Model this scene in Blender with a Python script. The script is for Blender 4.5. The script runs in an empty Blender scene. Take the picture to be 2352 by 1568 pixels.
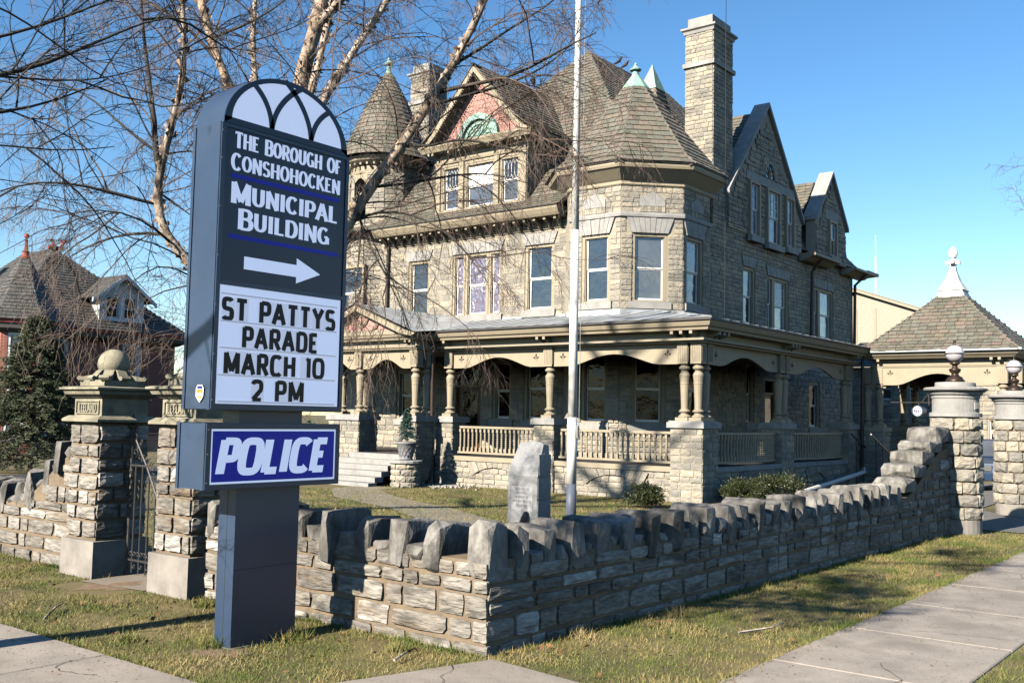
import bpy, bmesh, math, random
import numpy as np
from mathutils import Vector, Matrix

SC = bpy.context.scene
COL = SC.collection
# ------------------------------------------------------------------ camera, sky, sun, exposure
# world frame: X runs along the side street (away, right), Y along the front street (away, left), origin = garden wall corner
CAM = np.array([-5.722521, -4.665719, 1.700000])
CROT = np.array([[0.616710, -0.071054, -0.783977], [-0.786949, -0.030995, -0.616239], [0.019487, 0.996991, -0.075031]])
cd = bpy.data.cameras.new('camera')
cd.sensor_width = 36.0
cd.lens = 36.0 * 2306.0 / 2352.0
cd.clip_start, cd.clip_end = 0.05, 3000
camera = bpy.data.objects.new('camera', cd)
COL.objects.link(camera)
camera.matrix_world = Matrix([list(CROT[i]) + [CAM[i]] for i in range(3)] + [[0, 0, 0, 1]])
SC.camera = camera

SUN_EL = math.radians(31.0)
SUN_DIR = np.array([-1.0, 0.10, 0.0])           # towards the sun, horizontally
SUN_DIR /= np.linalg.norm(SUN_DIR)
world = bpy.data.worlds.new('World')
SC.world = world
world.use_nodes = True
wn = world.node_tree
sky = wn.nodes.new('ShaderNodeTexSky')
sky.sky_type = 'NISHITA'
sky.sun_disc = False
sky.sun_elevation = SUN_EL
sky.sun_rotation = math.atan2(SUN_DIR[0], SUN_DIR[1])
sky.air_density = 1.0
sky.dust_density = 0.0
sky.ozone_density = 2.2
hs = wn.nodes.new('ShaderNodeHueSaturation')
hs.inputs['Saturation'].default_value = 1.25
wn.links.new(sky.outputs['Color'], hs.inputs['Color'])
wn.links.new(hs.outputs['Color'], wn.nodes['Background'].inputs['Color'])
wn.nodes['Background'].inputs['Strength'].default_value = 0.062
sl = bpy.data.lights.new('sun', 'SUN')
sl.energy = 5.0
sl.angle = math.radians(0.55)
sl.color = (1.0, 0.90, 0.76)
sun = bpy.data.objects.new('sun', sl)
COL.objects.link(sun)
sd = Vector((SUN_DIR[0] * math.cos(SUN_EL), SUN_DIR[1] * math.cos(SUN_EL), math.sin(SUN_EL)))
sun.rotation_euler = sd.to_track_quat('Z', 'Y').to_euler()
sun.location = (-30, 2, 30)
SC.view_settings.view_transform = 'Standard'
SC.view_settings.look = 'None'
SC.view_settings.gamma = 1.0
SC.view_settings.use_curve_mapping = False
SC.view_settings.exposure = 1.6
SC.cycles.max_bounces = 6
SC.cycles.diffuse_bounces = 0
SC.cycles.transparent_max_bounces = 8

# ------------------------------------------------------------------ helpers
RNG = np.random.default_rng(7)
UP = np.array([0.0, 0.0, 1.0])
BASE = {}


def V(*a):
    return np.array(a, dtype=float)


def unit(v):
    v = np.asarray(v, float)
    return v / np.linalg.norm(v)


def thing(name, label, cat, loc=(0, 0, 0), group=None):
    o = bpy.data.objects.new(name, None)
    COL.objects.link(o)
    o.empty_display_size = 0.2
    o.location = loc
    o['label'] = label
    o['category'] = cat
    if group:
        o['group'] = group
    BASE[o.name] = V(*loc)
    return o


def tag(o, label, cat, group=None):
    o['label'] = label
    o['category'] = cat
    if group:
        o['group'] = group
    return o


def link(o, parent):
    COL.objects.link(o)
    if parent is not None:
        o.parent = parent
        BASE[o.name] = BASE[parent.name]
    else:
        BASE[o.name] = V(0, 0, 0)
    return o


def mesh_from(name, v, f, m, smooth=False):
    me = bpy.data.meshes.new(name)
    if isinstance(f, np.ndarray):
        n, k = f.shape
        me.vertices.add(len(v))
        me.vertices.foreach_set('co', np.asarray(v, np.float32).ravel())
        me.loops.add(n * k)
        me.loops.foreach_set('vertex_index', f.ravel().astype(np.int32))
        me.polygons.add(n)
        me.polygons.foreach_set('loop_start', np.arange(0, n * k, k, dtype=np.int32))
        me.polygons.foreach_set('loop_total', np.full(n, k, dtype=np.int32))
        me.update(calc_edges=True)
    else:
        me.from_pydata([tuple(p) for p in v], [], f)
    if m is not None:
        me.materials.append(m)
    me.polygons.foreach_set('use_smooth', np.full(len(me.polygons), bool(smooth), dtype=bool))
    return me


class Fr:
    """a vertical face: s runs right as seen from outside, h up, d outwards"""
    def __init__(self, o, n):
        self.o = V(*o)
        self.n = unit(n)
        self.a = np.cross(UP, self.n)

    def p(self, s, h, d=0.0):
        return self.o + self.a * s + UP * h + self.n * d


class MB:
    def __init__(self):
        self.v, self.f = [], []

    def add(self, vs, fs):
        k = len(self.v)
        self.v.extend([tuple(map(float, q)) for q in vs])
        self.f.extend([tuple(i + k for i in q) for q in fs])
        return self

    def hexa(self, p):
        return self.add(p, [(0, 3, 2, 1), (4, 5, 6, 7), (0, 1, 5, 4), (1, 2, 6, 5), (2, 3, 7, 6), (3, 0, 4, 7)])

    def box(self, fr, s0, s1, h0, h1, d0, d1):
        if d0 > d1:
            d0, d1 = d1, d0
        P = fr.p
        return self.hexa([P(s0, h0, d1), P(s1, h0, d1), P(s1, h0, d0), P(s0, h0, d0), P(s0, h1, d1), P(s1, h1, d1), P(s1, h1, d0), P(s0, h1, d0)])

    def wbox(self, x0, x1, y0, y1, z0, z1):
        return self.hexa([(x0, y0, z0), (x1, y0, z0), (x1, y1, z0), (x0, y1, z0), (x0, y0, z1), (x1, y0, z1), (x1, y1, z1), (x0, y1, z1)])

    def quad(self, a, b, c, d):
        return self.add([a, b, c, d], [(0, 1, 2, 3)])

    def prism(self, fr, poly, d0, d1):
        n = len(poly)
        if d0 > d1:
            d0, d1 = d1, d0
        vs = [fr.p(s, h, d1) for s, h in poly] + [fr.p(s, h, d0) for s, h in poly]
        fs = [tuple(range(n)), tuple(range(2 * n - 1, n - 1, -1))]
        fs += [(i, i + n, (i + 1) % n + n, (i + 1) % n) for i in range(n)]
        return self.add(vs, fs)

    def strip_prism(self, fr, top, bot, d0, d1):
        """board between two polylines of equal length (safe for concave outlines)"""
        n = len(top)
        vs = []
        for d in (d1, d0):
            vs += [fr.p(s, h, d) for s, h in bot] + [fr.p(s, h, d) for s, h in top]
        fs = []
        for i in range(n - 1):
            fs += [(i, i + 1, n + i + 1, n + i), (2 * n + i + 1, 2 * n + i, 3 * n + i, 3 * n + i + 1),
                   (i + 1, i, 2 * n + i, 2 * n + i + 1), (n + i, n + i + 1, 3 * n + i + 1, 3 * n + i)]
        fs += [(0, n, 3 * n, 2 * n), (2 * n - 1, n - 1, 3 * n - 1, 4 * n - 1)]
        return self.add(vs, fs)

    def lathe(self, c, prof, n=12, a0=0.0, sq=None):
        c = V(*c)
        vs, fs = [], []
        for r, z in prof:
            for i in range(n):
                t = a0 + 2 * math.pi * i / n
                vs.append((c[0] + r * math.cos(t), c[1] + r * math.sin(t), c[2] + z))
        m = len(prof)
        for j in range(m - 1):
            for i in range(n):
                k = (i + 1) % n
                fs.append((j * n + i, j * n + k, (j + 1) * n + k, (j + 1) * n + i))
        fs.append(tuple(range(n - 1, -1, -1)))
        fs.append(tuple((m - 1) * n + i for i in range(n)))
        return self.add(vs, fs)

    def tube(self, pts, r, k=6):
        pts = np.asarray(pts, float)
        r = np.full(len(pts), r) if np.isscalar(r) else np.asarray(r, float)
        v, f = tubes(pts[None], r[None], k, caps=True)
        return self.add(v, [tuple(q) for q in f])

    def sweep(self, path, prof, z=0.0, close=False):
        """mitred moulding along a horizontal path (left to right seen from outside); prof = [(outward, height)]"""
        P = [V(*q[:2]) for q in path]
        n = len(P)
        segs = n if close else n - 1
        N = []
        for i in range(segs):
            t = unit(P[(i + 1) % n] - P[i])
            N.append(V(t[1], -t[0]))
        offs = []
        for i in range(n):
            if close:
                a, b = N[i - 1], N[i]
            else:
                a, b = N[max(i - 1, 0)], N[min(i, segs - 1)]
            m = a + b
            m = m / (1 + float(a @ b))
            offs.append(m)
        vs = []
        for i in range(n):
            for d, h in prof:
                q = P[i] + offs[i] * d
                vs.append((q[0], q[1], z + h))
        k = len(prof)
        fs = []
        for i in range(segs):
            j = (i + 1) % n
            for e in range(k):
                g = (e + 1) % k
                fs.append((i * k + e, j * k + e, j * k + g, i * k + g))
        if not close:
            fs.append(tuple(range(k)))
            fs.append(tuple((n - 1) * k + e for e in range(k - 1, -1, -1)))
        return self.add(vs, fs)

    def build(self, name, m, parent=None, smooth=False):
        b = BASE[parent.name] if parent is not None else V(0, 0, 0)
        vs = np.asarray(self.v, float) - b
        me = mesh_from(name, vs, self.f, m, smooth)
        return link(bpy.data.objects.new(name, me), parent)


def tubes(paths, radii, k=3, caps=False):
    """paths (N,S,3), radii (N,S) -> verts, quad faces"""
    N, S, _ = paths.shape
    t = np.empty_like(paths)
    t[:, 1:-1] = paths[:, 2:] - paths[:, :-2]
    t[:, 0] = paths[:, 1] - paths[:, 0]
    t[:, -1] = paths[:, -1] - paths[:, -2]
    t /= np.linalg.norm(t, axis=2, keepdims=True) + 1e-9
    mean = paths[:, -1] - paths[:, 0]
    mean /= np.linalg.norm(mean, axis=1, keepdims=True) + 1e-9
    ref = np.where(np.abs(mean[:, 2:3]) > 0.8, V(1, 0.1, 0)[None], V(0.05, 0.1, 1)[None])[:, None, :]
    u = np.cross(t, np.broadcast_to(ref, t.shape))
    u /= np.linalg.norm(u, axis=2, keepdims=True) + 1e-9
    w = np.cross(t, u)
    ang = np.arange(k) * 2 * math.pi / k
    v = paths[:, :, None, :] + radii[:, :, None, None] * (u[:, :, None, :] * np.cos(ang)[None, None, :, None] + w[:, :, None, :] * np.sin(ang)[None, None, :, None])
    v = v.reshape(-1, 3)
    i = np.arange(k)
    base = (np.arange(N)[:, None] * S + np.arange(S - 1)[None]) * k
    q = np.stack([base[..., None] + i, base[..., None] + (i + 1) % k, base[..., None] + k + (i + 1) % k, base[..., None] + k + i], axis=-1)
    f = q.reshape(-1, 4)
    if caps and k >= 3:
        f = [tuple(z) for z in f]
        for n in range(N):
            f.append(tuple(n * S * k + j for j in range(k - 1, -1, -1)))
            f.append(tuple((n * S + S - 1) * k + j for j in range(k)))
    return v, f


# ------------------------------------------------------------------ materials
ALB = 0.62                                   # the picture is exposed for weathered, mid-dark surfaces
WHITE = {'red_terracotta_trim': 0.85, 'blue_green_needles': 1.2, 'cream_stucco_': 1.0, 'house_stone': 0.90, 'house_mortar': 0.80, 'roof_slate': 0.74, 'limestone': 0.8, 'carved_sandstone': 0.78, 'painted_tin_roof': 1.1, 'verdigris_copper': 0.75, 'pink_shingle': 0.75, 'cream_stucco': 0.75, 'white_paint': 0.8, 'white_vinyl': 0.8, 'white_roller_shade': 0.9, 'late_winter_grass': 0.85, 'lawn_soil': 0.75, 'spruce_needles': 1.25, 'grey_granite': 0.6, 'polished_granite_panel': 0.62, 'peeling_birch_flake': 0.8, 'river_birch_bark': 0.85, 'reddish_birch_twig': 0.9, 'frosted_glass_globe': 0.85, 'sidewalk_concrete': 0.68, 'wall_stone': 0.6, 'cope_stone': 0.52, 'wall_mortar': 0.54, 'sign_blue': 0.8}


def backlit(m, col, strength):
    b = m.node_tree.nodes['Principled BSDF']
    b.inputs['Emission Color'].default_value = (*col, 1)
    b.inputs['Emission Strength'].default_value = strength
    return m


def M(name, cols, rough=0.85, var=0.2, ns=3.0, bump=0.25, bs=30.0, metal=0.0, spec=0.3, stretch=(1, 1, 1), stain=None, ior=None, bstretch=None, stain2=None):
    """cols: one colour or several picked at random by island/object; var: noise variation; stain=(colour, scale, threshold)"""
    m = bpy.data.materials.new(name)
    m.use_nodes = True
    t = m.node_tree
    N, L = t.nodes, t.links
    b = N['Principled BSDF']
    if not isinstance(cols[0], (tuple, list)):
        cols = [cols]
    k_ = WHITE.get(name, ALB) * (1.0 if name in ('white_paint', 'white_vinyl', 'white_roller_shade', 'frosted_glass_globe') else 0.76)
    cols = [tuple(k_ * c for c in q) for q in cols]
    if stain:
        stain = (tuple(k_ * c for c in stain[0]), *stain[1:])
    if stain2:
        stain2 = (tuple(k_ * c for c in stain2[0]), *stain2[1:])
    geo = N.new('ShaderNodeNewGeometry')
    mp = N.new('ShaderNodeMapping')
    mp.inputs['Scale'].default_value = stretch
    L.new(geo.outputs['Position'], mp.inputs['Vector'])
    if len(cols) > 1:
        oi = N.new('ShaderNodeObjectInfo')
        ad = N.new('ShaderNodeMath'); ad.operation = 'ADD'
        fr = N.new('ShaderNodeMath'); fr.operation = 'FRACT'
        L.new(geo.outputs['Random Per Island'], ad.inputs[0]); L.new(oi.outputs['Random'], ad.inputs[1])
        L.new(ad.outputs[0], fr.inputs[0])
        cr = N.new('ShaderNodeValToRGB')
        el = cr.color_ramp.elements
        while len(el) < len(cols):
            el.new(0.5)
        for i, c in enumerate(cols):
            el[i].position = i / (len(cols) - 1)
            el[i].color = (*c, 1)
        L.new(fr.outputs[0], cr.inputs[0])
        col = cr.outputs['Color']
    else:
        rgb = N.new('ShaderNodeRGB')
        rgb.outputs[0].default_value = (*cols[0], 1)
        col = rgb.outputs[0]
    nz = N.new('ShaderNodeTexNoise')
    nz.inputs['Scale'].default_value = ns
    nz.inputs['Detail'].default_value = 6
    nz.inputs['Roughness'].default_value = 0.62
    L.new(mp.outputs[0], nz.inputs['Vector'])
    mr = N.new('ShaderNodeMapRange')
    mr.inputs['From Min'].default_value = 0.28
    mr.inputs['From Max'].default_value = 0.72
    mr.inputs['To Min'].default_value = 1 - var
    mr.inputs['To Max'].default_value = 1 + var
    L.new(nz.outputs['Fac'], mr.inputs['Value'])
    mx = N.new('ShaderNodeMix'); mx.data_type = 'RGBA'; mx.blend_type = 'MULTIPLY'
    mx.inputs['Factor'].default_value = 1.0
    L.new(col, mx.inputs[6]); L.new(mr.outputs[0], mx.inputs[7])
    out = mx.outputs[2]
    for stain in [q for q in (stain, stain2) if q]:
        n2 = N.new('ShaderNodeTexNoise')
        n2.inputs['Scale'].default_value = stain[1]
        n2.inputs['Detail'].default_value = 5
        L.new(mp.outputs[0], n2.inputs['Vector'])
        r2 = N.new('ShaderNodeMapRange')
        r2.inputs['From Min'].default_value = stain[2]
        r2.inputs['From Max'].default_value = stain[2] + 0.16
        L.new(n2.outputs['Fac'], r2.inputs['Value'])
        m2 = N.new('ShaderNodeMix'); m2.data_type = 'RGBA'
        L.new(r2.outputs[0], m2.inputs['Factor']); L.new(out, m2.inputs[6])
        m2.inputs[7].default_value = (*stain[0], 1)
        out = m2.outputs[2]
    L.new(out, b.inputs['Base Color'])
    b.inputs['Roughness'].default_value = rough
    b.inputs['Metallic'].default_value = metal
    b.inputs['Specular IOR Level'].default_value = spec
    if ior:
        b.inputs['IOR'].default_value = ior
    if bump > 0:
        nb = N.new('ShaderNodeTexNoise')
        nb.inputs['Scale'].default_value = bs
        nb.inputs['Detail'].default_value = 5
        if bstretch:
            mb = N.new('ShaderNodeMapping')
            mb.inputs['Scale'].default_value = bstretch
            L.new(geo.outputs['Position'], mb.inputs['Vector'])
            L.new(mb.outputs[0], nb.inputs['Vector'])
        else:
            L.new(mp.outputs[0], nb.inputs['Vector'])
        bp = N.new('ShaderNodeBump')
        bp.inputs['Strength'].default_value = bump
        bp.inputs['Distance'].default_value = 0.28 / bs
        L.new(nb.outputs['Fac'], bp.inputs['Height'])
        L.new(bp.outputs[0], b.inputs['Normal'])
    return m


def glass(name, base, rough=0.03, spec=0.9, ior=1.75):
    m = M(name, base, rough=rough, var=0.25, ns=1.2, bump=0.14, bs=1.5, spec=spec, ior=ior)
    return m


MT = {}
MT['stone'] = M('house_stone', [(0.31, 0.285, 0.24), (0.40, 0.36, 0.285), (0.235, 0.225, 0.20), (0.45, 0.395, 0.30), (0.33, 0.30, 0.25), (0.27, 0.255, 0.225), (0.42, 0.37, 0.275)], var=0.3, ns=9, bump=0.9, bs=12, bstretch=(1, 1, 2.2), stretch=(1, 1, 2.5), stain=((0.205, 0.195, 0.17), 0.8, 0.52))
MT['mortar'] = M('house_mortar', (0.41, 0.37, 0.295), var=0.15, ns=8, bump=0.3, bs=40)
MT['gstone'] = M('wall_stone', [(0.29, 0.265, 0.225), (0.46, 0.43, 0.38), (0.23, 0.21, 0.185), (0.39, 0.36, 0.31), (0.32, 0.285, 0.24), (0.50, 0.47, 0.42), (0.72, 0.69, 0.64)], var=0.5, ns=8, bump=1.0, bs=9, stretch=(1, 1, 3.6), bstretch=(1, 1, 4), stain=((0.15, 0.14, 0.125), 2.2, 0.53), stain2=((0.30, 0.225, 0.145), 1.3, 0.6))
MT['gcope'] = M('cope_stone', [(0.24, 0.23, 0.21), (0.40, 0.38, 0.35), (0.29, 0.275, 0.25), (0.47, 0.45, 0.42)], var=0.6, ns=7, bump=1.0, bs=22, stretch=(1.5, 1.5, 0.8), stain=((0.11, 0.105, 0.095), 2.6, 0.5), stain2=((0.45, 0.44, 0.40), 7.0, 0.62))
MT['gmortar'] = M('wall_mortar', (0.34, 0.26, 0.175), var=0.25, ns=6, bump=0.7, bs=22, stain=((0.25, 0.20, 0.145), 2.0, 0.58))
MT['lime'] = M('limestone', (0.37, 0.365, 0.35), var=0.22, ns=3, bump=0.25, bs=35)
MT['brown'] = M('carved_sandstone', (0.34, 0.315, 0.23), var=0.35, ns=6, bump=0.35, bs=40, stain=((0.21, 0.20, 0.15), 2.2, 0.5), stain2=((0.14, 0.135, 0.11), 3.1, 0.6))
MT['plinth'] = M('plinth_concrete', (0.40, 0.37, 0.33), var=0.3, ns=3.5, bump=0.5, bs=60, stain=((0.26, 0.24, 0.22), 1.6, 0.55))
MT['concrete'] = M('sidewalk_concrete', [(0.41, 0.365, 0.315), (0.45, 0.40, 0.345), (0.43, 0.385, 0.335)], var=0.2, ns=3.0, bump=0.6, bs=60, stain=((0.33, 0.29, 0.245), 1.6, 0.52), stain2=((0.17, 0.155, 0.14), 38.0, 0.60))
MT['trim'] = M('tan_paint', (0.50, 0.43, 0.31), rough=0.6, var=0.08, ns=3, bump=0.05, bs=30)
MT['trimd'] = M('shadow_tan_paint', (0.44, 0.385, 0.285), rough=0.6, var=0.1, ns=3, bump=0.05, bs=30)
MT['white'] = M('white_paint', (0.74, 0.73, 0.70), rough=0.5, var=0.06, ns=5, bump=0.03, bs=40)
MT['slate'] = M('roof_slate', [(0.155, 0.147, 0.112), (0.225, 0.19, 0.145), (0.178, 0.188, 0.145), (0.24, 0.182, 0.148), (0.20, 0.20, 0.165), (0.14, 0.13, 0.105)], rough=0.65, var=0.25, ns=6, bump=0.35, bs=26, spec=0.4, stain=((0.13, 0.125, 0.10), 0.9, 0.56))
MT['slateunder'] = M('slate_underlay', (0.05, 0.045, 0.04), var=0.1, bump=0)
MT['copper'] = M('verdigris_copper', (0.33, 0.54, 0.455), rough=0.7, var=0.2, ns=5, bump=0.1, bs=20)
MT['pink'] = M('pink_shingle', [(0.52, 0.27, 0.23), (0.57, 0.31, 0.27), (0.50, 0.26, 0.225)], rough=0.8, var=0.12, ns=5, bump=0.15, bs=25)
MT['tin'] = M('painted_tin_roof', (0.36, 0.385, 0.40), rough=0.45, var=0.3, ns=1.6, bump=0.08, bs=6, metal=0.25, stretch=(0.6, 1.5, 1), stain=((0.27, 0.25, 0.23), 1.5, 0.6))
MT['gutter'] = M('dark_gutter', (0.055, 0.05, 0.048), rough=0.55, var=0.2, bump=0.05)
MT['pipe'] = M('brown_downspout', (0.06, 0.04, 0.032), rough=0.5, var=0.25, bump=0.1)
MT['iron'] = M('wrought_iron', (0.045, 0.042, 0.04), rough=0.6, var=0.35, ns=12, bump=0.3, bs=60, spec=0.5)
MT['pane'] = glass('window_glass', [(0.02, 0.021, 0.024), (0.034, 0.036, 0.04)])
MT['paned'] = glass('porch_window_glass', (0.006, 0.006, 0.007), 0.05, 0.35, 1.4)
MT['blind'] = glass('blind_behind_glass', [(0.25, 0.265, 0.29), (0.29, 0.305, 0.325)], rough=0.12)
MT['grey_shade'] = glass('grey_shade_behind_glass', [(0.13, 0.14, 0.155), (0.16, 0.17, 0.185)], rough=0.06)
MT['shade'] = M('white_roller_shade', (0.72, 0.72, 0.70), rough=0.4, var=0.04, bump=0)
MT['wood'] = M('varnished_door', (0.12, 0.05, 0.025), rough=0.4, var=0.3, ns=8, bump=0.1, stretch=(3, 3, 0.4))
MT['dark'] = M('dark_inlay_and_vent', (0.025, 0.02, 0.016), var=0.1, bump=0)  # near-black: painted shade of the fleur openings, and the black vent
MT['porchfloor'] = M('porch_floor_paint', (0.12, 0.115, 0.11), rough=0.6, var=0.2, bump=0.05)
MT['brick'] = None


# ------------------------------------------------------------------ stones, slates, windows
def rough_block(rng, nx=4, nz=3, edge=(0.55, 0.85), face=(0.8, 1.2)):
    vs, fs = [], []
    ed_ = edge
    for j in range(nz + 1):
        for i in range(nx + 1):
            x, z = i / nx - 0.5, j / nz - 0.5
            edge = i in (0, nx) or j in (0, nz)
            corner = i in (0, nx) and j in (0, nz)
            y = -rng.uniform(*ed_) if edge else -rng.uniform(*face)
            jx, jz = (rng.random(2) - 0.5) * (0.05 if edge else 0.12)
            if corner:
                x *= rng.uniform(0.9, 0.99); z *= rng.uniform(0.86, 0.98)
            elif edge:
                x *= 0.985; z *= 0.97
            vs.append((x + jx, y, z + jz * 1.2))
    n0 = len(vs)
    ring = [i for i in range(nx + 1)] + [j * (nx + 1) + nx for j in range(1, nz + 1)] + [nz * (nx + 1) + i for i in range(nx - 1, -1, -1)] + [j * (nx + 1) for j in range(nz - 1, 0, -1)]
    for k in ring:
        x, y, z = vs[k]
        vs.append((x, 0.15, z))
    for j in range(nz):
        for i in range(nx):
            a = j * (nx + 1) + i
            fs.append((a, a + 1, a + nx + 2, a + nx + 1))
    R = len(ring)
    for q in range(R):
        fs.append((ring[q], n0 + q, n0 + (q + 1) % R, ring[(q + 1) % R]))
    return np.array(vs), np.array(fs)


def rough_cube(rng):
    """split rock: convex hull of a knocked-about box, flat breaks and sharp arrises"""
    pts = []
    for sx_ in (-.5, .5):
        for sy_ in (-.5, .5):
            for sz_ in (-.5, .5):
                pts.append(np.array([sx_, sy_, sz_]) * rng.uniform(.72, .98, 3))
    for ax in range(3):
        for sg in (-1, 1):
            for _ in range(3):
                p = rng.uniform(-.38, .38, 3)
                p[ax] = sg * rng.uniform(.46, .53)
                pts.append(p)
    for _ in range(6):
        p = np.sign(rng.normal(size=3)) * .49
        p[rng.integers(3)] = rng.uniform(-.35, .35)
        pts.append(p * rng.uniform(.92, 1.0))
    bm = bmesh.new()
    vs = [bm.verts.new(tuple(p)) for p in pts]
    bmesh.ops.convex_hull(bm, input=vs)
    loose = [q for q in bm.verts if not q.link_faces]
    bmesh.ops.delete(bm, geom=loose, context='VERTS')
    bm.verts.index_update()
    V_ = np.array([tuple(q.co) for q in bm.verts])
    F_ = np.array([[q.index for q in f.verts] for f in bm.faces if len(f.verts) == 3])
    bm.free()
    return V_, F_


r_ = np.random.default_rng(3)
BLOCKS = [rough_block(r_) for _ in range(14)]
FLATS = []
for _ in range(8):
    v, f = rough_block(r_, 3, 2)
    v = v.copy(); v[:, 1] = np.where(v[:, 1] < -0.6, -0.55 - 0.12 * r_.random(len(v)), v[:, 1])
    FLATS.append((v, f))
CUBES = [rough_cube(r_) for _ in range(16)]
HBLOCKS = [rough_block(r_, 4, 3, (0.78, 1.0), (0.85, 1.22)) for _ in range(14)]
sv = np.array([(-.5, 0, 0), (.5, 0, 0), (.5, 1, -1.0), (-.5, 1, -1.0), (-.48, -.02, 1), (.48, -.02, 1), (.5, 1, -.1), (-.5, 1, -.1)], float)
SLATES = []
for _ in range(5):
    q = sv.copy()
    q[[0, 1, 4, 5], 1] += (r_.random(4) - 0.5) * 0.05
    SLATES.append((q, np.array([(0, 3, 2, 1), (4, 5, 6, 7), (0, 1, 5, 4), (1, 2, 6, 5), (2, 3, 7, 6), (3, 0, 4, 7)])))
_cache = {}


def shared(kind, lst, i, m):
    k = (kind, i, m.name)
    if k not in _cache:
        _cache[k] = mesh_from(kind, lst[i][0], lst[i][1], m)
    return _cache[k]


def seen_size(c, n, area):
    d = c - CAM
    L = np.linalg.norm(d)
    q = CROT.T @ d
    if q[2] > -0.5 or abs(q[0] / q[2]) > 0.53 or abs(q[1] / q[2]) > 0.36:
        return 0.0
    return area * max(0.02, -float(n @ d) / L) / L ** 2 if n is not None else area / L ** 2


class Store:
    def __init__(self, kind, lst, m, name):
        self.kind, self.lst, self.m, self.name, self.it = kind, lst, m, name, []

    def add(self, mat4, area, n, weight=1.0):
        self.it.append((mat4, int(RNG.integers(len(self.lst))), seen_size(mat4[:3, 3], n, area) * weight))

    def finish(self, parent, most, rest):
        order = sorted(range(len(self.it)), key=lambda i: -self.it[i][2])
        b = BASE[parent.name]
        for i in order[:most]:
            m4, k, _ = self.it[i]
            o = bpy.data.objects.new(self.name, shared(self.kind, self.lst, k, self.m))
            link(o, parent)
            q = m4.copy(); q[:3, 3] -= b
            o.matrix_basis = Matrix(q.tolist())
        left = order[most:]
        if left:
            vs, fs, k0 = [], [], 0
            for i in left:
                m4, k, _ = self.it[i]
                v, f = self.lst[k]
                vs.append(v @ m4[:3, :3].T + (m4[:3, 3] - b))
                fs.append(f + k0)
                k0 += len(v)
            me = mesh_from(rest, np.concatenate(vs), np.concatenate(fs), self.m)
            o = link(bpy.data.objects.new(rest, me), parent)
            o['kind'] = 'stuff'


def m4(o, cx, cy, cz):
    q = np.eye(4)
    q[:3, 0], q[:3, 1], q[:3, 2], q[:3, 3] = cx, cy, cz, o
    return q


def ashlar(s0, s1, h0, h1, holes=(), ch=(0.15, 0.25), w=(0.22, 0.55), joint=0.014, inside=None, rng=RNG):
    zs = sorted({h0, h1, *[min(max(z, h0), h1) for q in holes for z in q[2:4]]})
    out = []
    for za, zb in zip(zs[:-1], zs[1:]):
        if zb - za < 0.03:
            continue
        n = max(1, round((zb - za) / (0.5 * (ch[0] + ch[1]))))
        cuts = np.cumsum(rng.uniform(ch[0], ch[1], n)); cuts = za + (zb - za) * np.concatenate([[0], cuts / cuts[-1]])
        for a, b in zip(cuts[:-1], cuts[1:]):
            mid = 0.5 * (a + b)
            blk = sorted((q[0], q[1]) for q in holes if q[2] < mid < q[3])
            free, x = [], s0
            for p, q in blk:
                if p > x:
                    free.append((x, p))
                x = max(x, q)
            if x < s1:
                free.append((x, s1))
            for p, q in free:
                x = p
                while x < q - 0.02:
                    e = x + rng.uniform(*w) * (1.0 if b - a < 0.22 else 1.15)
                    if q - e < w[0] * 0.6:
                        e = q
                    e = min(e, q)
                    if inside is None or (inside(x, b) and inside(e, b) and inside(x, a) and inside(e, a)):
                        if b - a > 0.2 and rng.random() < 0.22:
                            c = a + (b - a) * rng.uniform(0.4, 0.6)
                            out.append((x + joint / 2, e - joint / 2, a + joint / 2, c - joint / 2))
                            out.append((x + joint / 2, e - joint / 2, c + joint / 2, b - joint / 2))
                        else:
                            out.append((x + joint / 2, e - joint / 2, a + joint / 2, b - joint / 2))
                    x = e
    return out


def lay(store, fr, rects, proud=0.05, weight=1.0, d=0.0):
    for s0, s1, h0, h1 in rects:
        if s1 - s0 < 0.03 or h1 - h0 < 0.02:
            continue
        D = proud * RNG.uniform(0.7, 1.25)
        store.add(m4(fr.p((s0 + s1) / 2, (h0 + h1) / 2, d), fr.a * (s1 - s0), -fr.n * D, UP * (h1 - h0)), (s1 - s0) * (h1 - h0), fr.n, weight)


def sheet(mb, fr, s0, s1, h0, h1, holes=(), d=0.0):
    xs = sorted({s0, s1, *[min(max(x, s0), s1) for q in holes for x in q[:2]]})
    zs = sorted({h0, h1, *[min(max(x, h0), h1) for q in holes for x in q[2:4]]})
    for a, b in zip(xs[:-1], xs[1:]):
        for c, e in zip(zs[:-1], zs[1:]):
            mx, mz = (a + b) / 2, (c + e) / 2
            if any(q[0] < mx < q[1] and q[2] < mz < q[3] for q in holes):
                continue
            mb.quad(fr.p(a, c, d), fr.p(b, c, d), fr.p(b, e, d), fr.p(a, e, d))
    for q in holes:                                   # reveals
        a, b, c, e = q[:4]
        for p0, p1 in (((a, c), (a, e)), ((b, e), (b, c)), ((a, e), (b, e)), ((b, c), (a, c))):
            mb.quad(fr.p(*p0, d), fr.p(*p1, d), fr.p(*p1, d - 0.22), fr.p(*p0, d - 0.22))


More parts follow.
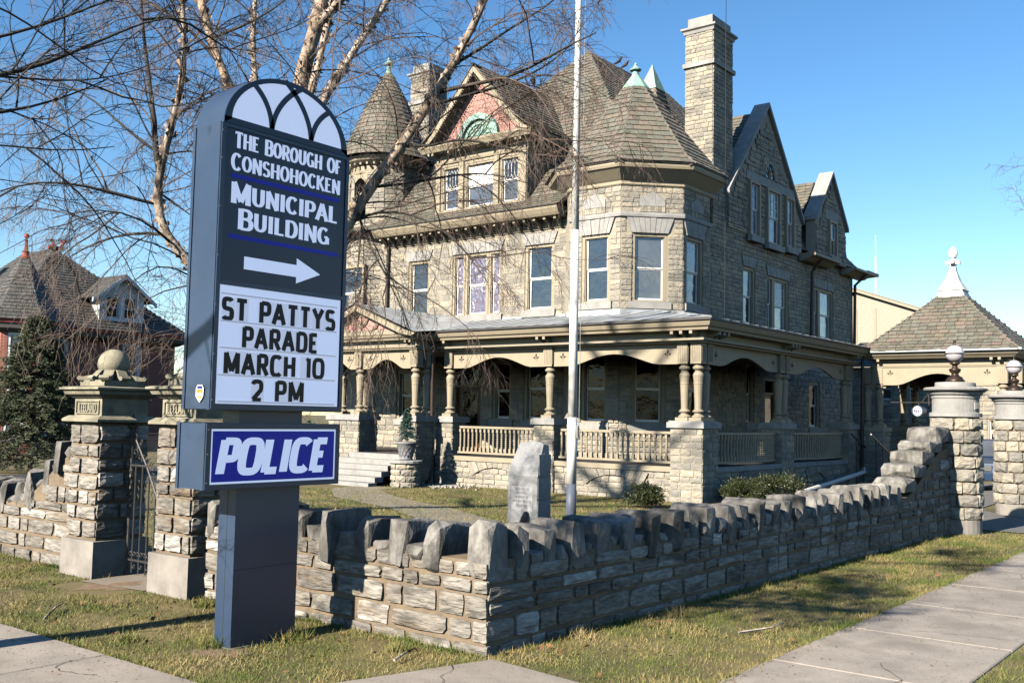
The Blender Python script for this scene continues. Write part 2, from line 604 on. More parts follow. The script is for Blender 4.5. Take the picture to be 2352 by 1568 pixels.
def slate_face(store, BL, BR, TR, TL, exp=0.21, w=(0.24, 0.36), thick=0.03):
    BL, BR, TR, TL = map(lambda q: V(*q), (BL, BR, TR, TL))
    a = unit(BR - BL)
    mid = (TL + TR) / 2 - BL
    up = mid - a * (a @ mid)
    Lh = np.linalg.norm(up)
    up = up / Lh
    n = np.cross(a, up)
    rows = max(1, round(Lh / exp))
    e = Lh / rows
    wid = np.linalg.norm(BR - BL)
    tl, tr = a @ (TL - BL), a @ (TR - BL)
    for j in range(rows):
        t = (j + 0.25) / rows
        L, R = tl * t, wid + (tr - wid) * t
        x = L - RNG.uniform(0, w[0])
        while x < R:
            y = x + RNG.uniform(*w)
            p, q = max(x, L), min(y, R)
            if q - p > 0.05:
                o = BL + a * (p + q) / 2 + up * (j * e) + n * 0.012
                o = o + up * RNG.normal(0, .006) + n * RNG.uniform(0, .006)
                tw_ = RNG.normal(0, .012) if RNG.random() > .03 else RNG.normal(0, .06)
                store.add(m4(o, (a + up * tw_) * (q - p - 0.008), (up - a * tw_) * (e * 1.18), n * thick), (q - p) * e, n)
            x = y


def ridge_caps(parent, p, q, m, r=0.09, step=0.35, name='hip_tile'):
    p, q = V(*p), V(*q)
    L = np.linalg.norm(q - p)
    t = (q - p) / L
    n = max(2, int(L / step))
    mb = MB()
    side = unit(np.cross(t, UP) + 1e-6)
    nrm = unit(np.cross(side, t))
    if nrm[2] < 0:
        nrm = -nrm
    for i in range(n):
        a = p + (q - p) * i / n
        b = p + (q - p) * (i + 1.12) / n
        la, lb = 0.03, 0.012
        mb.add([a - side * r - nrm * r * .7, a + nrm * la, a + side * r - nrm * r * .7, b - side * r * .9 - nrm * r * .75, b + nrm * lb, b + side * r * .9 - nrm * r * .75],
               [(0, 1, 4, 3), (1, 2, 5, 4), (0, 2, 1), (3, 4, 5)])
    return mb.build(name, m, parent)


def window(parent, fr, s0, s1, h0, h1, pane='pane', trim='trim', split=0.5, sill=True, tw=0.11, upper=None, sash='white', lattice=0, name='window', side_bars=0):
    """sash window filling the opening s0..s1, h0..h1 of a wall face at d = 0"""
    mb = MB()
    mb.box(fr, s0, s0 + tw, h0, h1, -0.19, -0.02).box(fr, s1 - tw, s1, h0, h1, -0.19, -0.02)
    mb.box(fr, s0 + tw, s1 - tw, h1 - tw, h1, -0.19, -0.02).box(fr, s0 + tw, s1 - tw, h0, h0 + 0.05, -0.19, -0.0)
    mb.box(fr, s0 + tw, s0 + tw + 0.03, h0 + .05, h1 - tw, -0.19, -0.06).box(fr, s1 - tw - .03, s1 - tw, h0 + .05, h1 - tw, -0.19, -0.06)
    wo = mb.build(name, MT[trim], parent)
    a, b, c, e = s0 + tw + 0.03, s1 - tw - 0.03, h0 + 0.05, h1 - tw
    m = c + (e - c) * split
    st = 0.045
    for k, (z0, z1, d) in enumerate(((c, m, -0.135), (m, e, -0.105))):
        f = MB()
        f.box(fr, a, a + st, z0, z1, d - .03, d).box(fr, b - st, b, z0, z1, d - .03, d)
        f.box(fr, a + st, b - st, z0, z0 + (0.075 if k == 0 else 0.04), d - .03, d).box(fr, a + st, b - st, z1 - 0.04, z1, d - .03, d)
        if lattice and k == 1:
            n = 4
            wd = (b - a - 2 * st) / n
            for i in range(1, n):
                f.box(fr, a + st + wd * i - .009, a + st + wd * i + .009, z0 + .2, z1 - .2, d - .02, d - .004)
            for i in range(n):
                for (x0, y0, x1, y1) in ((i, .04, i + .5, .2), (i + 1, .04, i + .5, .2)):
                    pass
                x = a + st + wd * i
                for zz, s_ in ((z1 - .2, 1), (z0 + .2, -1)):
                    f.tube([fr.p(x, zz, d - .012), fr.p(x + wd / 2, zz + s_ * .15, d - .012)], .009, 4)
                    f.tube([fr.p(x + wd, zz, d - .012), fr.p(x + wd / 2, zz + s_ * .15, d - .012)], .009, 4)
        if side_bars and k == 1:
            for i in range(1, 3):
                x = a + (b - a) * i / 3
                f.box(fr, x - .012, x + .012, z0 + .04, z1 - .04, d - .03, d - .003)
            for i in range(1, 3):
                zz = z0 + (z1 - z0) * i / 3
                f.box(fr, a + st, b - st, zz - .012, zz + .012, d - .03, d - .004)
        f.build('sash', MT[sash], wo)
        pm = (upper or pane) if k == 1 else pane
        MB().quad(fr.p(a + .02, z0 + .02, d - .022), fr.p(b - .02, z0 + .02, d - .022), fr.p(b - .02, z1 - .02, d - .022), fr.p(a + .02, z1 - .02, d - .022)).build('pane', MT[pm], wo)
    if sill:
        MB().box(fr, s0 - .1, s1 + .1, h0 - .23, h0 - 0.002, -0.1, 0.085).build('sill', MT['lime'], wo)
    return wo


def flat_arch(parent, fr, s0, s1, h0, h1, n=7, splay=0.22, d=(0.0, 0.055), m='lime', name='lintel_stone'):
    """splayed flat arch of separate wedge stones"""
    for i in range(n):
        a, b = i / n, (i + 1) / n
        g = 0.006
        p = [(s0 + (s1 - s0) * a + g, h0), (s0 + (s1 - s0) * b - g, h0), (s0 - splay + (s1 - s0 + 2 * splay) * b - g, h1), (s0 - splay + (s1 - s0 + 2 * splay) * a + g, h1)]
        MB().prism(fr, p, d[0], d[1] + RNG.uniform(-.008, .01)).build(name, MT[m], parent)


# ------------------------------------------------------------------ ground
def smooth(t):
    t = np.clip(t, 0, 1)
    return t * t * (3 - 2 * t)


def tz(x, y):
    x, y = np.asarray(x, float), np.asarray(y, float)
    return -0.5 * smooth((x - 0.6) / 14.5) * smooth((y - 0.4) / 6.0)


def gridmesh(xs, ys, zf):
    X, Y = np.meshgrid(xs, ys, indexing='ij')
    v = np.stack([X, Y, zf(X, Y)], -1).reshape(-1, 3)
    n, k = len(xs), len(ys)
    i = np.arange(n - 1)[:, None] * k + np.arange(k - 1)[None]
    return v, np.stack([i, i + k, i + k + 1, i + 1], -1).reshape(-1, 4)


MT['soil'] = M('lawn_soil', (0.19, 0.155, 0.07), var=0.45, ns=1.3, bump=0.6, bs=40, stain=((0.085, 0.10, 0.03), 0.7, 0.52))
MT['asphalt'] = M('asphalt', (0.075, 0.073, 0.07), var=0.25, ns=2, bump=0.4, bs=90)
MT['drive'] = M('driveway_paving', (0.22, 0.215, 0.205), var=0.2, ns=3, bump=0.4, bs=80)
MT['walk'] = M('path_concrete', (0.36, 0.315, 0.25), var=0.15, ns=3, bump=0.3, bs=80)
ax = np.unique(np.concatenate([np.linspace(-400, -20, 12), np.arange(-20, 45, 0.5), np.linspace(45, 900, 22)]))
ay = np.unique(np.concatenate([np.linspace(-400, -20, 12), np.arange(-20, 50, 0.5), np.linspace(50, 900, 22)]))
v, f = gridmesh(ax, ay, lambda x, y: tz(x, y))
g = link(bpy.data.objects.new('ground', mesh_from('ground', v, f, MT['soil'], True)), None)
g['kind'] = 'structure'


def strip(name, left, right, m, lift=0.006, n=40):
    """sheet between two polylines laid on the terrain"""
    def res(P):
        P = np.array(P, float)
        d = np.concatenate([[0], np.cumsum(np.linalg.norm(np.diff(P, axis=0), axis=1))])
        t = np.linspace(0, d[-1], n)
        return np.stack([np.interp(t, d, P[:, 0]), np.interp(t, d, P[:, 1])], 1)
    a, b = res(left), res(right)
    rows = [a + (b - a) * k / 4 for k in range(5)]
    v = np.concatenate([np.column_stack([r, tz(r[:, 0], r[:, 1]) + lift]) for r in rows])
    i = np.arange(4)[:, None] * n + np.arange(n - 1)[None]
    f = np.stack([i, i + n, i + n + 1, i + 1], -1).reshape(-1, 4)
    o = link(bpy.data.objects.new(name, mesh_from(name, v, f, m)), None)
    o['kind'] = 'structure'
    return o


strip('garden_path', [(3.0, 4.6), (5.5, 6.1), (8.2, 8.3), (10.4, 11.4), (12.0, 15.0), (14.5, 17.9), (16.2, 18.2)], [(3.0, 3.4), (6.3, 5.1), (9.6, 7.6), (12.0, 11.0), (13.6, 14.3), (15.2, 16.6), (16.2, 16.9)][::1], MT['walk'], 0.012)
strip('gate_path', [(-.42, 4.86), (0.6, 4.9), (3.2, 4.6)], [(-.3, 3.95), (0.6, 3.95), (3.2, 3.4)], MT['walk'], 0.008)
strip('driveway', [(12.1, -8.0), (12.1, -0.3), (13.0, 3.0), (22.0, 4.4), (42.0, 4.4)], [(15.1, -8.0), (15.1, -0.3), (16.5, 0.6), (23.0, 0.9), (42.0, 0.9)], MT['drive'], 0.016)
strip('road', [(-30, 19.5), (8.0, 19.5), (16, 25.0), (40, 27.0)], [(-30, 23.5), (6.0, 23.5), (14.0, 29.5), (40, 31.5)], MT['asphalt'], 0.01)


def slabs(name, label_poly_list, m):
    root = bpy.data.objects.new(name, None)
    COL.objects.link(root); BASE[root.name] = V(0, 0, 0)
    root['kind'] = 'structure'
    for P in label_poly_list:
        c = np.mean(np.array(P), 0)
        Q = [tuple(c + (V(*q) - c) * (1 - 0.006 / max(0.2, np.linalg.norm(V(*q) - c)))) for q in P]
        n = len(Q)
        zt = 0.018 + RNG.uniform(-.002, .002)
        inn = [tuple(c + (V(*q) - c) * (1 - 0.02 / max(0.2, np.linalg.norm(V(*q) - c)))) for q in P]
        vs = [(*q, zt) for q in inn] + [(*q, zt - 0.008) for q in Q] + [(*q, -0.1) for q in Q]
        fs = [tuple(range(n))]
        for k in (0, n):
            fs += [(k + i, k + n + i, k + n + (i + 1) % n, k + (i + 1) % n) for i in range(n)]
        MB().add(vs, [tuple(reversed(q)) if False else q for q in fs]).build('slab', m, root)
    return root


def rect(x0, x1, y0, y1):
    return [(x0, y0), (x1, y0), (x1, y1), (x0, y1)]


sl_ = [rect(-3.12, -1.87, y, y + 1.5) for y in np.arange(0.35, 12, 1.5)]
sl_ += [rect(-3.12, -1.87, y, y + 1.97) for y in (-1.62,)]
slabs('sidewalk', sl_, MT['concrete'])
sl_ = [rect(x, min(x + 1.52, 12.0), -2.9, -1.63) for x in np.arange(-0.32, 11.9, 1.52)] + [rect(x, x + 1.52, -2.9, -1.63) for x in np.arange(15.1, 34, 1.52)]
sl_ += [[(-1.86, -2.9), (-0.33, -2.9), (-0.33, -1.63), (-1.86, -1.63)]]
slabs('side_street_sidewalk', sl_, MT['concrete'])
slabs('corner_pavement', [[(-0.33, -1.615), (-0.14, -0.16), (-0.9, 0.06), (-1.86, 0.34), (-1.86, -1.615)]], MT['concrete'])
MB().wbox(-6.5, 40, -4.55, -4.4, -0.1, 0.13).build('kerb', MT['plinth'])['kind'] = 'structure'


# ------------------------------------------------------------------ garden walls
def garden_wall(label, o, n, L, body, prof, seed, merlon=(0.15, 0.23), gap=(0.12, 0.2), thick=0.44, extra=(), cope=(0.0, None)):
    """body(s): height of the coursed stonework; prof(s): height of the standing cope stones"""
    fr = Fr(o, n)
    rng = np.random.default_rng(seed)
    t = thing('stone_wall', label, 'wall', tuple(fr.o), 'rough stone garden walls')
    ss = np.linspace(0, L, 24)
    MB().strip_prism(fr, [(s, body(s)) for s in ss], [(s, -0.15) for s in ss], -thick, 0.0).build('mortar_core', MT['gmortar'], t)
    st = Store('wall_stone', BLOCKS, MT['gstone'], 'stone')
    hmax = max(body(s) for s in ss)
    rects = ashlar(-.02, L + .03, -0.04, hmax, ch=(0.09, 0.19), w=(0.14, 0.6), joint=0.02, inside=lambda s, h: h <= body(min(max(s, 0), L)) + 0.045, rng=rng)
    for (a, b, c, e) in rects:
        m_ = 0.008
        st.add(m4(fr.p((a + b) / 2, (c + e) / 2, 0.0), fr.a * (b - a) * rng.uniform(.92, 1.01) + UP * rng.uniform(-.012, .012), -fr.n * rng.uniform(.016, .038), UP * (e - c) * rng.uniform(.84, 1.06)), (b - a) * (e - c), fr.n)
    # back face, plain
    fb = Fr(fr.p(L, 0, -thick), -fr.n)
    for (a, b, c, e) in ashlar(0.0, L, 0.0, 0.6, ch=(.14, .2), w=(.3, .6), joint=.04, rng=rng):
        st.add(m4(fb.p((a + b) / 2, (c + e) / 2), fb.a * (b - a), -fb.n * .03, UP * (e - c)), (b - a) * (e - c), fb.n)
    st.finish(t, 290, 'rubble')
    s = cope[0] + rng.uniform(0.0, 0.06)
    k = 0
    Lc = cope[1] or L
    while s < Lc - 0.05:
        tall = k % 2 == 0
        w = rng.uniform(*(merlon if tall else gap))
        if s + w > Lc:
            break
        hb = body(s + w / 2)
        top = prof(s + w / 2) + rng.uniform(-.035, .03) if tall else hb + rng.uniform(.05, .11)
        bot = hb - (rng.uniform(.1, .2) if tall else .04)
        th = thick + rng.uniform(-.02, .07)
        c = fr.p(s + w / 2, (top + bot) / 2, -thick / 2 + rng.uniform(0, .035) + (0.015 if tall else 0.0))
        o_ = bpy.data.objects.new('cope_stone', shared('cope_stone', CUBES, int(rng.integers(len(CUBES))), MT['gcope']))
        link(o_, t)
        q = m4(c - BASE[t.name], fr.a * w * .98 + UP * rng.uniform(-.02, .02), -fr.n * th, UP * (top - bot) + fr.a * rng.uniform(-.02, .02))
        o_.matrix_basis = Matrix(q.tolist())
        s += w + 0.012
        k += 1
    for (s0, s1, h0, h1, d0, d1) in extra:
        o_ = bpy.data.objects.new('cope_stone', shared('cope_stone', CUBES, int(rng.integers(len(CUBES))), MT['gcope']))
        link(o_, t)
        o_.matrix_basis = Matrix(m4(fr.p((s0 + s1) / 2, (h0 + h1) / 2, (d0 + d1) / 2) - BASE[t.name], fr.a * (s1 - s0), -fr.n * (d1 - d0), UP * (h1 - h0)).tolist())
    return t


flat = lambda h: (lambda s: h)
garden_wall('sunlit rough stone wall with standing cope stones between the street corner and the iron gate', (-0.08, 3.32, 0), (-1, 0, 0), 3.365, flat(0.66), flat(0.915), 11, (0.12, 0.175), (0.17, 0.26), extra=[(3.16, 3.39, 0.52, 0.945, -0.26, 0.03)], cope=(0, 3.15))
dr = unit(V(11.1, -0.22, 0))
nr = V(dr[1], -dr[0], 0)
bodyR = lambda s: 0.64 + 0.72 * float(smooth((s - 8.9) / 2.2))
steps_ = []
for s0, s1, a, b in ((9.0, 9.55, .74, .95), (9.35, 9.95, .93, 1.14), (9.75, 10.35, 1.1, 1.32), (10.1, 10.75, 1.28, 1.47), (10.5, 11.2, 1.42, 1.68)):
    steps_.append((s0, s1, a, b, -0.46, 0.05))
garden_wall('long shaded stone wall along the side street sidewalk, stepping up to the round lamp pillar', (-0.08, -0.045, 0), nr, 11.15, bodyR, lambda s: 0.87 if s < 8.9 else bodyR(s) + .02, 12, (0.15, 0.24), (0.1, 0.17), extra=steps_, cope=(0.28, 9.0))
bodyL = lambda s: 0.62 + 0.66 * float(smooth((s - 2.6) / 1.5))
garden_wall('stone wall left of the iron gate, sweeping up to the ball-topped pillar', (-0.08, 9.6, 0), (-1, 0, 0), 4.1, bodyL, lambda s: bodyL(s) + 0.24, 13, (0.11, 0.17), (0.13, 0.2))

SF = {}


def arcp(cx, cy, rx, ry, a0, a1, n=14, e=2.0):
    out = []
    for i in range(n + 1):
        t = math.radians(a0 + (a1 - a0) * i / n)
        c, s = math.cos(t), math.sin(t)
        out.append((cx + rx * math.copysign(abs(c) ** (2 / e), c), cy + ry * math.copysign(abs(s) ** (2 / e), s)))
    return out


def glyphs(e=2.0):
    G = {}
    G['A'] = (.78, [[(.06, 0), (.39, 1)], [(.39, 1), (.72, 0)], [(.17, .33), (.61, .33)]])
    G['B'] = (.70, [[(.12, 0), (.12, 1)], [(.12, .96), (.36, .96)] + arcp(.38, .745, .21, .215, 90, -90, 8, e) + [(.12, .53)], [(.12, .53), (.38, .53)] + arcp(.40, .285, .24, .245, 90, -90, 8, e) + [(.12, .04)]])
    G['C'] = (.72, [arcp(.38, .5, .30, .46, 42, 318, 22, e)])
    G['D'] = (.74, [[(.12, 0), (.12, 1)], [(.12, .96), (.34, .96)] + arcp(.36, .5, .30, .46, 90, -90, 14, e) + [(.12, .04)]])
    G['E'] = (.60, [[(.12, 0), (.12, 1)], [(.12, .95), (.55, .95)], [(.12, .52), (.46, .52)], [(.12, .05), (.56, .05)]])
    G['F'] = (.56, [[(.12, 0), (.12, 1)], [(.12, .95), (.54, .95)], [(.12, .52), (.44, .52)]])
    G['G'] = (.76, [arcp(.38, .5, .30, .46, 45, 300, 22, e), [(.64, .02), (.64, .42)], [(.44, .44), (.68, .44)]])
    G['H'] = (.76, [[(.12, 0), (.12, 1)], [(.64, 0), (.64, 1)], [(.12, .51), (.64, .51)]])
    G['I'] = (.30, [[(.15, 0), (.15, 1)]])
    G['K'] = (.74, [[(.12, 0), (.12, 1)], [(.64, 1), (.14, .42)], [(.28, .58), (.68, 0)]])
    G['L'] = (.58, [[(.12, 0), (.12, 1)], [(.12, .05), (.56, .05)]])
    G['M'] = (.95, [[(.12, 0), (.12, 1)], [(.12, 1), (.475, .12)], [(.83, 1), (.475, .12)], [(.83, 0), (.83, 1)]])
    G['N'] = (.78, [[(.12, 0), (.12, 1)], [(.12, 1), (.66, 0)], [(.66, 0), (.66, 1)]])
    G['O'] = (.78, [arcp(.39, .5, .31, .46, 0, 360, 28, e)])
    G['P'] = (.66, [[(.12, 0), (.12, 1)], [(.12, .96), (.36, .96)] + arcp(.37, .70, .22, .26, 90, -90, 10, e) + [(.12, .44)]])
    G['R'] = (.72, [[(.12, 0), (.12, 1)], [(.12, .96), (.36, .96)] + arcp(.37, .72, .22, .24, 90, -90, 10, e) + [(.12, .48)], [(.36, .48), (.66, 0)]])
    G['S'] = (.64, [arcp(.32, .735, .22, .225, 25, 262, 14, e) + arcp(.32, .27, .24, .23, 82, -155, 14, e)])
    G['T'] = (.66, [[(.33, 0), (.33, 1)], [(.04, .95), (.62, .95)]])
    G['U'] = (.76, [[(.13, 1), (.13, .35)] + arcp(.38, .34, .25, .30, 180, 360, 14, e) + [(.63, 1)]])
    G['Y'] = (.74, [[(.06, 1), (.37, .48)], [(.68, 1), (.37, .48)], [(.37, .5), (.37, 0)]])
    G['0'] = G['O']
    G['1'] = (.34, [[(.2, 0), (.2, 1)], [(.05, .84), (.2, .97)]])
    G['2'] = (.66, [arcp(.33, .70, .24, .255, 165, -30, 14, e) + [(.1, .06)], [(.08, .05), (.58, .05)]])
    G['-'] = (.40, [[(.06, .45), (.34, .45)]])
    G['&'] = (.7, [arcp(.3, .75, .16, .2, 0, 360, 12), arcp(.3, .28, .22, .24, 0, 360, 14)])
    G[' '] = (.42, [])
    return G


def stroke(mb, fr, pts, thick, thin, s, h, sx, cap, slant, d):
    """flat pen stroke with width depending on direction"""
    P = np.array(pts, float)
    if len(P) < 2:
        return
    X = np.column_stack([P[:, 0] * sx, P[:, 1] * cap])
    T = np.empty_like(X)
    T[1:-1] = X[2:] - X[:-2]; T[0] = X[1] - X[0]; T[-1] = X[-1] - X[-2]
    if np.linalg.norm(X[0] - X[-1]) < 1e-6:
        T[0] = T[-1] = X[1] - X[-2]
    T /= np.linalg.norm(T, axis=1, keepdims=True) + 1e-9
    Nn = np.column_stack([-T[:, 1], T[:, 0]])
    w = (thin + (thick - thin) * np.abs(T[:, 1]) ** 1.5) * cap / 2
    A, B = X + Nn * w[:, None], X - Nn * w[:, None]
    vs, fs = [], []
    for a, b in zip(A, B):
        for q in (a, b):
            vs.append(fr.p(s + q[0] + slant * q[1], h + q[1], d))
    for i in range(len(X) - 1):
        fs.append((2 * i, 2 * i + 1, 2 * i + 3, 2 * i + 2))
    mb.add(vs, fs)


def text(fr, string, s, h, cap, width, thick=.2, thin=.09, serif=False, slant=0.0, d=0.001, e=2.0, big_first=1.0, gap=.10, each=None, narrow=None):
    """lays out capital letters; returns one MB (or calls each(mb, ch) per letter)"""
    key = e
    if key not in SF:
        SF[key] = glyphs(e)
    G = SF[key]
    adv = []
    for i, c in enumerate(string):
        first = big_first if (i == 0 or string[i - 1] == ' ') else 1.0
        adv.append((G[c][0] * first + gap, first))
    tot = sum(a for a, _ in adv) - gap
    sx = width / tot
    mb = MB()
    x = s
    for k, (c, (a, first)) in enumerate(zip(string, adv)):
        cm = MB() if each else mb
        cc = cap * first
        hh = h - (cc - cap) * 0.45
        for j, st in enumerate(G[c][1]):
            dd = d + 0.00012 * j + 0.00005 * (k % 2)
            stroke(cm, fr, st, thick, thin, x, hh, sx * first, cc, slant, dd)
            if serif and len(st) == 2 and abs(st[0][0] - st[1][0]) < .45:
                for (px, py) in st:
                    if py in (0, 1) and abs(st[0][1] - st[1][1]) > .3:
                        q = (px - .14, py - .03 * (1 if py else -1)), (px + .14, py - .03 * (1 if py else -1))
                        stroke(cm, fr, q, .07, .06, x, hh, sx * first, cc, slant, dd + .0003)
            elif serif and len(st) == 2:
                for (px, py) in st:
                    if px > .4 or (c == 'T'):
                        stroke(cm, fr, [(px, py - .12 if py > .5 else py - .03), (px, py + .03 if py > .5 else py + .12)], .07, .06, x, hh, sx * first, cc, slant, dd + .0003)
        if each and G[c][1]:
            each(cm, c, x, sx * (a - gap))
        x += sx * a
    return mb


# ------------------------------------------------------------------ gate pillars, gate
def ball_pillar(label, y0, y1):
    x0, x1 = -0.25, 0.31
    cx, cy = (x0 + x1) / 2, (y0 + y1) / 2
    t = thing('gate_pillar', label, 'gate pillar', (cx, cy, 0), 'square gate pillars with stone balls')
    MB().wbox(x0 - .03, x1 + .03, y0 - .03, y1 + .03, -.1, .37).build('plinth', MT['plinth'], t)
    MB().wbox(x0 + .02, x1 - .02, y0 + .02, y1 - .02, .37, 1.56).build('mortar_core', MT['gmortar'], t)
    st = Store('wall_stone', BLOCKS, MT['gstone'], 'stone')
    for o, n, L in (((x0 + .02, y1 - .02, 0), (-1, 0, 0), y1 - y0 - .04), ((x0 + .02, y0 + .02, 0), (0, -1, 0), x1 - x0 - .04), ((x1 - .02, y0 + .02, 0), (1, 0, 0), y1 - y0 - .04), ((x1 - .02, y1 - .02, 0), (0, 1, 0), x1 - x0 - .04)):
        lay(st, Fr(o, n), ashlar(-.02, L + .02, .39, 1.55, ch=(.11, .21), w=(.17, .4), joint=.028), .035)
    st.finish(t, 200, 'rubble')
    cap = MB()
    sq = [(x0, y1), (x0, y0), (x1, y0), (x1, y1)]
    cap.sweep(sq, [(-.2, 1.55), (.07, 1.57), (.07, 1.595), (.02, 1.63), (-.2, 1.63)], close=True)
    cap.sweep(sq, [(-.2, 1.62), (-.02, 1.62), (-.02, 1.815), (-.2, 1.815)], close=True)
    cap.sweep(sq, [(-.2, 1.81), (.0, 1.815), (.03, 1.84), (.055, 1.85), (.07, 1.885), (.1, 1.90), (.1, 1.92), (.06, 1.93), (-.2, 1.945)], close=True)
    co = cap.build('capital', MT['brown'], t)
    MB().wbox(x0 + .05, x1 - .05, y0 + .05, y1 - .05, 1.94, 2.0).build('scroll_base', MT['brown'], t)
    fr = Fr((x0 + .018, y1, 0), (-1, 0, 0))
    W = y1 - y0
    panel = MB()
    for a, b, c, e in ((.06, W - .06, 1.775, 1.787), (.06, W - .06, 1.648, 1.66), (.06, .072, 1.66, 1.775), (W - .072, W - .06, 1.66, 1.775)):
        panel.box(fr, a, b, c, e, -.01, .012)
    panel.build('panel_border', MT['brown'], co)
    lt = text(fr, 'LEELAND', .12, 1.672, .082, W - .24, .2, .17, d=.010, e=3)
    n0 = len(lt.v)
    lt2 = MB()
    lt2.v, lt2.f = list(lt.v), list(lt.f)
    back = [tuple(V(*q) - fr.n * .012) for q in lt.v]
    lt2.add(back, [tuple(reversed(q)) for q in lt.f])
    for q in lt.f:
        k = len(q)
        for i in range(k):
            a, b = q[i], q[(i + 1) % k]
            lt2.f.append((b, a, a + n0, b + n0))
    lt2.build('raised_lettering', MT['brown'], co)
    # S-scrolls: one at the middle of each side and one per corner
    for k in range(8):
        ang = k * math.pi / 4
        dv = V(math.cos(ang), math.sin(ang), 0)
        sv_ = V(-dv[1], dv[0], 0)
        R = (.25 if k % 2 == 0 else .34)
        pr = [(.08, .115), (.125, .12), (.16, .10), (.195, .06), (R - .035, .036), (R - .005, .048), (R + .015, .022), (R, .0), (R - .06, -.002), (.16, .012), (.08, .02)]
        hw = .05
        m_ = MB()
        n = len(pr)
        vs = [V(cx, cy, 2.0) + dv * a + UP * b + sv_ * hw for a, b in pr] + [V(cx, cy, 2.0) + dv * a + UP * b - sv_ * hw for a, b in pr]
        m_.add(vs, [tuple(range(n)), tuple(range(2 * n - 1, n - 1, -1))] + [(i, i + n, (i + 1) % n + n, (i + 1) % n) for i in range(n)])
        m_.build('scroll', MT['brown'], t)
    MB().lathe((cx, cy, 2.175), [(.158 * math.sin(math.pi * i / 14) + .001, -.158 * math.cos(math.pi * i / 14)) for i in range(15)], 24).build('ball', MT['brown'], t, True)
    return t


ball_pillar('square stone pillar with ball top at the left side of the iron gate', 4.93, 5.50)
ball_pillar('square stone pillar with ball top partly hidden behind the blue sign', 3.31, 3.89)


def scroll(mb, fr, s, h, r, a0, turns, d=0.0, rod=.006, flip=1):
    pts = []
    for i in range(14):
        t = i / 13
        a = a0 + flip * turns * 2 * math.pi * t
        rr = r * (1 - .75 * t)
        pts.append(fr.p(s + rr * math.cos(a), h + rr * math.sin(a), d))
    mb.tube(pts, rod, 4)


gt = thing('iron_gate', 'black wrought iron garden gate with scrollwork between the two stone pillars', 'gate', (0.1, 4.42, 0))
fr = Fr((0.1, 4.93, 0), (-1, 0, 0))
W = 1.0
p_ = MB(); p_.tube([fr.p(.03, .06), fr.p(.03, 1.5)], .018, 8); p_.lathe(fr.p(.03, 1.5), [(.02, 0), (.045, .02), (.05, .04), (.02, .05), (.03, .06), (.022, .1), (.003, .16)], 10)
p_.lathe(fr.p(.03, .03), [(.004, -.04), (.03, -.025), (.035, 0), (.025, .03), (.02, .04)], 10)
for k in range(8):
    p_.lathe(fr.p(.03, .62 + k * .06), [(.018, 0), (.027, .03), (.018, .055)], 6, a0=k * .5)
p_.build('hinge_post', MT['iron'], gt)
MB().tube([fr.p(W - .03, .06), fr.p(W - .03, .92)], .014, 6).build('latch_bar', MT['iron'], gt)
for h in (.16, 1.12):
    MB().box(fr, .03, W - .03, h, h + .018, -.012, .012).build('rail', MT['iron'], gt)
tl = lambda s: 1.44 - 1.35 * (s - .04) if s < .62 else max(.66, .66 - .0 * s)
MB().tube([fr.p(.04, 1.46), fr.p(.32, 1.12), fr.p(.62, .68), fr.p(W - .04, .6)], .011, 6).build('sloping_bar', MT['iron'], gt)
for i in range(7):
    s = .12 + i * .125
    MB().tube([fr.p(s, .04), fr.p(s, 1.12 if s < .34 else max(.62, 1.12 - 1.5 * (s - .32)))], .0085, 6).build('bar', MT['iron'], gt)
def iron_scroll(s, h, r, a0, turns, flip=1):
    q = MB()
    scroll(q, fr, s, h, r, a0, turns, flip=flip)
    q.build('scroll', MT['iron'], gt)


for i in range(7):
    s = .12 + i * .125
    iron_scroll(s + .03, .225, .032, 0, .9)
    iron_scroll(s - .03, .225, .032, math.pi, .9, -1)
    iron_scroll(s + .035, .11, .03, math.pi, .8)
    if i < 4:
        MB().tube([fr.p(s + .06 + .012 * math.sin(j * 1.57), .98 - j * .02) for j in range(12)], .005, 4).build('twisted_rod', MT['iron'], gt)
for s, h, r in ((.09, 1.43, .04), (.14, 1.33, .035), (.1, 1.26, .05), (.18, 1.22, .035), (.24, 1.2, .04), (.2, 1.37, .03), (.3, 1.2, .03), (.37, 1.17, .04), (.44, 1.12, .045), (.42, 1.03, .04), (.5, .98, .045), (.56, .88, .04), (.62, .8, .04), (.5, .85, .03), (.7, .72, .04)):
    iron_scroll(s, h, r, RNG.uniform(0, 6), 1.1, 1 if r > .036 else -1)

# round lamp pillars
MT['bronze'] = M('bronze_lamp_neck', (0.09, 0.06, 0.042), rough=0.4, var=0.3, ns=10, bump=0.05, metal=0.55, spec=0.5)
MT['globe'] = M('frosted_glass_globe', (0.42, 0.39, 0.42), rough=0.18, var=0.08, ns=3, bump=0, spec=0.6)


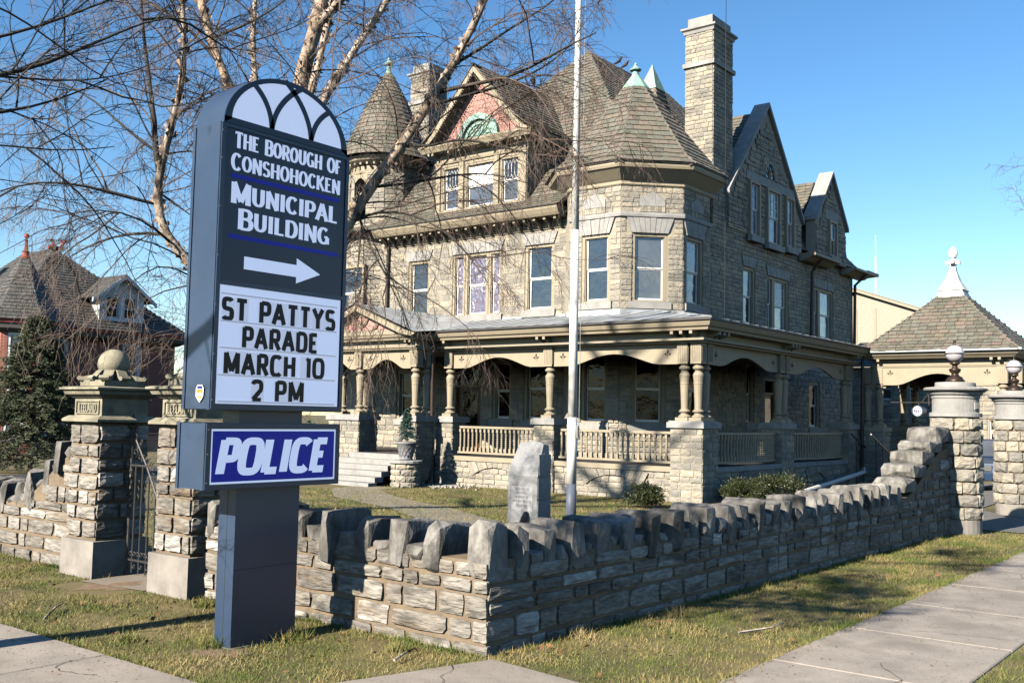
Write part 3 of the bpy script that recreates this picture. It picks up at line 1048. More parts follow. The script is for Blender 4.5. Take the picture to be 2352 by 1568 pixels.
def round_pillar(label, label2, x, y):
    t = thing('round_pillar', label, 'gate pillar', (x, y, 0), 'round stone pillars at the driveway')
    MB().lathe((x, y, -.1), [(.37, 0), (.37, .33)], 28).build('plinth', MT['plinth'], t, False)
    MB().lathe((x, y, .2), [(.35, 0), (.35, 1.65)], 28).build('mortar_core', MT['gmortar'], t)
    st = Store('house_stone', BLOCKS, MT['stone'], 'stone')
    for j in range(8):
        z0, z1 = .24 + j * .2, .24 + (j + 1) * .2 - .02
        n = 8
        a0 = RNG.uniform(0, 6)
        cuts = np.cumsum(RNG.uniform(.7, 1.3, n)); cuts = a0 + cuts / cuts[-1] * 2 * math.pi
        for i in range(n):
            a, b = cuts[i - 1] - (2 * math.pi if i == 0 else 0), cuts[i]
            m_ = (a + b) / 2
            nv = V(math.cos(m_), math.sin(m_), 0)
            tv = np.cross(UP, nv)
            w = 2 * .375 * math.sin((b - a) / 2) - .015
            st.add(m4(V(x, y, (z0 + z1) / 2) + nv * .335, tv * w, -nv * RNG.uniform(.045, .065), UP * (z1 - z0)), w * .2, nv)
    st.finish(t, 200, 'rubble')
    MB().lathe((x, y, 0), [(.2, 1.84), (.395, 1.845), (.395, 1.9), (.352, 1.915), (.352, 2.13), (.365, 2.14), (.37, 2.18), (.40, 2.2), (.415, 2.235), (.475, 2.265), (.485, 2.29), (.45, 2.31), (.31, 2.325), (.305, 2.385), (.295, 2.395), (.0, 2.4)], 36).build('capital', MT['lime'], t, False)
    fb = Fr((x, y, 0), (-.25, -1, 0))
    mb = MB()
    mb.box(fb, -.07, .07, 1.96, 2.08, .345, .362)
    for i in (-1, 0, 1):
        mb.box(fb, i * .038 - .01, i * .038 + .01, 1.975, 2.065, .357, .369)
    mb.build('carved_tablet', MT['lime'], t)
    l = thing('globe_lamp', label2, 'lamp', (x, y, 2.395), 'globe lamps on the driveway pillars')
    MB().lathe((x, y, 2.396), [(.15, 0), (.145, .04), (.12, .06), (.115, .085), (.08, .1), (.055, .125), (.055, .15), (.08, .17), (.09, .2), (.095, .215), (.05, .235), (.035, .26), (.05, .29), (.085, .3), (.075, .315), (.07, .34)], 16).build('neck', MT['bronze'], l, True)
    prof = [(max(.004, .14 * math.sin(math.pi * (i + 1) / 17)), 2.862 - .14 * math.cos(math.pi * (i + 1) / 17)) for i in range(16)]
    m_ = MB()
    n = 32
    vs, fs = [], []
    for r, z in prof:
        for i in range(n):
            a = 2 * math.pi * i / n
            rr = r * (1 + .018 * (i % 2))
            vs.append((x + rr * math.cos(a), y + rr * math.sin(a), z))
    for j in range(len(prof) - 1):
        for i in range(n):
            k = (i + 1) % n
            fs.append((j * n + i, j * n + k, (j + 1) * n + k, (j + 1) * n + i))
    m_.add(vs, fs).build('globe', MT['globe'], l, True)
    MB().lathe((x, y, 2.852), [(.138, 0), (.152, .003), (.152, .017), (.138, .02)], 24).build('band', MT['bronze'], l)
    MB().lathe((x, y, 2.995), [(.035, 0), (.02, .02), (.014, .05), (.024, .065), (.024, .08), (.004, .1)], 10).build('finial', MT['bronze'], l, True)


round_pillar('round stone pillar with moulded cap at the near end of the long wall', 'globe lamp on the nearer round pillar at the end of the wall', 11.47, -0.28)
round_pillar('round stone pillar with moulded cap at the right edge of the picture', 'globe lamp on the farther round pillar at the right edge', 15.75, -0.28)


# ------------------------------------------------------------------ the mansion
def put(name, me, parent, loc, rz=0.0, sc=(1, 1, 1)):
    o = bpy.data.objects.new(name, me)
    link(o, parent)
    b = BASE[parent.name] if parent is not None else V(0, 0, 0)
    o.matrix_basis = Matrix.Translation(Vector(V(*loc) - b)) @ Matrix.Rotation(rz, 4, 'Z') @ Matrix.Diagonal((*sc, 1))
    return o


def local(mb, name, m, smooth=False):
    return mesh_from(name, mb.v, mb.f, m, smooth)


def stained():
    m = bpy.data.materials.new('stained_glass')
    m.use_nodes = True
    t = m.node_tree
    b = t.nodes['Principled BSDF']
    geo = t.nodes.new('ShaderNodeNewGeometry')
    vo = t.nodes.new('ShaderNodeTexVoronoi')
    vo.inputs['Scale'].default_value = 12
    t.links.new(geo.outputs['Position'], vo.inputs['Vector'])
    cr = t.nodes.new('ShaderNodeValToRGB')
    e = cr.color_ramp.elements
    e[0].color = (.07, .06, .08, 1); e[1].color = (.42, .40, .40, 1)
    x = e.new(.45); x.color = (.12, .10, .14, 1)
    x = e.new(.7); x.color = (.13, .14, .20, 1)
    t.links.new(vo.outputs['Color'], cr.inputs[0])
    t.links.new(cr.outputs[0], b.inputs['Base Color'])
    b.inputs['Roughness'].default_value = .15
    return m


MT['stained'] = stained()
HO = thing('stone_mansion', 'large grey stone mansion with slate roofs, corner bay, round tower and wrap-around porch', 'house', (24, 17, -0.5))
wall_mb = MB()
ST = Store('house_stone', HBLOCKS, MT['stone'], 'stone')
RS = Store('slate', SLATES, MT['slate'], 'slate')

F = Fr((22.0, 23.4, 0), (-1, 0, 0))
HF = [(1.15, 2.25, 5.4, 7.58), (3.42, 5.72, 5.35, 7.65), (6.8, 8.05, 5.4, 7.7), (.7, 1.6, 1.55, 3.4), (3.55, 5.02, .46, 3.55), (5.45, 6.3, 1.6, 3.7), (6.85, 8.0, 1.6, 3.85)]
sheet(wall_mb, F, -2.6, 8.7, -.7, 8.6, HF)
LF = [(.95, 2.45, 7.58, 7.95), (3.2, 5.95, 7.65, 8.1), (6.6, 8.25, 7.7, 8.1), (1.05, 2.35, 5.16, 5.4), (3.32, 5.82, 5.1, 5.35), (6.7, 8.15, 5.16, 5.4)]
lay(ST, F, ashlar(-1.0, 8.7, 5.0, 8.3, HF + LF, ch=(.14, .24), w=(.2, .5), joint=.009), .014)
lay(ST, F, ashlar(-1.0, 8.7, .46, 3.9, HF), .035, .8)
for q in ((1.15, 2.25), (6.8, 8.05)):
    window(HO, F, *q, 5.4, 7.58 if q[0] < 3 else 7.7, pane='pane')
for (a, b, z0, z1), k in ((HF[0], 5), (HF[1], 9), (HF[2], 6)):
    flat_arch(HO, F, a, b, z1, z1 + .38, k, .15)
w3 = window(HO, F, 4.02, 5.12, 5.35, 7.65, pane='stained', sill=False)
window(HO, F, 3.42, 4.0, 5.35, 7.65, pane='stained', sill=False, tw=.09)
window(HO, F, 5.14, 5.72, 5.35, 7.65, pane='stained', sill=False, tw=.09)
MB().box(F, 3.32, 5.82, 5.1, 5.348, -.1, .085).build('sill', MT['lime'], w3)
for q in (HF[3], HF[5], HF[6]):
    window(HO, F, *q, pane='paned')
dm = MB()
for a, b in ((3.55, 3.68), (4.89, 5.02)):
    dm.box(F, a, b, .46, 3.55, -.2, -.01)
dm.box(F, 3.68, 4.89, 3.4, 3.55, -.2, -.01).box(F, 3.68, 4.89, 2.75, 2.85, -.2, -.04)
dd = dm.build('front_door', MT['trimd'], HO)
MB().box(F, 3.68, 4.89, .46, 2.75, -.17, -.12).build('door_leaf', MT['wood'], dd)
MB().quad(F.p(3.68, 2.85, -.15), F.p(4.89, 2.85, -.15), F.p(4.89, 3.4, -.15), F.p(3.68, 3.4, -.15)).build('transom', MT['paned'], dd)
MB().quad(F.p(3.9, 1.4, -.115), F.p(4.67, 1.4, -.115), F.p(4.67, 2.6, -.115), F.p(3.9, 2.6, -.115)).build('pane', MT['paned'], dd)

# corner bay -------------------------------------------------------
A0, A1, A2, A3 = (21.4, 14.3), (21.4, 12.3), (22.843, 10.857), (24.69, 10.857)
BL_ = Fr((*A0, 0), (-1, 0, 0)); BD = Fr((*A1, 0), (-1, -1, 0)); BR_ = Fr((*A2, 0), (0, -1, 0))
for fr, L, w2, w1 in ((BL_, 2.0, (.5, 1.6), (.55, 1.55)), (BD, 2.04, (.36, 1.55), (.4, 1.5)), (BR_, 1.85, (.2, 1.36), (.3, 1.3))):
    h = [(*w2, 5.46, 7.68), (*w1, 1.58, 3.82)]
    ex = [(w2[0] - .2, w2[1] + .2, 7.68, 8.18), (0, L, 8.18, 8.34), (w2[0] - .1, w2[1] + .1, 5.22, 5.46), (L / 2 - .42, L / 2 + .42, 8.5, 9.0)]
    sheet(wall_mb, fr, 0, L, -.7, 9.9, h)
    lay(ST, fr, ashlar(0, L, 4.9, 9.22, h + ex, ch=(.13, .2), w=(.18, .4), joint=.011), .024)
    lay(ST, fr, ashlar(0, L, .46, 3.9, h), .045, .8)
    window(HO, fr, *w2, 5.46, 7.68, pane='grey_shade' if fr is not BL_ else 'pane', upper=None if fr is not BR_ else 'blind')
    window(HO, fr, *w1, 1.58, 3.82, pane='paned')
    flat_arch(HO, fr, *w2, 7.68, 8.175, 8, .19, m='lime')
    c = L / 2
    MB().prism(fr, [(c - .42, 8.55), (c + .42, 8.55), (c + .42, 8.8), (c, 9.02), (c - .42, 8.8)], 0, .05).build('carved_panel', MT['lime'], HO)
    for i in range(7):
        a = c - .42 + .12 * i
        MB().prism(fr, [(a + .005, 8.36), (a + .115, 8.36), (a + .115, 8.54), (a + .005, 8.54)], 0, .04 + RNG.uniform(0, .02)).build('panel_stone', MT['stone'], HO)
bel = MB().sweep([A0, A1, A2, A3], [(-.05, 8.185), (.09, 8.19), (.10, 8.26), (.09, 8.335), (-.05, 8.34)]).build('belt_course', MT['lime'], HO)
wall_mb.quad((*A3, -.7), (25.25, 11.42, -.7), (25.25, 11.42, 9.9), (*A3, 9.9)); wall_mb.quad((22.02, 14.9, -.7), (*A0, -.7), (*A0, 9.9), (22.02, 14.9, 9.9))
oc = [(21.4, 14.3), (21.4, 12.3), (22.843, 10.857), (24.843, 10.857), (26.257, 12.3), (26.257, 14.3), (24.843, 15.714), (22.843, 15.714)]
MB().sweep(oc, [(-.3, 9.2), (.05, 9.2), (.08, 9.24), (.05, 9.28), (.05, 9.34), (.12, 9.4), (.42, 9.68), (.47, 9.7), (.5, 9.78), (.5, 9.86), (-.3, 9.88)], close=True).build('bay_cornice', MT['trim'], HO)
MB().sweep(oc, [(.46, 9.86), (.54, 9.862), (.54, 9.9), (.46, 9.9)], close=True).build('gutter', MT['gutter'], HO)

# side wall --------------------------------------------------------
S = Fr((25.2, 11.4, 0), (0, -1, 0))
HS = [(3.2, 4.25, 5.3, 7.45), (5.35, 7.4, 5.2, 7.35), (10.1, 12.3, 5.3, 7.45), (3.5, 4.15, 1.65, 3.85), (5.1, 6.3, .46, 3.4), (9.5, 10.65, 1.5, 3.4)]
sheet(wall_mb, S, 0, 14.6, -.7, 8.6, HS)
LS = [(3.05, 4.4, 7.45, 7.85), (5.2, 7.55, 7.35, 7.75), (9.95, 12.45, 7.45, 7.85)]
lay(ST, S, ashlar(0, 14.6, 4.9, 8.6, HS + LS, ch=(.12, .2), w=(.18, .45), joint=.012), .03)
lay(ST, S, ashlar(.2, 14.6, .46, 3.9, HS), .045, .6)
window(HO, S, *HS[0], pane='pane', upper='blind'); window(HO, S, 5.35, 6.0, 5.2, 7.35, pane='pane', sill=False); window(HO, S, 6.02, 7.4, 5.2, 7.35, pane='blind', upper='stained')
window(HO, S, 10.1, 10.72, 5.3, 7.45, pane='pane', sill=False); window(HO, S, 10.74, 12.3, 5.3, 7.45, pane='blind')
window(HO, S, *HS[3], pane='paned'); window(HO, S, *HS[5], pane='paned')
dm = MB()
dm.box(S, 5.1, 5.22, .46, 3.4, -.2, -.01).box(S, 6.18, 6.3, .46, 3.4, -.2, -.01).box(S, 5.22, 6.18, 3.28, 3.4, -.2, -.01).box(S, 5.22, 6.18, 2.75, 2.83, -.2, -.05)
dd = dm.build('side_door', MT['trimd'], HO)
MB().box(S, 5.22, 6.18, .46, 2.75, -.17, -.12).build('door_leaf', MT['wood'], dd)
MB().quad(S.p(5.4, 1.5, -.115), S.p(6.0, 1.5, -.115), S.p(6.0, 2.6, -.115), S.p(5.4, 2.6, -.115)).build('pane', MT['pane'], dd)
for (a, b, z0, z1), k in ((HS[0], 5), (HS[1], 8), (HS[2], 8)):
    flat_arch(HO, S, a, b, z1, z1 + .38, k, .13)


def gable(x0, x1, xc, zb, za, y, holes, k, cop=.42, feet=.0):
    fr = Fr((x0, y, 0), (0, -1, 0))
    sl = (za - feet) / 1.0
    rise = lambda s: za - k * abs(s + x0 - xc)
    L = x1 - x0
    ss = sorted({0, L, xc - x0, *np.linspace(0, L, 13)})
    MB().strip_prism(fr, [(s, rise(s)) for s in ss], [(s, zb) for s in ss], -.42, 0.0).build('gable_wall', MT['mortar'], HO)
    lay(ST, fr, ashlar(0, L, zb, za, holes, inside=lambda s, h: h <= rise(min(max(s, 0), L)) - .02), .055)
    for sg in (-1, 1):
        xe = x0 - .12 if sg < 0 else x1 + .12
        n = max(2, int(abs(xc - xe) / .75))
        for i in range(n):
            a, b = xc + (xe - xc) * i / n, xc + (xe - xc) * (i + .985) / n
            pa, pb = za - k * abs(a - xc), za - k * abs(b - xc)
            o_ = .07
            MB().hexa([(a, y - .14, pa + o_), (b, y - .14, pb + o_), (b, y + .5, pb + o_), (a, y + .5, pa + o_), (a, y - .14, pa + o_ + .17), (b, y - .14, pb + o_ + .17), (b, y + .5, pb + o_ + .17), (a, y + .5, pa + o_ + .17)]).build('coping', MT['lime'], HO)
    return fr


g1h = [(1.6, 2.5, 8.62, 10.72), (3.15, 4.4, 8.55, 10.72), (4.95, 5.8, 8.65, 10.72), (3.0, 4.2, 11.1, 11.9), (1.45, 5.95, 10.72, 11.08)]
G1 = gable(27.05, 33.8, 30.42, 8.6, 13.85, 11.36, g1h, 1.165)
for q, pn, up_ in ((g1h[0], 'stained', None), (g1h[1], 'grey_shade', 'blind'), (g1h[2], 'blind', None)):
    fr2 = Fr(G1.p(0, 0, .19), G1.n)
    window(HO, fr2, *q, pane=pn, upper=up_, side_bars=1 if q is g1h[1] else 0)
MB().box(G1, 1.45, 5.95, 10.722, 11.07, 0, .09).build('string_course', MT['lime'], HO)
fan = MB().prism(G1, [(3.6 + .46 * math.cos(math.radians(a)), 11.12 + .62 * math.sin(math.radians(a))) for a in range(0, 181, 15)], .0, .03).build('fan_window', MT['pane'], HO)
fb_ = MB()
for a in range(0, 181, 30):
    fb_.tube([G1.p(3.6, 11.13, .045), G1.p(3.6 + .46 * math.cos(math.radians(a)), 11.13 + .6 * math.sin(math.radians(a)), .045)], .016, 4)
fb_.tube([G1.p(3.6 + .47 * math.cos(math.radians(a)), 11.12 + .62 * math.sin(math.radians(a)), .05) for a in range(0, 181, 15)], .05, 5)
fb_.build('muntin', MT['trim'], fan)
for i in range(9):
    a, b = math.radians(i * 20 + 1), math.radians(i * 20 + 19)
    MB().prism(G1, [(3.6 + r * math.cos(t), 11.12 + 1.2 * r * math.sin(t)) for r, t in ((.54, a), (.8, a), (.8, b), (.54, b))], 0, .07).build('arch_stone', MT['stone'], HO)
g2h = [(1.25, 2.15, 8.82, 10.4), (.95, 2.45, 10.4, 10.85)]
G2 = gable(34.75, 38.25, 36.5, 8.6, 12.35, 11.1, g2h, 1.2)
window(HO, Fr(G2.p(0, 0, .19), G2.n), *g2h[0], pane='grey_shade', upper='blind')
MB().box(G2, .95, 2.45, 10.402, 10.85, 0, .07).build('string_course', MT['lime'], HO)
for a, b in ((33.5, 36.3), (38.2, 40.6)):
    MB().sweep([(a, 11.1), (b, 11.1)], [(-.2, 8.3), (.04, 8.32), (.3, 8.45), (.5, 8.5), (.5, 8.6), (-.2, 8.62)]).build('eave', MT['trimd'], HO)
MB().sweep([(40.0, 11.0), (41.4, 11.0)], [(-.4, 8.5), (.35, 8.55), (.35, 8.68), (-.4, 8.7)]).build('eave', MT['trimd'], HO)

# chimneys ---------------------------------------------------------
def chimney(x0, x1, y0, y1, z0, z1):
    c = MB().wbox(x0, x1, y0, y1, z0, z1).build('chimney', MT['mortar'], HO)
    st = Store('house_stone', HBLOCKS, MT['stone'], 'stone')
    for o, n, L in (((x0, y1, 0), (-1, 0, 0), y1 - y0), ((x0, y0, 0), (0, -1, 0), x1 - x0), ((x1, y0, 0), (1, 0, 0), y1 - y0), ((x1, y1, 0), (0, 1, 0), x1 - x0)):
        lay(st, Fr(o, n), ashlar(0, L, z0, z1 - .02, ch=(.12, .21), w=(.18, .46), joint=.012), .03)
    st.finish(c, 150, 'stonework')
    sq = [(x0, y1), (x0, y0), (x1, y0), (x1, y1)]
    cp = MB().sweep(sq, [(-.3, z1 - .12), (.05, z1 - .1), (.08, z1), (.15, z1 + .05), (.15, z1 + .12), (.06, z1 + .16), (-.3, z1 + .16)], close=True)
    cp.wbox(x0 + .05, x1 - .05, y0 + .05, y1 - .05, z1 + .15, z1 + .5)
    cp.build('cap', MT['lime'], c)
    MB().sweep(sq, [(-.1, z1 - 1.35), (.09, z1 - 1.34), (.09, z1 - 1.18), (-.1, z1 - 1.17)], close=True).build('band', MT['lime'], c)
    return c


chimney(26.0, 27.55, 11.42, 12.5, 8.3, 15.72)
chimney(26.4, 27.6, 25.6, 26.7, 8.3, 17.0)

# main roof --------------------------------------------------------
x0, x1, y0, y1, z0 = 21.25, 41.0, 11.44, 26.3, 8.86
xa, xb, ya, yb, za = 22.1, 40.1, 11.8, 25.4, 9.42
rx0, rx1, ry, rz = 28.0, 34.5, 18.1, 16.85
E0 = [(x0, y1, z0), (x0, y0, z0), (x1, y0, z0), (x1, y1, z0)]
E1 = [(xa, yb, za), (xa, ya, za), (xb, ya, za), (xb, yb, za)]
ru = MB()
RF, RB = (rx0, ry, rz), (rx1, ry, rz)
yc_ = 14.7
ru.quad(E0[0], (x0, yc_, z0), (xa, yc_, za), E1[0]); ru.quad((25.4, y0, z0), E0[2], E1[2], (25.4, ya, za)); ru.quad(E0[2], E0[3], E1[3], E1[2]); ru.quad(E0[3], E0[0], E1[0], E1[3])
ru.add([E1[0], E1[1], RF], [(0, 1, 2)]); ru.quad(E1[1], E1[2], RB, RF); ru.add([E1[2], E1[3], RB], [(0, 1, 2)]); ru.quad(E1[3], E1[0], RF, RB)
slate_face(RS, E0[0], (x0, yc_, z0), (xa, yc_, za), E1[0]); slate_face(RS, E1[0], E1[1], RF, RF)
slate_face(RS, (25.4, y0, z0), E0[2], E1[2], (25.4, ya, za)); slate_face(RS, E1[1], E1[2], RB, RF)
for fr_, (a, b, zz) in ((None, (xa, yb, za)), (None, (xa, ya, za))):
    ridge_caps(HO, (a, b, zz), RF, MT['slate'], .16)
ridge_caps(HO, RF, RB, MT['gutter'], .1, 1.0, 'ridge_cap')
# bay roof
C0 = V(23.83, 13.3, 0)


def ringpts(ap, z, n=8, c=C0, off=0.0):
    r = ap / math.cos(math.pi / n)
    return [V(c[0] + r * math.cos(math.pi + math.pi / n * (1 + 2 * k) + off), c[1] + r * math.sin(math.pi + math.pi / n * (1 + 2 * k) + off), z) for k in range(n)]


def ring_roof(rings, n, c, caps=True, hip=.1, exp=.21):
    for (a0, h0), (a1, h1) in zip(rings[:-1], rings[1:]):
        P, Q = ringpts(a0, h0, n, c), ringpts(a1, h1, n, c)
        for k in range(n):
            j = (k + 1) % n
            ru.quad(P[k], P[j], Q[j], Q[k])
            slate_face(RS, P[k], P[j], Q[j], Q[k], exp=exp)
            if caps:
                ridge_caps(HO, P[k], Q[k], MT['slate'], hip, .25)


ring_roof([(2.98, 9.89), (2.55, 10.28), (2.0, 11.0), (.42, 13.2)], 8, C0, exp=.25, hip=.15)
cu = MB()
P, Q = ringpts(.5, 13.16, 8), ringpts(.10, 13.72, 8)
for k in range(8):
    cu.quad(P[k], P[(k + 1) % 8], Q[(k + 1) % 8], Q[k])
cu.lathe((C0[0], C0[1], 13.7), [(.12, 0), (.12, .05), (.10, .12), (.2, .16), (.21, .2), (.12, .26), (.08, .3), (.05, .34), (.06, .37), (.01, .45)], 12)
cu.lathe((C0[0], C0[1], 13.13), [(.52, 0), (.54, .02), (.52, .05)], 8, a0=math.pi / 8)
cu.build('copper_finial', MT['copper'], HO)
# small vent turret
VC = V(25.75, 13.75, 0)
for (a0, h0), (a1, h1) in (((.95, 12.25), (.5, 12.95)), ((.5, 12.95), (.3, 13.75))):
    for k, (dx, dy) in enumerate(((-1, 0), (0, -1), (1, 0), (0, 1))):
        n_ = V(dx, dy, 0); t_ = np.cross(UP, n_)
        a, b, c, d = VC + n_ * a0 - t_ * a0 + UP * h0, VC + n_ * a0 + t_ * a0 + UP * h0, VC + n_ * a1 + t_ * a1 + UP * h1, VC + n_ * a1 - t_ * a1 + UP * h1
        ru.quad(a, b, c, d); slate_face(RS, a, b, c, d)
MB().wbox(VC[0] - .6, VC[0] + .6, VC[1] - .6, VC[1] + .6, 11.2, 12.3).build('turret_base', MT['dark'], HO)
cu = MB()
cu.add([(VC[0] - .36, VC[1] - .36, 13.72), (VC[0] + .36, VC[1] - .36, 13.72), (VC[0] + .36, VC[1] + .36, 13.72), (VC[0] - .36, VC[1] + .36, 13.72), (VC[0], VC[1], 14.75)], [(0, 1, 4), (1, 2, 4), (2, 3, 4), (3, 0, 4), (3, 2, 1, 0)])
cu.build('copper_finial', MT['copper'], HO)
# gable roofs behind the parapets
for xc, hw, zr, zf, yb_ in ((30.42, 3.4, 13.75, 9.8, 15.6), (36.5, 1.9, 12.2, 10.0, 14.2)):
    a, b, c, d = (xc, 11.8, zr), (xc - hw, 11.8, zf), (xc - hw, 13.2, zf), (xc, yb_, zr)
    ru.quad(b, a, d, c); ru.quad(a, (xc + hw, 11.8, zf), (xc + hw, 13.2, zf), d)
    slate_face(RS, (xc - hw, 13.6, zf), (xc - hw, 11.8, zf), (xc, 11.8, zr), (xc, yb_, zr))

# dormer -----------------------------------------------------------
D = Fr((21.9, 20.83, 0), (-1, 0, 0))
DW = [(.3, 1.15, 9.32, 11.0), (1.42, 2.82, 9.32, 11.0), (3.08, 3.96, 9.32, 11.0)]
dmb = MB()
sheet(dmb, D, 0, 4.32, 9.0, 11.35, DW)
dmb.quad(D.p(4.32, 9, 0), D.p(4.32, 9, -3.5), D.p(4.32, 11.4, -3.5), D.p(4.32, 11.4, 0)); dmb.quad(D.p(0, 9, -3.5), D.p(0, 9, 0), D.p(0, 11.4, 0), D.p(0, 11.4, -3.5))
dmb.build('dormer_front', MT['trim'], HO)
for i, q in enumerate(DW):
    wn_ = window(HO, D, *q, pane='grey_shade', lattice=i != 1, sill=False, tw=.07, upper='shade' if i == 1 else 'pane')
pl = MB()
for s in (.02, 1.17, 2.84, 4.0):
    pl.box(D, s, s + .22 if s < 4 else 4.3, 9.2, 11.1, .0, .06)
pl.box(D, 0, 4.32, 9.12, 9.3, 0, .09)
pl.build('dormer_pilasters', MT['trim'], HO)
MB().sweep([(25, 20.83), (21.9, 20.83), (21.9, 16.51), (25, 16.51)], [(-.1, 11.1), (.05, 11.12), (.07, 11.2), (.03, 11.24), (.03, 11.42), (.12, 11.46), (.42, 11.52), (.46, 11.6), (.52, 11.7), (.52, 11.76), (-.1, 11.78)]).build('dormer_cornice', MT['trim'], HO)
mod = local(MB().wbox(-.32, 0, -.045, .045, -.1, 0), 'modillion', MT['trim'])
for y in (20.9, 20.7, 19.9, 19.4, 18.0, 17.5, 16.75, 16.55):
    put('modillion', mod, HO, (21.8, y, 11.5))
for x in (22.3, 22.6, 23.4, 23.7):
    put('modillion', mod, HO, (x, 16.4, 11.5), math.pi / 2)
PS = Store('shingle', SLATES, MT['pink'], 'shingle')
slate_face(PS, (21.84, 21.0, 11.77), (21.84, 16.34, 11.77), (21.84, 18.64, 14.1), (21.84, 18.7, 14.1), exp=.17, w=(.14, .2), thick=.016)
PO = MB().add([(21.86, 21.2, 11.74), (21.86, 16.1, 11.74), (21.86, 18.65, 14.3)], [(0, 1, 2)]).build('gable_panel', MT['pink'], HO)
PS.finish(PO, 300, 'shingles')
fg = Fr((21.8, 18.65, 0), (-1, 0, 0))
hd = lambda r, n=20, q=1.0: [(r * math.cos(math.pi * i / n), 11.78 + q * r * math.sin(math.pi * i / n)) for i in range(n + 1)]
lu = MB().prism(fg, hd(.92), 0, .05).build('lunette', MT['copper'], HO)
MB().strip_prism(fg, hd(.95), hd(.74), 0, .16).build('lunette_arch', MT['copper'], lu)
lm = MB()
lm.strip_prism(fg, hd(.60), hd(.55), .05, .1)
for a in range(20, 161, 20):
    lm.tube([fg.p(0, 11.8, .07), fg.p(.52 * math.cos(math.radians(a)), 11.8 + .52 * math.sin(math.radians(a)), .07)], .02, 4)
lm.build('lunette_ornament', MT['copper'], lu)
for sg in (-1, 1):
    path = [(sg * 2.62, 11.74), (sg * 2.3, 11.86), (sg * 1.95, 12.2), (sg * 1.5, 12.75), (0, 14.42)]
    lo = [(sg * 2.5, 11.70), (sg * 2.2, 11.76), (sg * 1.83, 12.08), (sg * 1.38, 12.62), (0, 14.2)]
    a, b = (path, lo) if sg > 0 else (path, lo)
    MB().strip_prism(fg, a, b, .0, .46).build('bargeboard', MT['trim'], HO)
    rope = MB()
    for i in range(28):
        t = i / 27
        s = sg * 1.74 * (1 - t) ; h = 12.15 + (14.12 - 12.15) * t
        rope.lathe(fg.p(s, h - .02, .47), [(.005, -.03), (.035, 0), (.005, .03)], 6)
    rope.build('beading', MT['trim'], HO)
    e1 = (21.32, 18.65 - sg * 2.6, 11.80)
    e2 = (21.32, 18.65 - sg * 1.95, 12.28); tp = (21.32, 18.65, 14.47)
    b1, b2, bt = (24.3, e1[1], 11.80), (24.7, e2[1], 12.28), (26.5, 18.65, 14.47)
    if sg > 0:
        ru.quad(e1, b1, b2, e2); ru.quad(e2, b2, bt, tp)
        slate_face(RS, e1, b1, b2, e2); slate_face(RS, e2, b2, bt, tp)
    else:
        ru.quad(b1, e1, e2, b2); ru.quad(b2, e2, tp, bt)
        slate_face(RS, b1, e1, e2, b2); slate_face(RS, b2, e2, tp, bt)
ridge_caps(HO, (21.25, 18.65, 14.5), (26.5, 18.65, 14.5), MT['gutter'], .07, .8, 'ridge_cap')
va = MB()
va.add([(24.2, 16.1, 11.83), (24.35, 15.95, 11.9), (26.6, 18.55, 14.66), (26.4, 18.65, 14.55)], [(0, 1, 2, 3)])
va.build('valley_flashing', MT['lime'], HO)

# front cornice
MB().sweep([(22, 23.6), (22, 14.75)], [(-.1, 8.18), (.06, 8.2), (.08, 8.28), (.05, 8.32), (.05, 8.5), (.6, 8.54), (.66, 8.62), (.74, 8.76), (.75, 8.84), (-.1, 8.86)]).build('front_cornice', MT['trim'], HO)
MB().sweep([(22, 23.6), (22, 14.75)], [(.72, 8.84), (.79, 8.842), (.79, 8.89), (.72, 8.89)]).build('gutter', MT['gutter'], HO)
br_ = MB()
br_.prism(Fr((0, 0, 0), (0, -1, 0)), [(0, -.34), (-.12, -.3), (-.18, -.2), (-.4, -.13), (-.46, -.1), (-.46, 0), (0, 0)], -.05, .05)
brk = local(br_, 'bracket', MT['trim'])
for y in np.arange(15.0, 23.5, .44):
    put('bracket', brk, HO, (21.95, y, 8.535))

# round tower ------------------------------------------------------
TC = V(23.1, 24.8, 0)
n = 12
for (hz0, hz1) in ((-.7, 9.5),):
    P = ringpts(1.42, 0, n, TC)
    for k in range(n):
        a, b = P[k], P[(k + 1) % n]
        t_ = unit(b - a)
        nv = V(t_[1], -t_[0], 0)
        fr = Fr((a[0], a[1], 0), nv)
        L = np.linalg.norm(b - a)
        sheet(wall_mb, fr, 0, L, -.7, 9.5)
        lay(ST, fr, ashlar(0, L, 5.0, 9.45), .05)
        if nv[0] > -.2 or nv[1] < -.2:
            sheet(wall_mb, fr, 0, L, 9.5, 11.5); lay(ST, fr, ashlar(0, L, 9.5, 11.4), .05)
        else:
            MB().box(fr, -.09, .09, 9.5, 11.2, -.2, .02).build('loggia_pier', MT['stone'], HO)
            top = [(L * i / 8, 11.5) for i in range(9)]
            bot = [(L * i / 8, 10.85 + .3 * math.sin(math.pi * i / 8)) for i in range(9)]
            MB().strip_prism(fr, top, bot, -.15, .0).build('loggia_arch', MT['trim'], HO)
fw = Fr((21.66, 25.65, 0), (-1, 0, 0))
window(HO, Fr((21.5, 25.6, 0), (-1, 0, 0)), .0, 1.35, 5.45, 7.6, pane='pane')
MB().lathe((TC[0], TC[1], 0), [(1.3, 11.3), (1.46, 11.32), (1.48, 11.42), (1.44, 11.46), (1.44, 11.62), (1.55, 11.68), (1.72, 11.8), (1.78, 11.92), (1.78, 11.98), (1.0, 12.0)], 32).build('tower_cornice', MT['trim'], HO)
mt_ = local(MB().wbox(0, .3, -.04, .04, -.09, 0), 'modillion', MT['trim'])
for k in range(18):
    a = math.pi * (.55 + .95 * k / 17)
    put('modillion', mt_, HO, (TC[0] + 1.42 * math.cos(a), TC[1] + 1.42 * math.sin(a), 11.7), a)
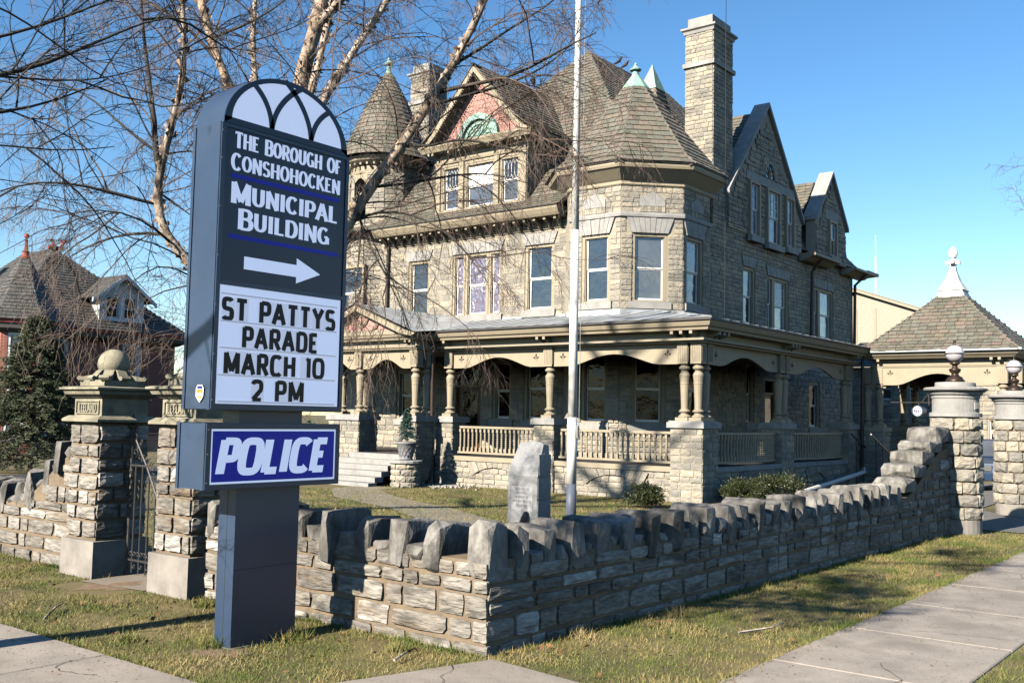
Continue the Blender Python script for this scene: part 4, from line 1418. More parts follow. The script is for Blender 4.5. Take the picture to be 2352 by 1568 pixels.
ring_roof([(1.95, 11.99), (1.72, 12.4), (1.45, 13.05), (.8, 14.6), (.16, 15.8)], 20, TC, caps=False, exp=.2)
cu = MB().lathe((TC[0], TC[1], 15.6), [(.3, 0), (.2, .12), (.12, .3), (.08, .45), (.1, .5), (.07, .54), (.16, .62), (.19, .68), (.1, .76), (.05, .8), (.06, .85), (.01, .95)], 12).build('copper_finial', MT['copper'], HO)

# close the house at the back and left
wall_mb.quad((40, 11.4, -.7), (40, 26, -.7), (40, 26, 8.9), (40, 11.4, 8.9)); wall_mb.quad((40, 26, -.7), (22, 26, -.7), (22, 26, 8.9), (40, 26, 8.9))
WALL = wall_mb.build('wall', MT['mortar'], HO)
ROOF = ru.build('roof', MT['slateunder'], HO)
RS.finish(ROOF, 300, 'slates')


# ------------------------------------------------------------------ the porch
def pedestal(x0, x1, y0, y1, z1=1.5, cap=True, z0=-.7, name='pedestal'):
    p = MB().wbox(x0 + .03, x1 - .03, y0 + .03, y1 - .03, z0, z1).build(name, MT['mortar'], HO)
    for o, n, L in (((x0 + .03, y1 - .03, 0), (-1, 0, 0), y1 - y0 - .06), ((x0 + .03, y0 + .03, 0), (0, -1, 0), x1 - x0 - .06)):
        lay(ST, Fr(o, n), ashlar(-.01, L + .01, -.52, z1, ch=(.15, .22), w=(.22, .45)), .028, 1.5)
    if cap:
        c = MB().wbox(x0 - .06, x1 + .06, y0 - .06, y1 + .06, z1, z1 + .15)
        c.wbox(x0 - .02, x1 + .02, y0 - .02, y1 + .02, z1 + .151, z1 + .19)
        c.build('pedestal_cap', MT['lime'], p)
    return p


def col_mesh():
    m = MB()
    m.wbox(-.19, .19, -.19, .19, 0, .09)
    m.lathe((0, 0, .09), [(.17, 0), (.18, .03), (.15, .06), (.11, .08), (.105, .12), (.15, .15), (.16, .18), (.12, .21), (.10, .23), (.10, .3), (.105, .31), (.10, .32), (.11, .6), (.125, .9), (.135, .93), (.125, .95), (.14, 1.08), (.15, 1.15), (.13, 1.2), (.09, 1.25), (.10, 1.28), (.15, 1.32), (.16, 1.36), (.12, 1.40), (.09, 1.43), (.13, 1.46)], 14)
    m.wbox(-.16, .16, -.16, .16, 1.55, 2.12)
    for i in range(-2, 3):
        m.wbox(i * .055 - .012, i * .055 + .012, -.172, .172, 1.62, 2.05)
        m.wbox(-.172, .172, i * .055 - .012, i * .055 + .012, 1.62, 2.05)
    return local(m, 'column', MT['trim'])


COLM = col_mesh()
CZ = 1.69


def column(x, y, z=CZ):
    return put('column', COLM, HO, (x, y, z))


pedestal(18.48, 19.42, 7.86, 8.86); pedestal(18.48, 19.2, 12.74, 13.5); pedestal(18.48, 19.2, 16.72, 17.46)
pedestal(23.75, 24.75, 7.9, 8.6); pedestal(29.5, 30.4, 7.86, 8.6)
for x, y in ((18.78, 8.56), (18.78, 8.15), (19.18, 8.15), (18.78, 13.1), (18.78, 17.1), (24.05, 8.15), (24.5, 8.15), (29.8, 8.15), (30.15, 8.15)):
    column(x, y)
# entry projection
pedestal(17.4, 18.3, 17.3, 17.9); pedestal(17.4, 18.3, 19.9, 21.4); pedestal(18.48, 19.2, 21.9, 22.6)
for x, y in ((17.66, 17.6), (18.2, 17.6), (17.66, 20.15), (18.2, 20.15), (18.78, 22.2), (18.78, 21.1)):
    column(x, y)
MB().wbox(18.6, 22.02, 7.95, 26, .36, .45).wbox(22.02, 30.9, 7.95, 11.42, .36, .45).wbox(17.5, 18.6, 17.95, 19.9, .36, .45).build('porch_floor', MT['porchfloor'], HO)
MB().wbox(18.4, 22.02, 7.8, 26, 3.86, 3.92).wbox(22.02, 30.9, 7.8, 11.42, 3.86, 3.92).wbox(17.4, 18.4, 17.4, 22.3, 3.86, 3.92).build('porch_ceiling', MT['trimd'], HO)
# foundation walls with relieving arches
for fr, segs in ((Fr((18.62, 26, 0), (-1, 0, 0)), [(8.55, 9.27), (12.5, 13.25)]), (Fr((18.62, 7.98, 0), (0, -1, 0)), [])):
    L = 18.0 if segs else 12.0
    holes = []
    fm = MB()
    sheet(fm, fr, 0, L, -.7, .3)
    fw_ = fm.build('foundation', MT['mortar'], HO)
    arches = [(26 - 15.0, 1.15), (26 - 10.7, 1.15)] if segs else [(3.2, .9), (8.0, .9)]
    holes = [(c - w, c + w, -.25, .3) for c, w in arches]
    lay(ST, fr, ashlar(3.5 if segs else .8, L, -.55, .28, [], ch=(.14, .2), w=(.25, .5)), .035, 1.2)
    for c, w in arches:
        n = 11
        R = w * 1.25
        for i in range(n):
            a, b = (-1 + 2 * (i + .04) / n) * .72, (-1 + 2 * (i + .96) / n) * .72
            zc = -.02 - R * math.cos(.72)
            MB().prism(fr, [(c + R * .98 * math.sin(a), zc + R * .86 * math.cos(a)), (c + R * .98 * math.sin(b), zc + R * .86 * math.cos(b)), (c + R * 1.22 * math.sin(b), min(.28, zc + R * 1.22 * math.cos(b))), (c + R * 1.22 * math.sin(a), min(.28, zc + R * 1.22 * math.cos(a)))], 0, .065 + RNG.uniform(0, .02)).build('arch_stone', MT['stone'], HO)
    MB().box(fr, 0 if segs else .8, L, .3, .44, -.1, .07).build('ledge', MT['lime' if not segs else 'trim'], HO)

# balustrades: every baluster its own part
bm = MB()
bm.wbox(-.036, .036, -.036, .036, 0, .14).wbox(-.036, .036, -.036, .036, .62, .74)
bm.lathe((0, 0, .14), [(.036, 0), (.024, .03)] + [(r, .04 + .03 * i) for i, r in enumerate([.037, .024] * 7)] + [(.034, .46), (.036, .48)], 6)
BAL = local(bm, 'baluster', MT['trim'])


def balustrade(p, q, n, z=.52, bow=0.0):
    p, q = V(*p, 0), V(*q, 0)
    t = unit(q - p)
    nv = V(t[1], -t[0], 0)
    f = lambda u: p + (q - p) * u + nv * bow * math.sin(math.pi * u)
    L = np.linalg.norm(q - p)
    for h0, h1, w in ((z + .8, z + .87, .07), (z, z + .06, .06)):
        m = MB()
        us = np.linspace(0, 1, 13 if bow else 2)
        for a, b in zip(us[:-1], us[1:]):
            A, B = f(a), f(b)
            m.hexa([A - nv * -w + UP * h0, B + nv * w + UP * h0, B - nv * w + UP * h0, A - nv * w + UP * h0, A + nv * w + UP * h1, B + nv * w + UP * h1, B - nv * w + UP * h1, A - nv * w + UP * h1])
        m.build('rail', MT['trim'], HO)
    for i in range(n):
        c = f((i + .5) / n)
        put('baluster', BAL, HO, (c[0], c[1], z + .06))


balustrade((18.8, 12.74), (18.8, 8.86), 22)
balustrade((18.8, 16.72), (18.8, 13.5), 19)
balustrade((19.42, 8.15), (23.75, 8.15), 27, bow=.22)
balustrade((24.75, 8.15), (29.5, 8.15), 28, bow=.22)

# arched frieze boards; dark fleur inlays paint the shade of cut-outs
def fleur(mb, fr, s, h, d, k=1.0):
    mb.prism(fr, [(s, h + .15 * k), (s + .03 * k, h + .09 * k), (s + .012 * k, h + .03 * k), (s, h - .12 * k), (s - .012 * k, h + .03 * k), (s - .03 * k, h + .09 * k)], d, d + .004)
    for g in (-1, 1):
        p = [(s + g * .03 * k, h + .0), (s + g * .05 * k, h + .045 * k), (s + g * .09 * k, h + .045 * k), (s + g * .12 * k, h - .0 * k), (s + g * .08 * k, h + .015 * k), (s + g * .055 * k, h - .03 * k)]
        mb.prism(fr, p if g < 0 else p[::-1], d, d + .004)


def frieze(fr, s0, s1, d, ztop=3.8, spring=3.24, crown=3.56, parent=None):
    parent = parent or HO
    n = 20
    L = s1 - s0
    e = .16
    def z(u):
        if u < e or u > 1 - e:
            return spring
        w = (u - e) / (1 - 2 * e)
        return spring + (crown - spring) * (math.sin(math.pi * w) ** 1.3)
    us = np.linspace(0, 1, n + 1)
    o = MB().strip_prism(fr, [(s0 + L * u, ztop) for u in us], [(s0 + L * u, z(u)) for u in us], d - .06, d).build('frieze_board', MT['trim'], parent)
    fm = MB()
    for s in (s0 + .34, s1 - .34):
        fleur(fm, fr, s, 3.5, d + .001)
    fm.build('dark_fleur_inlay', MT['dark'], o)  # flat dark inlay in place of a real shaded opening


FP = Fr((18.72, 26, 0), (-1, 0, 0))
SP = Fr((18.6, 8.09, 0), (0, -1, 0))
for a, b in ((26 - 12.94, 26 - 8.72), (26 - 16.94, 26 - 13.26)):
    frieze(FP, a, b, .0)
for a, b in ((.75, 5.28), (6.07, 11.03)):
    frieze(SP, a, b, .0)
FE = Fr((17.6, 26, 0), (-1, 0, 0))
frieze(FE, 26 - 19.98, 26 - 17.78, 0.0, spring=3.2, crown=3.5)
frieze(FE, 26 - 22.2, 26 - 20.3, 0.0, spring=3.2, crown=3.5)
# entablature and cornice along the eaves
path = [(18.62, 26), (18.62, 7.98), (30.5, 7.98)]
ent = [(-.2, 3.8), (.10, 3.8), (.11, 3.83), (.07, 3.85), (.07, 3.9), (.1, 3.92), (.02, 3.94), (.02, 4.1), (-.2, 4.12)]
MB().sweep(path, ent).build('entablature', MT['trim'], HO)
cor = [(-.1, 4.1), (.38, 4.12), (.4, 4.18), (.46, 4.22), (.5, 4.3), (.52, 4.36), (-.1, 4.36)]
MB().sweep(path, cor).build('porch_cornice', MT['trim'], HO)
MB().sweep(path, [(.5, 4.362), (.57, 4.363), (.56, 4.43), (.4, 4.44)]).build('gutter', MT['gutter'], HO)
pe = [(18.6, 22.3), (17.55, 22.3), (17.55, 17.5), (18.6, 17.5)]
MB().sweep(pe, ent).build('entry_entablature', MT['trim'], HO)
MB().sweep(pe, [(-.1, 4.08), (.22, 4.1), (.24, 4.15), (.3, 4.2), (.32, 4.26), (-.1, 4.27)]).build('entry_cornice', MT['trim'], HO)
bk = MB()
bk.prism(Fr((0, 0, 0), (0, -1, 0)), [(0, -.26), (-.07, -.24), (-.12, -.14), (-.3, -.1), (-.34, -.09), (-.34, 0), (0, 0)], -.045, .045)
BK = local(bk, 'bracket', MT['trim'])
for y in (8.7, 8.42, 8.12, 13.25, 13.0, 17.0):
    put('bracket', BK, HO, (18.6, y, 4.115))
for x in (19.0, 19.28, 19.55, 24.0, 24.25, 24.5, 29.8, 30.1):
    put('bracket', BK, HO, (x, 7.96, 4.115), math.pi / 2)
for y in (17.6, 17.8, 22.0):
    put('bracket', BK, HO, (17.55, y, 4.09), 0, (.7, 1, .8))
# pediment over the steps
fp = Fr((17.4, 19.92, 0), (-1, 0, 0))
pdm = MB().prism(fp, [(-2.45, 4.27), (2.45, 4.27), (0, 5.12)], -.1, 0).build('pediment', MT['trim'], HO)
MB().prism(fp, [(-1.5, 4.45), (1.5, 4.45), (0, 4.97)], 0, .008).build('pink_panel', MT['pink'], pdm)
orn = MB()
orn.box(fp, -.05, .05, 4.44, 4.98, .008, .06)
for g in (-1, 1):
    orn.tube([fp.p(0, 4.55, .035), fp.p(g * .25, 4.7, .035), fp.p(g * .38, 4.9, .035)], .045, 5)
    orn.tube([fp.p(g * .5, 4.45, .035), fp.p(g * .75, 4.55, .035), fp.p(g * .85, 4.72, .035)], .04, 5)
orn.box(fp, -1.6, 1.6, 4.3, 4.46, 0, .03)
orn.build('pediment_ornament', MT['trim'], pdm)
for g in (-1, 1):
    MB().strip_prism(fp, [(g * 2.75, 4.28), (g * 2.2, 4.42), (0, 5.3)], [(g * 2.6, 4.2), (g * 2.1, 4.28), (0, 5.12)], -.1, .3).build('raking_cornice', MT['trim'], HO)
    dn = MB()
    for i in range(22):
        t = (i + .5) / 22
        dn.box(fp, g * 2.1 * (1 - t) - .022, g * 2.1 * (1 - t) + .022, 4.23 + .85 * t, 4.29 + .85 * t, .0, .12)
    dn.build('dentils', MT['trim'], HO)
# tin porch roofs with low standing seams
tn = MB()
tn.quad((18.06, 26, 4.42), (18.06, 7.42, 4.42), (22.05, 11.41, 5.16), (22.05, 26, 5.16)); tn.quad((18.06, 7.42, 4.42), (31.2, 7.42, 4.42), (31.2, 11.41, 5.16), (22.05, 11.41, 5.16))
tn.quad((17.05, 17.15, 4.32), (21.0, 17.15, 4.75), (21.6, 19.92, 5.36), (17.05, 19.92, 5.36)); tn.quad((21.0, 22.7, 4.75), (17.05, 22.7, 4.32), (17.05, 19.92, 5.36), (21.6, 19.92, 5.36))
TR = tn.build('tin_roof', MT['tin'], HO)
sm = MB()
for y in np.arange(8.3, 26, .62):
    xe = min(22.02, 18.06 + (y - 7.42)) if y < 11.4 else 22.02
    sm.tube([(18.07, y, 4.43), (xe, y, 4.43 + (xe - 18.06) * .1855)], .014, 4)
for x in np.arange(19.2, 31, .62):
    ye = min(11.4, 7.42 + (x - 18.06)) if x < 22 else 11.4
    sm.tube([(x, 7.44, 4.43), (x, ye, 4.43 + (ye - 7.42) * .1855)], .014, 4)
sm.tube([(18.06, 7.42, 4.43), (22.04, 11.4, 5.175)], .03, 5)
sm.build('seams', MT['tin'], TR)
MB().sweep([(22, 26), (22, 14.8)], [(-.05, 5.05), (.03, 5.05), (.02, 5.22), (-.05, 5.22)]).sweep([A0, A1, A2, A3], [(-.05, 4.9), (.11, 4.9), (.1, 5.2), (-.05, 5.2)]).sweep([(25.2, 11.4), (31.2, 11.4)], [(-.05, 5.0), (.03, 5.0), (.02, 5.24), (-.05, 5.24)]).build('flashing', MT['tin'], HO)
# steps
for i in range(6):
    z1 = .45 - i * .165
    MB().wbox(17.5 - (i + 1) * .3, 17.5 - i * .3 + .06, 17.75 - .03 * i, 20.1 + .16 * i, z1 - .165, z1 - .002 * i).build('step', MT['lime'], HO)
# downspouts
def pipe(pts, name, m, r=.05, k=8, parent=None):
    return MB().tube(pts, r, k).build(name, MT[m], parent or HO)


pipe([(18.05, 17.47, 4.2), (18.2, 17.4, 3.9), (18.22, 17.35, .1), (18.1, 17.3, -.35), (17.9, 17.25, -.42)], 'downspout', 'pipe', .06)
pipe([(21.9, 23.3, 8.4), (21.88, 23.3, 5.2)], 'downspout', 'pipe', .06)
pipe([(24.85, 10.75, 9.7), (24.8, 11.0, 9.2), (24.8, 11.2, 8.9), (24.8, 11.2, 5.2)], 'downspout', 'pipe', .06)
pipe([(34.6, 10.75, 8.5), (34.65, 11.2, 8.0), (34.65, 11.25, 5.2)], 'downspout', 'pipe', .07)
pipe([(39.9, 10.7, 8.5), (39.75, 11.2, 8.0), (39.75, 11.25, 4.6)], 'downspout', 'pipe', .07)
pipe([(30.45, 7.7, 4.3), (30.45, 7.75, .1)], 'downspout', 'pipe', .06)
pipe([(30.42, 7.68, .12), (30.3, 7.62, .0), (28.1, 7.4, -.1), (22.5, 7.2, -.46)], 'white_drain_pipe', 'white', .07)
pipe([(24.75, 10.3, 18.0), (24.72, 10.3, 5.2)], 'aerial_cable', 'gutter', .012, 5)
WO = ST
ST.finish(WALL, 300, 'stonework')

# ------------------------------------------------------------------ porte cochere
PC = thing('porte_cochere', 'square drive-through pavilion with slate pyramid roof and white finial beside the mansion', 'pavilion', (33.1, 5.25, -.45))
PR = Store('slate', SLATES, MT['slate'], 'slate')
ru = MB()
cx, cy = 33.1, 5.25
rings = [(2.72, 4.28), (2.25, 4.62), (1.2, 5.62), (.42, 6.42)]
for (a0, h0), (a1, h1) in zip(rings[:-1], rings[1:]):
    for dx, dy in ((-1, 0), (0, -1), (1, 0), (0, 1)):
        n_ = V(dx, dy, 0); t_ = np.cross(UP, n_); c_ = V(cx, cy, 0)
        a, b, c, d = c_ + n_ * a0 - t_ * a0 + UP * h0, c_ + n_ * a0 + t_ * a0 + UP * h0, c_ + n_ * a1 + t_ * a1 + UP * h1, c_ + n_ * a1 - t_ * a1 + UP * h1
        ru.quad(a, b, c, d); slate_face(PR, a, b, c, d, exp=.2, w=(.28, .34))
        ridge_caps(PC, a, d, MT['slate'], .07, .25)
pr_ = ru.build('roof', MT['slateunder'], PC)
PR.finish(pr_, 300, 'slates')
fin = MB()
for (a0, h0), (a1, h1) in zip([(.5, 6.36), (.4, 6.6), (.45, 6.63), (.24, 7.0), (.12, 7.35), (.08, 7.6)][:-1], [(.5, 6.36), (.4, 6.6), (.45, 6.63), (.24, 7.0), (.12, 7.35), (.08, 7.6)][1:]):
    fin.hexa([(cx - a0, cy - a0, h0), (cx + a0, cy - a0, h0), (cx + a0, cy + a0, h0), (cx - a0, cy + a0, h0), (cx - a1, cy - a1, h1), (cx + a1, cy - a1, h1), (cx + a1, cy + a1, h1), (cx - a1, cy + a1, h1)])
fin.wbox(cx - .07, cx + .07, cy - .26, cy + .26, 7.62, 7.75).wbox(cx - .26, cx + .26, cy - .07, cy + .07, 7.621, 7.751)
fin.lathe((cx, cy, 7.72), [(.09, 0), (.07, .1), (.12, .16), (.16, .28), (.14, .4), (.09, .48), (.03, .56)], 10)
fin.build('finial', MT['white'], PC)
sq = [(30.95, 7.45), (30.95, 3.05), (35.3, 3.05), (35.3, 7.45)]
MB().sweep(sq, [(-.2, 3.72), (.1, 3.72), (.12, 3.78), (.04, 3.8), (.04, 4.0), (-.2, 4.0)], close=True).build('entablature', MT['trim'], PC)
MB().sweep(sq, [(-.2, 4.0), (.3, 4.02), (.36, 4.08), (.44, 4.14), (.48, 4.24), (-.2, 4.25)], close=True).build('cornice', MT['trim'], PC)
MB().sweep(sq, [(.46, 4.242), (.58, 4.243), (.58, 4.32), (.46, 4.3)], close=True).build('gutter', MT['tin'], PC)
MB().wbox(30.9, 35.4, 3.0, 7.5, 3.9, 3.95).build('ceiling', MT['trimd'], PC)
for fr in (Fr((30.87, 7.45, 0), (-1, 0, 0)), Fr((35.38, 7.45, 0), (-1, 0, 0)), Fr((30.95, 2.97, 0), (0, -1, 0))):
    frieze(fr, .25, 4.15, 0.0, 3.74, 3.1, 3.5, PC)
for (x, y) in ((31.0, 7.5), (31.0, 2.95), (35.25, 7.5), (35.25, 2.95)):
    p = MB().wbox(x - .42, x + .42, y - .42, y + .42, -.7, 1.45).wbox(x - .5, x + .5, y - .5, y + .5, 1.45, 1.6).build('pier', MT['mortar'], PC)
    stp = Store('house_stone', HBLOCKS, MT['stone'], 'stone')
    lay(stp, Fr((x - .42, y + .42, 0), (-1, 0, 0)), ashlar(0, .84, -.5, 1.44), .05); lay(stp, Fr((x - .42, y - .42, 0), (0, -1, 0)), ashlar(0, .84, -.5, 1.44), .05)
    stp.finish(p, 60, 'stonework')
    for g in (-.22, .22):
        put('column', COLM, PC, (x, y + g, 1.6))
MB().wbox(30.96, 31.1, 7.05, 7.95, 3.0, 3.75).build('corner_block', MT['trim'], PC)
for y in (3.2, 3.45, 7.2):
    put('bracket', BK, PC, (30.92, y, 4.02))


# ------------------------------------------------------------------ buildings behind
def facade_building(name, label, x0, x1, y0, y1, z0, z1, wallm, wins, roofm, ridge, stones=False):
    t = thing(name, label, 'building', ((x0 + x1) / 2, (y0 + y1) / 2, z0))
    fr = Fr((x0, y1, 0), (-1, 0, 0))
    holes = [(y1 - b, y1 - a, c, e) for a, b, c, e in wins]
    w = MB()
    sheet(w, fr, 0, y1 - y0, z0, z1, holes)
    w.quad((x0, y0, z0), (x1, y0, z0), (x1, y0, z1), (x0, y0, z1)); w.quad((x1, y0, z0), (x1, y1, z0), (x1, y1, z1), (x1, y0, z1)); w.quad((x1, y1, z0), (x0, y1, z0), (x0, y1, z1), (x1, y1, z1))
    wo = w.build('wall', MT[wallm], t)
    for q in holes:
        window(t, fr, *q, pane='pane', trim='trim' if stones else 'white', tw=.06, sill=stones)
    if stones:
        st = Store('house_stone', HBLOCKS, MT['stone'], 'stone')
        lay(st, fr, ashlar(0, y1 - y0, .2, z1, holes, ch=(.18, .28), w=(.3, .7)), .05)
        st.finish(wo, 120, 'stonework')
    r = MB()
    ym, xm, e = (y0 + y1) / 2, (x0 + x1) / 2, .35
    if ridge == 'x':       # gable faces the camera side
        r.add([(x0 - e, y1 + e, z1 - .2), (x0 - e, ym, z1 + 2.3), (x1, ym, z1 + 2.3), (x1, y1 + e, z1 - .2), (x0 - e, y0 - e, z1 - .2), (x1, y0 - e, z1 - .2)], [(0, 1, 2, 3), (1, 4, 5, 2)])
        MB().prism(fr, [(0, z1), (y1 - y0, z1), ((y1 - y0) / 2, z1 + 2.2)], -.1, 0).build('gable', MT[wallm], t)
        for g in (-1, 1):
            c = (y1 - y0) / 2
            MB().strip_prism(fr, [(c, z1 + 2.35), (c + g * (c + .4), z1 - .2)], [(c, z1 + 2.1), (c + g * (c + .4), z1 - .42)], .05, .3).build('bargeboard', MT['trim'], t)
        for a in (-1.2, 0, 1.2):
            MB().box(fr, c + a - .07, c + a + .07, z1 - 1.5, z1 + 1.0, 0, .04).build('timber', MT['trim'], t)
    else:
        r.add([(x0 - e, y1, z1), (x0 - e, y0, z1), (xm, y0, z1 + 1.6), (xm, y1, z1 + 1.6), (x1, y0, z1), (x1, y1, z1)], [(0, 1, 2, 3), (3, 2, 4, 5)])
    r.build('roof', MT[roofm], t)
    return t


MT['stucco'] = M('cream_stucco', (0.46, 0.41, 0.33), var=0.1, ns=8, bump=0.6, bs=30)
MT['greyroof'] = M('grey_shingle_roof', (0.13, 0.13, 0.12), var=0.25, ns=5, bump=0.3, bs=15)
facade_building('stone_annex', 'low grey stone annex with white windows seen under the pavilion roof', 46, 54, 1.5, 14.5, -.5, 4.6, 'mortar', [(11.5, 12.2, 2.9, 4.1), (10.2, 10.8, 2.9, 4.1), (6.5, 7.1, .8, 2.05)], 'greyroof', 'y', True)
facade_building('stucco_building', 'cream stucco gabled building far behind the mansion', 58, 68, 11.0, 24.0, -.5, 8.0, 'stucco', [], 'greyroof', 'x')
tag(MB().tube([(60, 16.9, 9), (60, 16.9, 12.6)], .05, 6).tube([(60, 16.9, 12.6), (60, 16.9, 14.0)], .025, 5).build('antenna_mast', MT['white']), 'thin white antenna mast above the stucco building roof', 'antenna')

# parked car between the pillars ------------------------------------
MT['bluecar'] = M('blue_car_paint', (0.03, 0.07, 0.16), rough=0.25, var=0.03, bump=0, metal=0.3, spec=0.6)
MT['rubber'] = M('tyre_rubber', (0.02, 0.02, 0.02), rough=0.8, var=0.1, bump=0.1)
MT['chrome'] = M('bright_metal', (0.55, 0.55, 0.56), rough=0.25, var=0.05, bump=0, metal=0.9)
CX, CY, CZ0 = 27.0, 2.95, float(tz(27.0, 2.5)) + .02
car = thing('parked_car', 'dark blue car parked on the drive between the two round pillars', 'car', (CX, CY, CZ0))
fr = Fr((CX, CY + .85, CZ0), (0, 1, 0))
def carsec(mb, prof, w0, w1, y):
    n = len(prof)
    vs = [(CX + a, y - w, CZ0 + b) for (a, b), w in zip(prof, [w0] * n)] + [(CX + a, y + w, CZ0 + b) for (a, b), w in zip(prof, [w1] * n)]
    mb.add(vs, [tuple(range(n)), tuple(range(2 * n - 1, n - 1, -1))] + [(i, i + n, (i + 1) % n + n, (i + 1) % n) for i in range(n)])
    return mb
carsec(MB(), [(-2.2, .3), (-2.25, .55), (-2.15, .78), (-1.2, .92), (1.3, .98), (2.15, .95), (2.2, .5), (2.15, .3)], .86, .86, CY).build('body', MT['bluecar'], car)
carsec(MB(), [(-1.1, .92), (-.35, 1.42), (.8, 1.44), (1.5, .97)], .72, .72, CY).build('cabin', MT['bluecar'], car)
MB().quad((CX - 1.075, CY + .64, CZ0 + .96), (CX - 1.075, CY - .64, CZ0 + .96), (CX - .40, CY - .6, CZ0 + 1.4), (CX - .40, CY + .6, CZ0 + 1.4)).build('windscreen', MT['grey_shade'], car)
for g in (-1, 1):
    MB().quad((CX - .8, CY + g * .725, CZ0 + 1.0), (CX + 1.1, CY + g * .725, CZ0 + 1.02), (CX + .75, CY + g * .725, CZ0 + 1.38), (CX - .35, CY + g * .725, CZ0 + 1.37)).build('side_window', MT['pane'], car)
    MB().wbox(CX - 2.28, CX - 2.2, CY + g * .62 - .16, CY + g * .62 + .16, CZ0 + .58, CZ0 + .74).build('headlight', MT['chrome'], car)
    for x in (-1.4, 1.35):
        m = MB()
        n = 16
        ring = [(CX + x + .32 * math.cos(2 * math.pi * i / n), CZ0 + .32 + .32 * math.sin(2 * math.pi * i / n)) for i in range(n)]
        m.add([(a, CY + g * .70, b) for a, b in ring] + [(a, CY + g * .89, b) for a, b in ring], [tuple(range(n)), tuple(range(2 * n - 1, n - 1, -1))] + [(i, (i + 1) % n, (i + 1) % n + n, i + n) for i in range(n)])
        m.build('wheel', MT['rubber'], car)
MB().wbox(CX - 2.3, CX - 2.2, CY - .8, CY + .8, CZ0 + .32, CZ0 + .5).build('bumper', MT['bluecar'], car)
MB().wbox(CX - 2.31, CX - 2.29, CY - .16, CY + .16, CZ0 + .38, CZ0 + .48).build('number_plate', MT['white'], car)

# hanging police drum sign
MT['signblue'] = M('sign_blue', (0.012, 0.016, 0.22), rough=0.4, var=0.06, bump=0)
backlit(MT['signblue'], (0.01, 0.03, 1.0), 0.042)
MT['navy'] = M('dark_blue_cabinet_paint', (0.046, 0.082, 0.155), rough=0.36, var=0.16, ns=2.2, bump=0.03, bs=6, spec=0.55, stain=((0.055, 0.085, 0.145), 3.0, 0.56), stain2=((0.075, 0.09, 0.12), 14.0, 0.66))
MT['navyface'] = M('navy_sign_face', (0.017, 0.032, 0.082), rough=0.35, var=0.05, bump=0, spec=0.5)
MT['vinyl'] = M('white_vinyl', (0.80, 0.80, 0.80), rough=0.45, var=0.03, bump=0)
backlit(MT['vinyl'], (0.56, 0.64, 0.92), 0.205)
MT['black'] = M('black_plastic_letter', (0.010, 0.010, 0.010), rough=0.4, var=0.05, bump=0)
ps = thing('hanging_police_sign', 'small blue drum-shaped police sign hanging from an iron bracket under the pavilion', 'sign', (31.7, 6.1, 2.1))
fs_ = Fr((31.45, 6.1, 0), (-1, 0, 0))
n = 20
m = MB(); m.prism(fs_, [(.2 * math.cos(2 * math.pi * i / n), 2.2 + .2 * math.sin(2 * math.pi * i / n)) for i in range(n)], -.45, 0); m.build('drum', MT['navy'], ps)
MT['drum'] = M('drum_blue', (0.012, 0.018, 0.16), rough=0.4, var=0.06, bump=0)
MB().prism(fs_, [(.15 * math.cos(2 * math.pi * i / n), 2.2 + .17 * math.sin(2 * math.pi * i / n)) for i in range(n)], 0, .004).build('white_disc', MT['white'], ps)
text(fs_, 'POLICE', -.13, 2.15, .09, .26, .26, .24, d=.006, e=3).build('lettering', MT['drum'], ps)
b = MB(); b.tube([(31.6, 7.2, 2.5), (31.6, 5.0, 2.5)], .02, 5); b.tube([(31.6, 6.0, 2.5), (31.6, 5.75, 2.85)], .02, 5); b.tube([(31.6, 5.75, 2.4), (31.6, 5.75, 2.85)], .025, 5); b.tube([(31.6, 6.1, 2.4), (31.6, 6.1, 2.5)], .015, 5)
b.build('bracket', MT['iron'], ps)
hr = thing('stair_handrail', 'bent metal stair handrail by the side porch end', 'handrail', (31, 6.9, -.4))
for dy, dx in ((0, 0), (.75, .2)):
    MB().tube([(28.9 + dx, 6.9 + dy, 1.35), (30.9 + dx, 6.9 + dy, .66), (31.35 + dx, 6.9 + dy, .5), (31.5 + dx, 6.9 + dy, .3), (31.5 + dx, 6.9 + dy, -.4)], .028, 8).build('rail', MT['chrome' if dy == 0 else 'gutter'], hr)
    for x, z in ((29.4, 1.18), (30.1, .94), (30.8, .69)):
        MB().tube([(x + dx, 6.9 + dy, -.4), (x + dx, 6.9 + dy, z)], .018, 6).build('baluster', MT['gutter'], hr)

# ------------------------------------------------------------------ brick house on the left
def brickmat():
    m = bpy.data.materials.new('red_brick')
    m.use_nodes = True
    t = m.node_tree
    b = t.nodes['Principled BSDF']
    geo = t.nodes.new('ShaderNodeNewGeometry')
    sx = t.nodes.new('ShaderNodeSeparateXYZ'); t.links.new(geo.outputs['Position'], sx.inputs[0])
    ad = t.nodes.new('ShaderNodeMath'); ad.operation = 'ADD'
    t.links.new(sx.outputs[0], ad.inputs[0]); t.links.new(sx.outputs[1], ad.inputs[1])
    cx_ = t.nodes.new('ShaderNodeCombineXYZ')
    t.links.new(ad.outputs[0], cx_.inputs[0]); t.links.new(sx.outputs[2], cx_.inputs[1])
    br = t.nodes.new('ShaderNodeTexBrick')
    br.inputs['Color1'].default_value = (.18, .05, .033, 1); br.inputs['Color2'].default_value = (.24, .07, .045, 1); br.inputs['Mortar'].default_value = (.26, .19, .15, 1)
    br.inputs['Scale'].default_value = 1.0; br.inputs['Brick Width'].default_value = .22; br.inputs['Row Height'].default_value = .075; br.inputs['Mortar Size'].default_value = .008
    t.links.new(cx_.outputs[0], br.inputs['Vector']); t.links.new(br.outputs['Color'], b.inputs['Base Color'])
    b.inputs['Roughness'].default_value = .9
    return m


